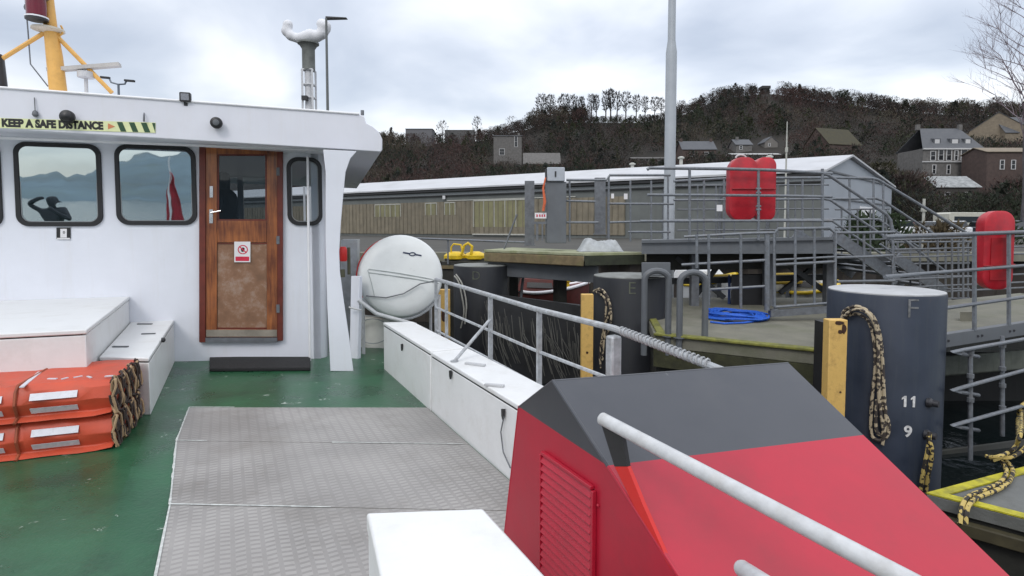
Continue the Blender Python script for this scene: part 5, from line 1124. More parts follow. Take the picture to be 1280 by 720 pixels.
for nm, y0, y1, xs_, rr in (('top_bar', 294, 290, 1106, .026), ('mid_bar', 341, 332, 1106, .022), ('low_bar', 387, 371, 1170, .024)):
    mb = MB(); mb.tube([gwp(xs_, lin(xs_,y0,y1)), gwp(ext, lin(ext,y0,y1))], rr, 8); put(nm, mb, STEEL, gw)
for x, y in ((1176,389),(1218,293),(1261,291),(1305,290),(1350,289)):
    mb = MB(); mb.bar(gwp(x,y,.02), gwp(x, lin(x,421,404),.02), .05, .03, up=(0,1,0)); put('post', mb, STEEL, gw)
for i, (y0, y1) in enumerate(((300,296),(312,309),(322,318),(350,344),(360,354),(368,361))):
    mb = MB(); mb.tube([cp_(1112,y0,9.6), cp_(1420,lin(1420,y0,y1),12)], .018, 6); put('far_bar', mb, STEELD, gw)
for x in (1150,1172,1190,1204): mb = MB(); mb.tube([cp_(x,297,10), cp_(x,372,10)], .018, 6); put('far_post', mb, STEELD, gw)
mb = MB(); mb.hexa([cp_(1200,405,8.2), cp_(1216,405,8.2), cp_(1216,405,8.4), cp_(1200,405,8.4)], [cp_(1200,390,8.2), cp_(1216,390,8.2), cp_(1216,390,8.4), cp_(1200,390,8.4)]); put('pale_kerb', mb, CONC, gw)

# ---- lower cage railing, float and ropes at the right
def lw(x, y, off=0): t_ = (x-1186)/94; inv = (1-t_)/5.9+t_/6.7; return cp_(x, y, 1/inv+off)
cg = thing('ladder_cage', lw(1213,560), 'galvanised three bar guard with hooked ends under the gangway', 'guard rail')
for (y0, y1) in ((440,424),(488,463),(532,507)):
    f_ = lambda x: y0+(y1-y0)*(x-1190)/90
    mb = MB(); mb.tube([lw(1223,y0+6,.25), lw(1200,y0+2,.05), lw(1190,y0), lw(1204,f_(1204)), lw(1290,f_(1290)), lw(1400,f_(1400))], .021, 8); put('bar', mb, STEEL, cg)
for x, y0, y1 in ((1213,443,575),(1253,420,545),(1300,410,530)): mb = MB(); mb.tube([lw(x,y0,.1), lw(x,y1,.1)], .024, 8); put('upright', mb, STEEL, cg)
for x, y in ((1213,440),(1213,470),(1213,500),(1253,432),(1253,461),(1253,482),(1253,510)): p = lw(x,y,.08); mb = MB(); mb.lathe(p-wz*.02, (0,0,1), [(.034,0),(.034,.045)], 10); put('clamp', mb, STEELD, cg)
# dark walings behind the cage
mb = MB(); mb.hexa([cp_(1160,472,8.2), cp_(1420,450,8.6), cp_(1420,450,9.2), cp_(1160,472,8.8)], [cp_(1160,446,8.2), cp_(1420,428,8.6), cp_(1420,428,9.2), cp_(1160,446,8.8)])
tag(put('waling_beam', mb, mat('algae_grey_beam', (.09,.10,.085), .7, var=.35, vscale=5, dirt=(.04,.045,.03), dscale=3, damt=.7, streak=True), loc=cp_(1160,472,8.2), bevel=.02), 'weathered grey horizontal beam under the gangway behind the guard rail', 'beam')
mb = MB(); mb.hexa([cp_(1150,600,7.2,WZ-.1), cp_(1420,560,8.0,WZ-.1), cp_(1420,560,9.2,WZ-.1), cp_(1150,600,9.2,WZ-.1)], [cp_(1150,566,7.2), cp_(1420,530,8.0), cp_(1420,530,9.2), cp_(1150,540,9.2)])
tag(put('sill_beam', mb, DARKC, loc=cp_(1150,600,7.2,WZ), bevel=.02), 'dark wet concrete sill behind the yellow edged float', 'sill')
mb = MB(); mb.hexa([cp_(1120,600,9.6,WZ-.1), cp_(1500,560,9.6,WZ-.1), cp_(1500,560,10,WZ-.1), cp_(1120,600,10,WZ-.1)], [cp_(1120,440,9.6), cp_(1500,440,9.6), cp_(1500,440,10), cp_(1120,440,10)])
tag(put('shaded_wall', mb, mat('shade_black_wall', (.012,.012,.012), .7, var=.5, vscale=3, dirt=(.03,.03,.025), dscale=3, damt=.6, streak=True), loc=cp_(1120,600,9.6,WZ)), 'wall painted shade black in the gap below the gangway', 'wall')  # black colour stands in for the deep shade under the gangway
FZ = -.80
f0_, f1_, f2_ = az(1158,618,FZ), az(1236,597,FZ), az(1290,652,FZ)
fd = (f2_-f0_).normalized(); bd = (f1_-f0_).normalized()
fl_ = thing('mooring_float', Vector((f0_.x,f0_.y,WZ)), 'low grey float with yellow painted edges at the lower right, ropes lying across it', 'float')
Pq = [f0_, f0_+fd*3.2, f0_+fd*3.2+bd*2.6, f0_+bd*2.6]
nf_ = lambda v: Vector((v.x, v.y, 0))
mb = MB(); mb.prism([Vector((p.x,p.y,FZ-.10)) for p in Pq], (0,0,.10)); put('deck', mb, mat('grey_float_deck', (.13,.135,.13), .75, var=.2, vscale=5, bump=.3, bscale=50, dirt=(.07,.07,.05), dscale=2, damt=.6), fl_, bevel=.006)
mb = MB(); YE = mat('yellow_edge_paint', (.42,.38,.02), .65, var=.3, vscale=10, dirt=(.10,.10,.04), dscale=6, damt=.8)
h = wz*.004
mb.prism([Pq[0]+h, Pq[1]+h, Pq[1]+h+bd*.10, Pq[0]+h+bd*.10], (0,0,.012)); mb.prism([Pq[0]+h+bd*.101, Pq[0]+h+bd*.101+fd*.09, Pq[3]+h+fd*.09, Pq[3]+h], (0,0,.012)); put('yellow_edge', mb, YE, fl_)
mb = MB(); inn = bd*.04; mb.prism([Vector((p.x,p.y,WZ-.2)) for p in (Pq[0]+inn, Pq[1]+inn, Pq[2], Pq[3])], (0,0,FZ-.105-WZ+.2)); put('float_hull', mb, DARKC, fl_)
mb = MB(); q0 = Pq[0]-wz*.18-bd*.03; q1 = Pq[1]-wz*.18-bd*.03; mb.bar(q0, q1, .08, .10); put('rubbing_strip', mb, mat('wet_dark_timber', (.05,.042,.02), .7, var=.4, dirt=(.03,.035,.012), dscale=4, damt=.7), fl_, bevel=.01)
zz = FZ+.03
g = lambda x, y, h=0: az(x, y, zz+h)
rope('mooring_rope', [[g(1200,655,-.1), g(1203,632), g(1212,620), g(1232,612), g(1250,603), g(1258,590), g(1253,578), g(1246,572,.05)], [g(1207,655,-.1), g(1210,634), g(1222,622), g(1245,613), g(1261,602), g(1266,588), g(1258,576), g(1250,570,.05)]], ROPEY, 'yellow and black rope snaking over the yellow edge of the float', r=.017)
rope('mooring_rope', [[g(1235,572,.05), g(1250,570,.1), g(1268,560,.12), g(1276,540,.3), lw(1277,515), lw(1282,505), lw(1300,500)], [g(1240,576,.03), g(1258,568,.08), g(1272,552,.16), lw(1272,525), lw(1276,508), lw(1290,498)], [g(1232,570,.05), g(1262,572,.05), g(1281,560,.1), g(1290,545,.2)]], ROPEY, 'tangle of yellow and black rope climbing from the float to the guard rail', r=.017)

# ---- small workboats moored behind the platform
def boat(lab, x0, x1, D0, D1_, ysheer, col, gun):
    a = cp_(x0, ysheer, D0); b_ = cp_(x1, ysheer, D1_); L_ = (b_-a); L_.z = 0; u = L_.normalized(); s_ = Vector((-u.y,u.x,0)); ln = L_.length; zs = a.z
    t = thing('workboat', Vector((a.x,a.y,WZ)), lab, 'boat', 'small workboats moored behind the landing')
    mb = MB(); rings = []; n = 14
    for i in range(n+1):
        k = i/n; w = 1.0*math.sin(min(1, (k*1.6+.12))*math.pi/2)*(1 if k < .7 else math.sqrt(max(0.02, 1-((k-.7)/.3)**2)))
        zk = WZ-.15+(.5*((k-.7)/.3)**2 if k > .7 else 0); c = a+u*(ln*k); zt_ = zs+.25*k*k
        rings += [Vector((c.x,c.y,zt_))-s_*w, Vector((c.x,c.y,zk+.35))-s_*w*.86, Vector((c.x,c.y,zk)), Vector((c.x,c.y,zk+.35))+s_*w*.86, Vector((c.x,c.y,zt_))+s_*w]
    fs = [(0,1,2,3,4), tuple(n*5+k for k in (4,3,2,1,0))]
    for i in range(n):
        for k in range(5): m_ = (k+1) % 5; fs.append((i*5+k, i*5+m_, (i+1)*5+m_, (i+1)*5+k))
    mb.add(rings, fs); put('hull', mb, col, t, smooth=40)
    for k in (0, 4): mb = MB(); mb.tube([rings[i*5+k] for i in range(n+1)], .04, 8); put('gunwale', mb, gun, t)
    c = a+u*(ln*.35); mb = MB(); mb.hexa([c-s_*.5-u*.6+wz*0, c-s_*.5+u*.7, c+s_*.5+u*.7, c+s_*.5-u*.6], [c-s_*.4-u*.5+wz*.35, c-s_*.4+u*.4+wz*.35, c+s_*.4+u*.4+wz*.35, c+s_*.4-u*.5+wz*.35]); put('wheelhouse', mb, col, t, bevel=.03)
    mb = MB(); mb.hexa([c-s_*.503-u*.3+wz*.12, c-s_*.503+u*.4+wz*.12, c-s_*.49+u*.4+wz*.12, c-s_*.49-u*.3+wz*.12], [c-s_*.45-u*.3+wz*.25, c-s_*.45+u*.35+wz*.25, c-s_*.43+u*.35+wz*.25, c-s_*.43-u*.3+wz*.25]); put('cabin_window', mb, BLACKP, t)
    return t
boat('white workboat with a yellow gunwale seen under the platform beam', 850, 920, 14.2, 13.6, 353, WHITE2, YELB)
boat('pale workboat with yellow gunwale behind the tube gate', 965, 1045, 13.6, 13.2, 362, mat('cream_boat_paint', (.4,.4,.36), .5, var=.2, dirt=(.2,.14,.05), dscale=5, damt=.7), YELB)
boat('red brown workboat under the landing stage, right of pile D', 650, 735, 15.2, 14.6, 362, mat('red_brown_hull', (.10,.022,.018), .6, var=.3), LINER)
cr = thing('yellow_crate', cp_(700,352,14.9), 'yellow fish crates on the red brown workboat', 'crate')
mb = MB(); boxpx(mb, 688, 712, 352, 360, 14.6, .4); put('tray', mb, YELB, cr, bevel=.02); mb = MB(); boxpx(mb, 687, 713, 350, 352, 14.55, .5); put('rim', mb, YELB, cr)
# yellow pipes bundle
for k, (x0, x1, y, D) in enumerate(((886,912,345,12.6), (968,1010,343,12.9), (968,1002,352,12.9), (1015,1045,356,12.9))):
    t = thing('yellow_handrail_pipe', cp_(x0,y,D), ['short yellow pipe under the beam, left of the dark leg', 'upper yellow pipe behind the tube gate', 'lower yellow pipe behind the tube gate', 'yellow green pipe behind the right side of the tube gate'][k], 'pipe')
    mb = MB(); mb.tube([cp_(x0,y+1,D), cp_(x1,y,D)], .05, 10); put('pipe', mb, mat('dull_yellow_pipe', (.38,.26,.02), .6, var=.3, dirt=(.08,.06,.02), dscale=6, damt=.7), t)
    mb = MB(); mb.tube([cp_((x0+x1)/2,y,D), cp_((x0+x1)/2,y+60,D,WZ)], .05, 8); put('support', mb, STEELD, t)

# ---- yellow double bollard on the quay
bo = thing('quay_bollard', cp_(580,322,13.6), 'yellow painted double bollard with a rope hoop on the quay beyond pile D', 'bollard')
for x in (569, 594):
    c = cp_(x, 319, 13.6); mb = MB(); mb.lathe(c-wz*.10, (0,0,1), [(.24,0),(.27,.02),(.27,.10),(.20,.15),(.10,.19)], 18); put('mushroom_head', mb, YELB, bo, smooth=50)
    mb = MB(); mb.lathe(Vector((c.x,c.y,WZ)), (0,0,1), [(.18,0),(.18,c.z-.1-WZ)], 14); put('stem', mb, mat('dark_stem', (.06,.05,.03), .7), bo)
mb = MB(); c = cp_(580,318,13.5); mb.tube([cp_(564,318,13.5), cp_(564,309,13.5), cp_(567,305,13.5), cp_(576,306,13.5), cp_(579,316,13.5)], .022, 8); mb.tube([cp_(577,318,13.4), cp_(580,307,13.4), cp_(585,304,13.4), cp_(590,308,13.4), cp_(589,318,13.4)], .035, 8); put('hoop', mb, YELB, bo)
mb = MB(); boxpx(mb, 556, 606, 323, 327, 13.4, 1.6); put('base', mb, DARKC, bo)
pl = thing('quay_plinth', cp_(556,340,13.4), 'dark concrete dolphin under the yellow double bollard', 'dolphin'); mb = MB(); boxpx(mb, 552, 612, 327.2, 520, 13.2, 2); put('block', mb, DARKC, pl); mb = MB(); boxpx(mb, 551, 613, 332, 336, 13.15, .1); put('waling', mb, TIMB, pl)

# ---- tall lighting column
lp = thing('lighting_column', cp_(836,305,13.0,QZ-.3), 'tall pale grey lighting column rising out of the picture behind the landing', 'lamp post')
c = cp_(836,300,13.0); base = Vector((c.x,c.y,WZ)); zk = cp_(836,68,13).z
mb = MB(); mb.lathe(base, (0,0,1), [(.125,0),(.122,zk-base.z-.02),(.105,zk-base.z+.1),(.085,zk-base.z+.25),(.08,9.5-base.z)], 20); put('shaft', mb, mat('grey_column_paint', (.36,.39,.42), .45, var=.08, vscale=3), lp, smooth=40)
mb = MB(); mb.lathe(Vector((c.x,c.y,9.5)), (0,0,1), [(.09,0),(.09,.06)], 12); mb.bar(Vector((c.x,c.y,9.55)), Vector((c.x,c.y,9.6))-RV*1.2, .06, .06); put('arm', mb, GREYP, lp)
mb = MB(); mb.bar(Vector((c.x,c.y,9.6))-RV*1.2, Vector((c.x,c.y,9.62))-RV*1.8, .25, .1); put('lamp_head', mb, GREYP, lp)

# ---- street lamp and port tower behind the roof
sl2 = thing('street_lamp', cp_(409,140,34,QZ), 'slim street lamp with a flat dark head, right of the port tower above the roof', 'street lamp')
c = cp_(409,100,34); zt_ = cp_(409,24,34).z
mb = MB(); mb.lathe(Vector((c.x,c.y,QZ)), (0,0,1), [(.11,0),(.10,3),(.07,zt_-QZ)], 10); put('post', mb, mat('grey_lamp_post', (.12,.13,.13), .5), sl2)
p = Vector((c.x,c.y,zt_)); mb = MB(); mb.hexa([p-RV*.05-wz*.03, p+RV*1.2, p+RV*1.2+YV*.3, p-RV*.05-wz*.03+YV*.3], [p-RV*.05+wz*.12, p+RV*1.2+wz*.05, p+RV*1.2+wz*.05+YV*.3, p-RV*.05+wz*.12+YV*.3]); put('lamp_head', mb, BLACKP, sl2, bevel=.02)
tw = thing('port_tower', cp_(385,135,42,QZ), 'grey and white port tower with rounded white tops, behind the deckhouse roof', 'tower')
D = 42; k_ = D/F_PX; c = cp_(386,90,D); z = lambda y: cp_(386,y,D).z
TWW = mat('tower_white', (.6,.61,.63), .5, var=.1); TWG = mat('tower_grey', (.16,.17,.16), .6, var=.3, vscale=2)
mb = MB(); 
for sx_, sy_ in ((-1,-1),(1,-1),(1,1),(-1,1)):
    q_ = Vector((c.x,c.y,0))+RV*(6.2*k_*sx_)+YV*(6.2*k_*sy_); mb.bar(q_+wz*QZ, q_+wz*z(88), .14, .14)
for y in (88,106,122,138): 
    for (a_, b2) in (((-1,-1),(1,-1)),((1,-1),(1,1)),((1,1),(-1,1)),((-1,1),(-1,-1))):
        A2 = Vector((c.x,c.y,z(y)))+RV*(6.2*k_*a_[0])+YV*(6.2*k_*a_[1]); B2 = Vector((c.x,c.y,z(y)))+RV*(6.2*k_*b2[0])+YV*(6.2*k_*b2[1]); mb.bar(A2, B2, .08, .08)
put('lattice', mb, TWW, tw)
mb = MB(); mb.lathe(Vector((c.x,c.y,QZ)), (0,0,1), [(5*k_,0),(5*k_,z(88)-QZ)], 14); put('inner_tube', mb, TWW, tw)
mb = MB(); mb.lathe(Vector((c.x,c.y,z(88))), (0,0,1), [(7.8*k_,0),(7.8*k_,z(62)-z(88)),(11*k_,z(57)-z(88)),(13*k_,z(56)-z(88)),(13*k_,z(54)-z(88))], 18); put('cabin', mb, TWG, tw)
mb = MB(); mb.box(0,0,0,0,0,0); mb = MB(); mb.bar(Vector((c.x,c.y,z(124)))-RV*6*k_-YV*.5, Vector((c.x,c.y,z(124)))+RV*1*k_-YV*.5, .3, .3); put('fitting', mb, BLACKP, tw)
DOME = mat('soft_white_dome', (.70,.71,.74), .7, var=.06, vscale=1.5)
mb = MB()
for (x, y, r) in ((360,31,7),(358,39,7),(364,45,7),(372,48,6.5),(380,47,8),(388,45,9),(396,46,7.5),(403,42,7.5),(406,33,8.5),(402,30,7),(410,38,4)):
    cc2 = cp_(x, y, D); mb.lathe(cc2-wz*r*k_, (0,0,1), [(r*k_*math.sin(math.pi*j/8)+.001, r*k_*(1-math.cos(math.pi*j/8))) for j in range(9)], 14)
ro_ = put('rounded_top', mb, DOME, tw, smooth=80); rm2 = ro_.modifiers.new('remesh', 'REMESH'); rm2.mode = 'VOXEL'; rm2.voxel_size = .11; rm2.use_smooth_shade = True; sm_ = ro_.modifiers.new('smooth', 'SMOOTH'); sm_.iterations = 12; sm_.factor = .7
dl_ = thing('twin_lamp', cp_(147,140,30,QZ), 'distant twin headed lamp, two dark flat heads over the roof edge right of the mast', 'street lamp')
mb = MB(); mb.tube([cp_(137,99,30), cp_(139,103,30), cp_(148,105.5,30), cp_(156,105,30), cp_(158,101,30)], .045, 6); c = cp_(148,105,30); mb.tube([c, Vector((c.x,c.y,QZ))], .06, 6); put('post', mb, mat('thin_grey_metal', (.15,.18,.22), .5), dl_)
for x0, x1, y in ((126,137,96.5),(156,168,100.5)): mb = MB(); mb.bar(cp_(x0,y,30), cp_(x1,y+1,30), .14, .10); put('lamp_head', mb, BLACKP, dl_)

# ---- warehouse
WD0, WD1 = 39.0, 64.0
zeave = cp_(1030,213,WD0).z
A0 = cp_(1030,213,WD0); 
def eave(x, t=None): 
    return None
far_l = cp_(430,242,64); far_l.z = zeave
dirw = (far_l-A0); dirw.z = 0; Lw = dirw.length; dirw.normalize()
Rr = cp_(1114,233,54); gdir = (Rr-A0); gdir.z = 0; Wg = gdir.length; gdir.normalize()
Lw2 = Lw*2.0
apex = cp_(1050,196,43.3); az_ = apex.z
wh = thing('warehouse', Vector((A0.x,A0.y,QZ)), 'long low grey and brown clad warehouse with a pale pitched roof behind the landing', 'warehouse')
def wpt(s, z, g_=0.0, o=0.0):      # s along the long wall from the near corner
    return Vector((A0.x,A0.y,0))+dirw*s+gdir*g_+wz*z-gdir*o
CLADG = mat('grey_cladding', (.12,.13,.125), .6, var=.15, vscale=.8, dirt=(.09,.09,.08), dscale=.8, damt=.5, streak=True)
CLADB = mat('brown_translucent_cladding', (.19,.165,.12), .6, var=.2, vscale=1.5, dirt=(.06,.055,.035), dscale=.6, damt=.7, streak=True)
ROOFM = mat('pale_roof_sheet', (.46,.47,.49), .45, var=.12, vscale=.5, dirt=(.3,.3,.29), dscale=.4, damt=.5)
GABLE = mat('light_blue_grey_cladding', (.30,.33,.37), .5, var=.06, vscale=.8)
mb = MB(); mb.prism([wpt(0,QZ), wpt(Lw2,QZ), wpt(Lw2,QZ,Wg), wpt(0,QZ,Wg)], (0,0,zeave-QZ-.02)); put('wall', mb, CLADG, wh)
# gable triangle + roof planes
ga_ = wpt(0, az_, Wg*.29); mb = MB(); mb.prism([wpt(-.02,zeave-.019,.02), wpt(-.02,zeave-.019,Wg-.02), ga_-wz*.1], dirw*.2); put('gable', mb, GABLE, wh)
mb = MB(); ridge0 = wpt(-.3, az_, Wg*.29); ridge1 = wpt(Lw2, az_, Wg*.29); th = wz*.14
for (g0_, ) in ((-.5,), (Wg+.5,)):
    e_a = wpt(-.3, zeave-.12, g0_); e_b = wpt(Lw2, zeave-.12, g0_); mb.hexa([e_a, e_b, ridge1, ridge0] if g0_ < 0 else [ridge0, ridge1, e_b, e_a], [p+th for p in ([e_a, e_b, ridge1, ridge0] if g0_ < 0 else [ridge0, ridge1, e_b, e_a])])
put('roof', mb, ROOFM, wh)
mb = MB(); mb.prism([wpt(-.06,QZ+.1,.02), wpt(-.06,QZ+.1,Wg-.02), wpt(-.06,zeave-.02,Wg-.02), wpt(-.06,zeave-.02,.02)], dirw*.05); put('end_cladding', mb, GABLE, wh)
mb = MB(); mb.bar(wpt(-.1,zeave+.02,-.02), wpt(-.1,zeave+.02,Wg), .1, .12); mb.bar(wpt(-.1,QZ+(zeave-QZ)*.62,0), wpt(-.1,QZ+(zeave-QZ)*.62,Wg), .1, .1); put('end_trim', mb, STEELD, wh)
mb = MB(); mb.prism([wpt(-.12,QZ+.3,Wg*.45), wpt(-.12,QZ+.3,Wg*.7), wpt(-.12,QZ+2.6,Wg*.7), wpt(-.12,QZ+2.6,Wg*.45)], dirw*.05); put('roller_door', mb, LINER, wh)
mb = MB(); mb.bar(wpt(0,zeave-.28,0,.30), wpt(Lw2,zeave-.28,0,.30), .18, .16); mb.bar(wpt(0,zeave-.75,0,.12), wpt(Lw2,zeave-.75,0,.12), .14, .10); put('gutter', mb, BLACKP, wh)
mb = MB(); mb.bar(wpt(0,zeave-.60,0,.06), wpt(Lw2,zeave-.60,0,.06), .06, .30); put('fascia_board', mb, mat('grey_fascia', (.22,.24,.25), .5), wh)
zt2, zb2 = zeave-1.35, QZ+.25
mb = MB()
for k in range(150):
    s = Lw*.30+.05+(Lw2-Lw*.30)*k/150; mb.bar(wpt(s,zb2,0,.10), wpt(s,zt2,0,.10), .10, .04, up=(1,0,0))
mb.prism([wpt(Lw*.30,zb2,0,.03), wpt(Lw2,zb2,0,.03), wpt(Lw2,zt2,0,.03), wpt(Lw*.30,zt2,0,.03)], -gdir*.06); put('lower_cladding', mb, CLADB, wh)
def s_at(px):   # s along the wall seen at pixel column px
    lo_, hi_ = 0.0, Lw2
    for _ in range(50):
        m_ = (lo_+hi_)/2; p = wpt(m_, 2)-CAMLOC; x = CX+F_PX*p.dot(RV)/p.dot(FV)
        if x > px: lo_ = m_
        else: hi_ = m_
    return lo_
FRM = mat('pale_window_bars', (.42,.42,.38), .5)
def wwin(x0, x1, n, zt_, zb_, lbl):
    s0, s1 = s_at(x1), s_at(x0); m2 = MB()
    for k in range(n+1): s = s0+(s1-s0)*k/n; m2.bar(wpt(s,zb_,0,.12), wpt(s,zt_,0,.12), .09, .06, up=(1,0,0))
    m2.bar(wpt(s0,zt_,0,.12), wpt(s1,zt_,0,.12), .06, .09)
    fr = put('window', m2, FRM, wh); m2 = MB(); m2.prism([wpt(s0+.05,zb_,0,.095), wpt(s1-.05,zb_,0,.095), wpt(s1-.05,zt_-.05,0,.095), wpt(s0+.05,zt_-.05,0,.095)], -gdir*.01); put('pane', m2, mat('olive_wired_glass', (.20,.19,.10), .4, var=.2, vscale=1), fr)
wwin(593, 660, 5, zt2, zb2+.7, ''); wwin(557, 570, 2, zt2-.1, zb2+1.9, ''); wwin(533, 547, 2, zt2-.1, zb2+1.9, ''); wwin(470, 502, 5, zt2-.1, zb2+1.8, '')
mb = MB(); mb.bar(wpt(s_at(660),zb2,0,.14), wpt(s_at(592),zb2,0,.14), .1, .12); mb.bar(wpt(s_at(720),zt2+.1,0,.1), wpt(s_at(560),zt2+.1,0,.1), .06, .08); put('sill', mb, FRM, wh)
mb = MB()
for px in (700, 760, 830, 900, 960):
    s = s_at(px); mb.bar(wpt(s,QZ,0,.05), wpt(s,zeave-.8,0,.05), .22, .12, up=(1,0,0))
put('pilaster', mb, STEELD, wh)
mb = MB(); s = s_at(557); mb.bar(wpt(s,zeave-1.1,0,.2), wpt(s,zeave-.75,0,.2), .25, .2, up=(1,0,0)); put('wall_lamp', mb, LINER, wh)
for px, hh2 in ((720,.9),(785,1.2),(905,.8)):
    s = s_at(px); t = thing('roof_vent', wpt(s,az_,Wg*.42), 'pale metal vent pipe on the warehouse roof, %s' % {720:'left of the control column view, shortest', 785:'capped, left of the tall lighting column', 905:'beside the top of the double red case'}[px], 'vent')
    mb = MB(); mb.lathe(wpt(s,az_-.2,Wg*.42), (0,0,1), [(.16,0),(.16,hh2)], 10); put('pipe', mb, FRM, t)
    mb = MB(); mb.lathe(wpt(s,az_-.2+hh2,Wg*.42), (0,0,1), [(.3,0),(.3,.12),(.1,.2)], 10); put('cowl', mb, FRM, t)

# ---- parked cars and hedge on the quay
CARG = mat('car_glass', (.02,.025,.03), .1, var=.05); TYRE = mat('tyre', (.015,.015,.015), .8)
def car(px, D, heading, col, lab, van=False):
    o = cp_(px, 300, D, QZ); t = thing('parked_van' if van else 'parked_car', o, lab, 'van' if van else 'car', 'vehicles parked beyond the landing')
    u = RV*math.cos(heading)+YV*math.sin(heading); s_ = Vector((-u.y,u.x,0)); Ln, Wd = (5.4,1.95) if van else (4.2,1.75)
    pf_ = [(-.5,.35),(-.5,.85),(-.44,.92),(-.30,1.45),(.10,1.47),(.26,.95),(.46,.82),(.5,.6),(.5,.32)] if not van else [(-.5,.4),(-.5,2.3),(-.46,2.42),(.25,2.42),(.33,2.3),(.42,1.25),(.5,1.1),(.5,.4)]
    body = [(-.5,.32),(-.5,.86),(-.42,.93),(.26,.95),(.46,.82),(.5,.6),(.5,.32)] if not van else [(-.5,.4),(-.5,2.3),(-.46,2.42),(.25,2.42),(.33,2.3),(.42,1.25),(.5,1.1),(.5,.4)]
    mb = MB(); mb.prism([o+u*(a*Ln)+wz*b2-s_*Wd/2 for a, b2 in body], s_*Wd); put('body', mb, col, t, bevel=.05)
    if not van:
        mb = MB(); cab_ = [(-.40,.935),(-.28,1.38),(.10,1.40),(.24,.955)]; mb.prism([o+u*(a*Ln)+wz*b2-s_*(Wd/2-.1) for a, b2 in cab_], s_*(Wd-.2)); put('windows', mb, CARG, t, bevel=.03)
        mb = MB(); mb.prism([o+u*(a*Ln)+wz*b2-s_*(Wd/2-.14) for a, b2 in ((-.29,1.385),(-.25,1.44),(.06,1.45),(.11,1.405))], s_*(Wd-.28)); put('roof', mb, col, t, bevel=.02)
    else: mb = MB(); mb.prism([o+u*(a*Ln)+wz*b2-s_*(Wd/2+.01) for a, b2 in ((-.4,1.4),(-.4,2.0),(.28,2.0),(.36,1.4))], s_*(Wd+.02)); put('windows', mb, CARG, t)
    for a in (-.31,.31):
        for b2 in (-1,1): mb = MB(); mb.lathe(o+u*(a*Ln)+wz*.32+s_*(b2*(Wd/2-.1)), s_*b2, [(.32,-.1),(.32,.1),(.2,.12)], 16); put('wheel', mb, TYRE, t)
    return t
CW = mat('white_car_paint', (.65,.66,.68), .25, coat=.5, var=.03); CS = mat('silver_car_paint', (.3,.32,.34), .3, metal=.3, coat=.5, var=.03); CB = mat('blue_black_car_paint', (.02,.03,.05), .25, coat=.5, var=.05); CR_ = mat('red_car_paint', (.35,.02,.03), .3, coat=.5, var=.05)
car(1122, 44, .2, CW, 'white car parked beyond the stairs, nearest to them')
car(1160, 52, 1.2, CS, 'silver car parked in the middle of the row beyond the gangway')
car(1186, 48, 1.25, CW, 'white car parked in front of the pale van')
car(1150, 62, .9, CR_, 'dark red car in the back row beyond the gangway')
car(1228, 50, 1.3, CB, 'dark blue car parked behind the single red case')
car(1268, 46, 1.3, CB, 'dark car parked right of the single red case')
car(1205, 58, .12, mat('cream_van_paint', (.5,.49,.42), .4), 'tall cream white van with a pale roof left of the single red case', van=True)

# ================================================================== HILL
ridge = [(-700,190),(200,190),(420,186),(480,180),(600,176),(650,165),(680,156),(720,153),(800,152),(850,144),(900,124),(957,119),(1040,129),(1120,141),(1200,146),(1300,145),(1500,165),(2200,210)]
R_RIDGE = 340.0
def ridge_h(th):      # th: angle from the view direction
    x = CX+F_PX*math.tan(max(-1.15, min(1.15, th))); x = max(-700, min(2200, x))
    for i in range(len(ridge)-1):
        if ridge[i][0] <= x <= ridge[i+1][0]:
            t_ = (x-ridge[i][0])/(ridge[i+1][0]-ridge[i][0]); t_ = t_*t_*(3-2*t_)*.5+t_*.5
            y = ridge[i][1]+(ridge[i+1][1]-ridge[i][1])*t_; break
    return 1.35+(285-y)/F_PX*R_RIDGE*math.cos(max(-1.0,min(1.0,th)))
def terr(lat, D):
    th = math.atan2(lat, D); r = math.hypot(lat, D); h = ridge_h(th); t_ = max(0, min(1, (r-95)/(R_RIDGE-95)))
    s_ = t_**1.7; z = QZ+(h-QZ)*s_
    if r > R_RIDGE: z = h-(r-R_RIDGE)*.10
    return z+ (1.6*math.sin(lat*.05+1)*math.sin(D*.043) if t_ > .05 else 0)*min(1, t_*4)*(1 if t_ < .9 else .4)
def tpt(lat, D): p = g2(lat, D); return Vector((p.x, p.y, terr(lat, D)))
mb = MB(); na, nr = 150, 46; vs = []
for i in range(na+1):
    th = rad(-62+124*i/na)
    for j in range(nr+1):
        r = 95+(j/nr)*420; lat, D = r*math.sin(th), r*math.cos(th); p = tpt(lat, D); vs.append((p.x,p.y,p.z-.3 if j else QZ-.3))
mb.add(vs, [(i*(nr+1)+j, (i+1)*(nr+1)+j, (i+1)*(nr+1)+j+1, i*(nr+1)+j+1) for i in range(na) for j in range(nr)])
HILLM = mat('hillside_scrub', (.020,.017,.013), .95, var=.5, vscale=.06, dirt=(.026,.020,.015), dscale=.15, damt=.7, detail=10)
tag(put('hillside', mb, HILLM, smooth=80), kind='structure')
# hit the terrain along a pixel ray
def hit(x, y, D0=70, D1=500):
    D = D0
    while D < D1:
        p = cp_(x, y, D); lat = (p-CAMLOC).dot(RV); dd = Vector((p.x,p.y,0)).dot(YV)
        if p.z <= terr(lat, dd): return D
        D += 1.0
    return D1
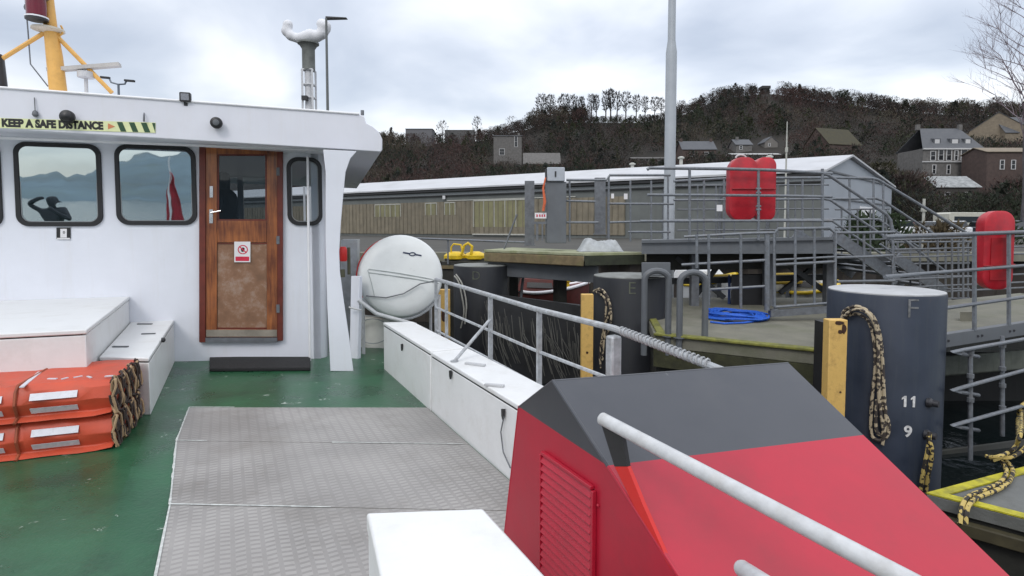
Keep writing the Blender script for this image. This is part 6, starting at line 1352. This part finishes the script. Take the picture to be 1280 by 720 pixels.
# ---- woodland: thousands of bare crowns as one mass, colours vary tree by tree
BARK = mat('bare_twig_mass', (.04,.03,.024), .9, var=.2, vscale=.2, attr='col')
def tri_crowns(specs, name, smooth=0):
    """specs: (base point, height, radius, n, colour, kind). kind 0 bare broadleaf, 1 evergreen, 2 tall bare"""
    V_ = []; Cc = []
    for (b_, h, r, n, col, kind) in specs:
        a = RS.rand(n)*2*np.pi; u = RS.rand(n); 
        if kind == 2: zc = .35+.65*RS.rand(n)**.8; rad_ = r*np.sqrt(np.clip(1-((zc-.7)/.36)**2, 0, 1))*RS.rand(n)**.4
        elif kind == 1: zc = RS.rand(n)**.9; rad_ = r*(1.05-zc)*RS.rand(n)**.35
        else: zc = .08+.92*RS.rand(n)**.75; rad_ = r*np.sqrt(np.clip(1-((zc-.5)/.52)**2, .02, 1))*RS.rand(n)**.4
        c = np.stack([b_[0]+rad_*np.cos(a), b_[1]+rad_*np.sin(a), b_[2]+h*zc], 1)
        ln = (h*.07+.2)*(.5+RS.rand(n)); wd = (.06 if kind != 1 else .20)*(.5+RS.rand(n))*(h/8)*np.where(RS.rand(n) < .35, 2.6, 1.0)
        d = np.stack([np.cos(a)*.55, np.sin(a)*.55, .6+RS.rand(n)*.6], 1)+RS.randn(n,3)*.35; d /= np.linalg.norm(d,axis=1)[:,None]
        s = np.cross(d, RS.randn(n,3)); s /= np.linalg.norm(s,axis=1)[:,None]
        V_.append(np.stack([c-s*wd[:,None], c+s*wd[:,None], c+d*ln[:,None]], 1).reshape(-1,3))
        cc = np.array(col)[None,:]*(.7+.6*RS.rand(n))[:,None]; Cc.append(np.repeat(cc, 3, 0))
    V_ = np.concatenate(V_); Cc = np.concatenate(Cc); nf = len(V_)//3
    me = bpy.data.meshes.new(name); me.vertices.add(len(V_)); me.vertices.foreach_set('co', V_.astype(np.float32).ravel())
    me.loops.add(nf*3); me.loops.foreach_set('vertex_index', np.arange(nf*3, dtype=np.int32)); me.polygons.add(nf)
    me.polygons.foreach_set('loop_start', np.arange(0, nf*3, 3, dtype=np.int32)); me.update(); me.validate()
    at = me.color_attributes.new('col', 'FLOAT_COLOR', 'POINT'); at.data.foreach_set('color', np.concatenate([Cc, np.ones((len(Cc),1))], 1).astype(np.float32).ravel())
    me.materials.append(BARK); return me
PALB = [(.050,.034,.028),(.040,.031,.025),(.055,.045,.034),(.034,.030,.026),(.060,.030,.026),(.030,.027,.027)]
PALG = [(.022,.030,.016),(.030,.035,.014),(.018,.024,.018)]
rnd = random.Random(11)
# ---- individual trees that stand out
TRUNKM = mat('dark_bark', (.035,.03,.026), .9, var=.3, vscale=2)
def skyline_tree(px, ybase, ytop, rpx, kind, lab, group, D=None, col=None, n=240):
    D = D or hit(px, ybase); b_ = cp_(px, ybase, D); lat = (b_-CAMLOC).dot(RV); dd = Vector((b_.x,b_.y,0)).dot(YV); gz = terr(lat, dd)
    h = cp_(px, ytop, D).z-gz; zb_ = gz
    t = thing('bare_tree' if kind != 1 else 'evergreen_tree', Vector((b_.x,b_.y,gz-.3)), lab, 'tree', group)
    r = rpx/F_PX*D
    me = tri_crowns([((0,0,.3), h, r, n, col or rnd.choice(PALB[:3]), kind)], 'crown'); o = bpy.data.objects.new('crown', me); C.objects.link(o); o.parent = t
    mb = MB(); tw_ = Vector(OFF[t.name]); mb.tube([tw_, tw_+wz*h*.5+RV*.2, tw_+wz*h*.92], [.32*h/12,.2*h/12,.05], 6)
    for q_ in range(4):
        a = rnd.random()*6.28; s0 = tw_+wz*h*(.3+.12*q_); mb.tube([s0, s0+Vector((math.cos(a)*r*.4, math.sin(a)*r*.4, h*.18)), s0+Vector((math.cos(a)*r*.7, math.sin(a)*r*.7, h*.36))], [.12*h/12,.08*h/12,.03], 5)
    put('trunk', mb, TRUNKM, t)
    return t
sky_row = [(677,140,121,7),(688,145,122,7),(705,148,121,8),(716,148,122,8),(727,149,124,4),(739,150,121,5),(745,150,122,4),(757,149,117,5),(763,150,115,4),(771,149,118,6),(782,148,118,6),(795,147,122,6),(806,145,124,5),(818,144,124,6),(826,142,125,5),(852,138,128,5)]
desc = ['at the left end of the row, round crowned','second from the left, round crowned','third from the left','fourth from the left','thin one right of the round crowned group','slim one left of the gap of sky','slim one in the gap of sky','tall one in the middle of the row','tallest one in the middle of the row','right of the tallest one','wide crowned one right of the middle','fourth from the lighting column','third left of the lighting column','second left of the lighting column','just left of the lighting column','just right of the lighting column']
for (px, yb, yt, rp), dsc in zip(sky_row, desc):
    skyline_tree(px, yb+3, yt-2, rp, 2, 'tall bare skyline tree on the ridge, '+dsc, 'tall bare trees standing on the ridge', D=R_RIDGE*math.cos(math.atan((px-CX)/F_PX))*.99, col=(.032,.030,.030), n=420 if px < 735 else 300)
for (px, yb, yt, rp, kd, lb) in ((553,170,152,8,0,'small bare tree on the left skyline beside the flat roofed block'), (597,168,147,7,0,'rounded bare tree on the left skyline, tallest there'), (640,165,146,9,0,'rounded bare tree above the stone block'), (489,178,160,5,1,'dark pointed evergreen just right of the deckhouse roof'),
                             (1028,128,116,3,2,'single thin bare tree on the skyline right of the hilltop tower'), (1150,143,127,6,0,'bare crowned tree on the right skyline, left of the dormer house'), (1088,138,122,5,0,'bare tree on the right skyline above the brown roof'), (1170,144,125,6,0,'bare crowned tree on the right skyline above the dormer house'), (1244,142,122,6,2,'bare tree on the right skyline above the sandstone house')):
    skyline_tree(px, yb, yt, rp, kd, lb, 'lone trees on the skyline', D=R_RIDGE*math.cos(math.atan((px-CX)/F_PX))*.985, n=220)

# ---- buildings on the hillside
SLATE = mat('slate_roof', (.075,.08,.09), .55, var=.2, vscale=1, dirt=(.12,.12,.11), dscale=1, damt=.4)
STONE = mat('grey_stone', (.13,.125,.12), .8, var=.25, vscale=1.5, dirt=(.07,.06,.05), dscale=1, damt=.6, bump=.3, bscale=5)
SAND = mat('sandstone', (.20,.165,.12), .8, var=.2, vscale=1.2, dirt=(.15,.12,.09), dscale=.8, damt=.6)
BRICK = mat('dark_brown_brick', (.075,.052,.045), .8, var=.3, vscale=1.5)
PALEF = mat('pale_window_frame', (.5,.5,.5), .6, var=.1); WGL = mat('dark_house_glass', (.02,.022,.025), .15, var=.1)
HD = [0]; HB = []
def house(name, lab, x0, x1, ybase, yeave, yridge, D, wall, roofm, turn=0.0, depth=8, hip=False, wins=(), chim=(), gable_left=False, cat='house'):
    D = min(hit((x0+x1)/2, ybase), R_RIDGE*.97*math.cos(math.atan(((x0+x1)/2-CX)/F_PX))); HD[0] = D; HB.append((x0, x1, yridge, ybase, D))
    a = cp_(x0, ybase, D); b_ = cp_(x1, ybase, D); ze, zr = cp_((x0+x1)/2, yeave, D).z, cp_((x0+x1)/2, yridge, D).z; zb_ = a.z-6
    u = (b_-a); u.z = 0; w = u.length; u.normalize()
    if turn: u = Vector((u.x*math.cos(turn)-u.y*math.sin(turn), u.x*math.sin(turn)+u.y*math.cos(turn), 0)); w /= math.cos(turn)
    f = Vector((-u.y, u.x, 0)); f = f if f.dot(YV) > 0 else -f
    t = thing(name, Vector((a.x,a.y,zb_)), lab, cat)
    P0 = Vector((a.x,a.y,0)); P = lambda s, d, z: P0+u*s+f*d+wz*z
    mb = MB(); mb.prism([P(0,0,zb_), P(w,0,zb_), P(w,depth,zb_), P(0,depth,zb_)], (0,0,ze-zb_)); put('wall', mb, wall, t)
    if zr > ze+.05:
        mb = MB(); o_ = .35; in_ = w*.18 if hip else 0
        if gable_left:      # ridge runs away from the viewer
            mb.prism([P(0,.01,ze), P(w,.01,ze), P(w/2,.01,zr)], f*(depth-.02)); put('gable', mb, wall, t); mb = MB()
            for s0, s1 in ((-o_, w/2), (w+o_, w/2)):
                q_ = [P(s0,-.2,ze-.15), P(s1,-.2,zr+.03), P(s1,depth+.2,zr+.03), P(s0,depth+.2,ze-.15)]; mb.hexa(q_, [p+wz*.15 for p in q_])
        else:
            if not hip: m2 = MB(); m2.prism([P(0.01,0,ze), P(0.01,depth,ze), P(0.01,depth/2,zr-.05)], u*(w-.02)); put('gable', m2, wall, t)
            for d0 in (-o_, depth+o_):
                q_ = [P(-o_,d0,ze-.12), P(w+o_,d0,ze-.12), P(w+o_-in_,depth/2,zr), P(-o_+in_,depth/2,zr)]; mb.hexa(q_, [p+wz*.15 for p in q_])
        rf = put('roof', mb, roofm, t)
    else: mb = MB(); mb.prism([P(-.2,-.2,ze), P(w+.2,-.2,ze), P(w+.2,depth+.2,ze), P(-.2,depth+.2,ze)], (0,0,.25)); rf = put('roof', mb, roofm, t)
    for s in chim: mb = MB(); c = P(w*s, depth/2, zr-.3); mb.hexa([c-u*.5-f*.35, c+u*.5-f*.35, c+u*.5+f*.35, c-u*.5+f*.35], [c-u*.5-f*.35+wz*1.5, c+u*.5-f*.35+wz*1.5, c+u*.5+f*.35+wz*1.5, c-u*.5+f*.35+wz*1.5]); put('chimney', mb, wall, rf)
    for (wx0, wx1, wy0, wy1) in wins:
        s0, s1 = (wx0-x0)/(x1-x0)*w, (wx1-x0)/(x1-x0)*w; z0, z1 = cp_(wx0,wy1,D).z, cp_(wx0,wy0,D).z
        mb = MB(); mb.ring([P(s0,-.02,z0), P(s1,-.02,z0), P(s1,-.02,z1), P(s0,-.02,z1)], [P(s0+.18,-.02,z0+.15), P(s1-.18,-.02,z0+.15), P(s1-.18,-.02,z1-.15), P(s0+.18,-.02,z1-.15)], f*-.1); wf = put('window', mb, PALEF, t, smooth=0)
        mb = MB(); mb.prism([P(s0+.18,-.05,z0+.15), P(s1-.18,-.05,z0+.15), P(s1-.18,-.05,z1-.15), P(s0+.18,-.05,z1-.15)], f*.04); mb2 = MB(); put('pane', mb, WGL, wf, smooth=0)
        mb = MB(); mb.bar(P(s0+.18,-.08,(z0+z1)/2), P(s1-.18,-.08,(z0+z1)/2), .06, .08); put('glazing_bar', mb, PALEF, wf)
    return t, P, w, ze, zr, u, f
house('stone_block', 'ruinous tall grey and brown stone block on the left hillside above the warehouse', 617, 652, 212, 170, 168, 150, STONE, SLATE, depth=9, wins=((624,631,186,194),(643,647,170,184)), chim=(.9,), cat='building')
house('terraced_house', 'low house with a lichen edged roof, right of the stone block', 655, 700, 214, 205, 190, 140, BRICK, STONE, depth=9)
house('flat_roofed_block', 'distant flat roofed grey block on the left skyline', 507, 540, 172, 161, 160.5, 300, mat('pale_far_wall', (.14,.14,.15), .8), SLATE, depth=12, cat='building')
house('flat_roofed_block', 'distant low flat block on the skyline below the rounded bare tree', 556, 592, 170, 162.5, 162, 300, mat('grey_far_wall', (.10,.10,.10), .8), PALEF, depth=10, cat='building')
t, P, w, ze, zr, u, f = house('dormer_house', 'tall grey stone villa with pale bay windows and two dormers on the right hillside', 1152, 1226, 236, 186, 158, 150, STONE, SLATE, depth=10, hip=True, chim=(.12,.85),
      wins=((1161,1168,189,201),(1171,1178,187,201),(1181,1188,187,201),(1191,1196,188,201),(1199,1208,187,201),(1212,1222,188,201),(1164,1169,206,218),(1182,1187,206,218),(1201,1207,206,218),(1215,1223,205,219)))
DV = HD[0]
def pxz(y): return cp_(1190,y,DV).z
mb = MB(); s0, s1 = w*.20, w*.36
for (a_, b2) in ((.22,.34),(.50,.66),(.74,.86)):
    c0, c1 = w*a_, w*b2; mb.hexa([P(c0,1.0,pxz(182)), P(c1,1.0,pxz(182)), P(c1,3.5,pxz(182)), P(c0,3.5,pxz(182))], [P(c0,1.0,pxz(173)), P(c1,1.0,pxz(173)), P(c1,3.5,pxz(171)), P(c0,3.5,pxz(171))])
put('dormer', mb, SLATE, t)
for (a_, b2) in ((.24,.32),(.53,.63),(.76,.84)):
    mb = MB(); mb.prism([P(w*a_,.95,pxz(181)), P(w*b2,.95,pxz(181)), P(w*b2,.95,pxz(174)), P(w*a_,.95,pxz(174))], f*.04); put('dormer_window', mb, PALEF, t)
mb = MB(); mb.bar(P(-.2,-.25,pxz(186.5)), P(w+.2,-.25,pxz(186.5)), .3, .35); mb.bar(P(-.2,-.2,pxz(202.5)), P(w+.2,-.2,pxz(202.5)), .2, .25); put('cornice', mb, PALEF, t)
house('sandstone_house', 'sandstone gabled house under a grey slate roof at the right edge of the hillside', 1206, 1262, 186, 168, 144, 185, SAND, SLATE, turn=-.5, depth=14, gable_left=True)
house('sandstone_house', 'second slate roofed house behind the bare tree at the right edge', 1256, 1330, 186, 166, 144, 180, SAND, SLATE, depth=10)
house('brown_cottage', 'brown brick cottage with a broken pale parapet right of the dormer villa', 1232, 1290, 240, 190, 183, 140, BRICK, SAND, depth=8, wins=((1248,1254,200,212),(1262,1268,200,212)))
house('lean_to_shed', 'low shed with a pale patched roof below the dormer villa', 1170, 1224, 252, 234, 219, 125, mat('dark_shed_wall', (.05,.045,.04), .8, var=.3), mat('patched_pale_roof', (.24,.25,.25), .6, var=.5, vscale=1.2), depth=9, wins=((1180,1187,240,248),(1205,1212,240,248)), cat='shed')
house('slate_terrace', 'low terrace with a blue grey slate roof right of the tall lighting column', 853, 895, 200, 187, 175, 190, BRICK, SLATE, depth=9, chim=(.05,.95), wins=((862,868,190,196),(880,886,190,196)))
house('hillside_villa', 'small dark villa with pale eaves on the middle of the hillside', 920, 940, 190, 181, 173, 230, STONE, SLATE, depth=8, chim=(.3,), wins=((924,928,182,187),))
house('hillside_villa', 'small pale gabled villa right of the middle of the hillside', 956, 972, 184, 178, 171, 235, mat('rendered_wall', (.16,.15,.14), .8), SLATE, depth=7, gable_left=True, wins=((960,963,179,183),))
house('row_of_garages', 'long low dark building with a pale roof edge above the warehouse ridge', 915, 975, 200, 193, 191, 150, STONE, PALEF, depth=6, cat='building')
house('row_of_garages', 'low dark building with a thin pale roof edge left of the double red case', 790, 838, 205, 198, 196, 140, STONE, STONE, depth=6, cat='building')
house('brown_roofed_house', 'olive brown roofed house on the hillside above the gable of the warehouse', 1036, 1085, 196, 180, 157, 160, BRICK, mat('mossy_brown_roof', (.05,.045,.025), .85, var=.3, vscale=1), depth=12, turn=.3)
house('brown_roofed_house', 'low brown roofed cottage with a pale gutter between the brown roof and the dormer villa', 1088, 1122, 222, 212, 205, 120, STONE, mat('dark_brown_roof', (.045,.035,.03), .85, var=.3), depth=7)
specs = []; rnd = random.Random(23)
for k in range(7600):
    th = rad(-22+70*rnd.random()); r = 104+(R_RIDGE-100)*rnd.random()**.8
    if k > 6500: r = R_RIDGE-16+22*rnd.random()
    lat, D = r*math.sin(th), r*math.cos(th)
    b_ = tpt(lat, D); px = CX+F_PX*lat/D; h = 4.5+5.5*rnd.random()
    if r > R_RIDGE-14 and not (660 < px < 840): h *= .7
    if r > R_RIDGE-40 and 944 < px < 969: h *= .35
    if r > R_RIDGE-30 and 736 < px < 835: h *= .42
    rp = h*.45/D*F_PX; low = False; skip = False
    yb = 285-(b_.z-EYE)/D*F_PX
    for (x0, x1, yr, ybh, DH) in HB:
        if x0-rp < px < x1+rp:
            if DH-4 < D < DH+14: skip = True
            elif D <= DH-4 and (yb-(h/D*F_PX)) < ybh-2:      # would hide the house: keep only undergrowth
                hmax = (yb-(ybh-3-(ybh-yr)*.30*rnd.random()))/F_PX*D
                if hmax < 1.2: skip = True
                else: h = min(h, hmax); low = True
    if skip: continue
    green = rnd.random() < (.30 if 680 < px < 980 and 180 < r < 320 else .10)
    brown = px < 610 or (940 < px < 1030)
    pt_ = math.sin(lat*.045+1.3)*math.sin(r*.06+lat*.02)+.5*math.sin(lat*.11+r*.09)
    col = rnd.choice(PALG) if green else (rnd.choice([PALB[0],PALB[4],(.065,.036,.03)]) if brown and rnd.random() < .7 else rnd.choice(PALB))
    if pt_ > .75 and not green: col = rnd.choice([(.085,.070,.048),(.075,.07,.05),(.07,.05,.04)])
    elif pt_ < -.8: col = rnd.choice(PALG)
    wide = h*(.38+.15*rnd.random()) if not low else h*.7
    specs.append((b_, h, wide, 240 if r > R_RIDGE-18 else (100 if r > 220 else 150), tuple(v*.85 for v in col), 1 if green else 0))
me = tri_crowns(specs, 'woodland'); wo = bpy.data.objects.new('woodland', me); C.objects.link(wo); tag(wo, 'dense bare brown and dark green winter woodland covering the hillside', 'woodland', kind='stuff')
# hilltop tower
ht = thing('hilltop_tower', cp_(957,126,R_RIDGE*.9), 'tiny square dark tower on the very top of the hill', 'tower')
D = R_RIDGE*math.cos(math.atan((957-CX)/F_PX)); mb = MB(); boxpx(mb, 954, 962, 110, 128, D, 4); put('shaft', mb, mat('dark_tower_stone', (.04,.04,.04), .9), ht); mb = MB(); boxpx(mb, 953, 963.5, 107, 110.5, D-.5, 5); put('parapet', mb, mat('dark_parapet_stone', (.04,.04,.04), .9), ht)
# thin mast behind the red case and little post
fp2 = thing('thin_mast', cp_(984,215,36,QZ), 'thin pale vertical mast rising above the warehouse roof near its gable', 'mast')
c = cp_(984,152,36); mb = MB(); mb.lathe(Vector((c.x,c.y,QZ)), (0,0,1), [(.06,0),(.05,cp_(984,185,36).z-QZ),(.025,c.z-QZ)], 8); put('pole', mb, FRM, fp2); mb = MB(); mb.lathe(Vector((c.x,c.y,cp_(984,190,36).z)), (0,0,1), [(.09,0),(.09,.3)], 8); put('sleeve', mb, FRM, fp2)
lp2 = thing('bollard_light', cp_(1155,290,22,QZ), 'small slim post with a white head beyond the stair rail', 'bollard light')
mb = MB(); c = cp_(1155,255,22); mb.lathe(Vector((c.x,c.y,QZ)), (0,0,1), [(.05,0),(.05,c.z-QZ+.2)], 8); put('post', mb, FRM, lp2); mb = MB(); mb.lathe(Vector((c.x,c.y,c.z-.3)), (0,0,1), [(.09,0),(.1,.06),(.09,.16)], 10); put('head', mb, FRM, lp2)
# hedge and shrubs on the quay
GRN = []
def shrub(px, D, hgt, rad_, lab, col, n=700):
    o = cp_(px, 300, D, QZ); t = thing('shrub', o, lab, 'shrub', 'shrubs on the quayside')
    sp_ = [((RS.randn()*rad_*.35, RS.randn()*rad_*.35, 0), hgt*(.7+.4*RS.rand()), rad_*.7, n//5, col, 1) for _ in range(5)]
    me = tri_crowns(sp_, 'foliage'); ob = bpy.data.objects.new('foliage', me); C.objects.link(ob); ob.parent = t
    mb = MB()
    for k in range(4): mb.tube([o, o+Vector((RS.randn()*.2, RS.randn()*.2, hgt*.5))], .02, 5)
    put('stem', mb, TRUNKM, t)
for (px, D, h, r, lb) in ((1078,21,1.2,1.0,'small green shrub seen through the stairs'), (1096,22,1.4,1.0,'bushier green shrub to the right of the one behind the stairs'), (1172,20,.9,.8,'brown leaved low shrub in front of the parked cars'), (1246,30,1.6,1.4,'green shrub behind the single red case')):
    shrub(px, D, h, r, lb, (.03,.05,.02) if 'green' in lb else (.08,.06,.03))
# dark trees closing the view behind the cars
for i, (px, yb, D, h, r, lb) in enumerate(((1128,250,100,8,3.6,'bare tree between the warehouse gable and the pale roofed shed'), (1100,240,118,9.5,4.5,'olive tinted bare tree right of the warehouse gable'), (1242,262,90,5,3.4,'low bare tree above the single red case'), (1268,258,100,6,3.0,'low dark tree at the right edge below the brown cottage'), (1066,240,112,8,4,'olive tinted tree just above the warehouse gable'), (1150,262,92,5,2.6,'low bare tree left of the pale roofed shed'))):
    lat = (px-CX)/F_PX*D; gz = terr(lat, D); yt = 285-(gz+h-EYE)/D*F_PX
    skyline_tree(px, yb, yt, r/D*F_PX, 0, lb, 'bare trees behind the car park', D=D, col=(.036,.034,.016) if i in (1,4) else tuple(v*.7 for v in rnd.choice(PALB[:3])), n=1600)

# ---- birch at the right edge
def birch():
    D = 46; o = cp_(1275, 300, D, QZ); t = thing('birch_tree', o, 'tall bare birch with fine twigs at the right edge, standing against the sky', 'tree')
    rn = random.Random(5); mbT = MB(); mbB = MB()
    H_ = cp_(1278,-60,D).z-QZ
    pts = [o+RV*(.0+.03*k+.15*math.sin(k*.9))+wz*(H_*k/14) for k in range(15)]; mbT.tube(pts, [.15*(1-k/16)+.02 for k in range(15)], 8)
    def grow(p, d, ln, r, lev):
        q = [p]; dd = d.copy()
        for k in range(3): dd = (dd+Vector((rn.uniform(-.18,.18), rn.uniform(-.18,.18), rn.uniform(-.05,.16)))).normalized(); q.append(q[-1]+dd*ln/3)
        mbB.tube(q, [r, r*.8, r*.6, r*.4], 4 if lev else 6, caps=False)
        if lev >= 4: return
        for k in range(4 if lev < 3 else 3):
            s = q[1+rn.randrange(3)]; a = rn.uniform(0, 6.28); side = Vector((math.cos(a), math.sin(a), rn.uniform(-.2,.7))); grow(s, (dd+side*.75).normalized(), ln*rn.uniform(.5,.72), r*.5, lev+1)
    for k in range(20):
        f_ = .34+.62*k/20; p = o+wz*(H_*f_); a = math.pi+rn.uniform(-1.5,1.5) if k % 3 else rn.uniform(0,6.28)
        d = (RV*math.cos(a)+YV*math.sin(a)+wz*rn.uniform(.5,1.1)).normalized(); grow(p, d, (1-f_)*4.0+1.3, .026+.03*(1-f_), 1)
    grow(cp_(1277,118,D), (-RV*.62+wz*.78).normalized(), 3.6, .06, 0)
    put('trunk', mbT, mat('birch_bark', (.07,.065,.07), .8, var=.4, vscale=3), t); put('branches', mbB, mat('birch_twigs', (.20,.16,.18), .8, var=.2), t, smooth=0)
birch()
# ---- far shore astern, mirrored in the deckhouse windows
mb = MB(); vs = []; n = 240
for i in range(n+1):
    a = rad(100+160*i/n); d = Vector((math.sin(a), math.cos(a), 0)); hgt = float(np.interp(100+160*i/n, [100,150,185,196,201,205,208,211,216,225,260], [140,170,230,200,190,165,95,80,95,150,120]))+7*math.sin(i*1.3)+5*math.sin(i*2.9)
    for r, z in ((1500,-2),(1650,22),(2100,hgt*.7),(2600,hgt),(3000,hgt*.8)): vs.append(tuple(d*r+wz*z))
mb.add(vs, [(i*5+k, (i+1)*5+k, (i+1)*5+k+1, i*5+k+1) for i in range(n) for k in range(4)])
tag(put('far_shore_hills', mb, mat('haze_blue_moorland', (.12,.17,.20), .95, var=.35, vscale=.004, dirt=(.12,.14,.08), dscale=.003, damt=.6), smooth=80), kind='structure')  # distance haze is put into the blue of the hill colour
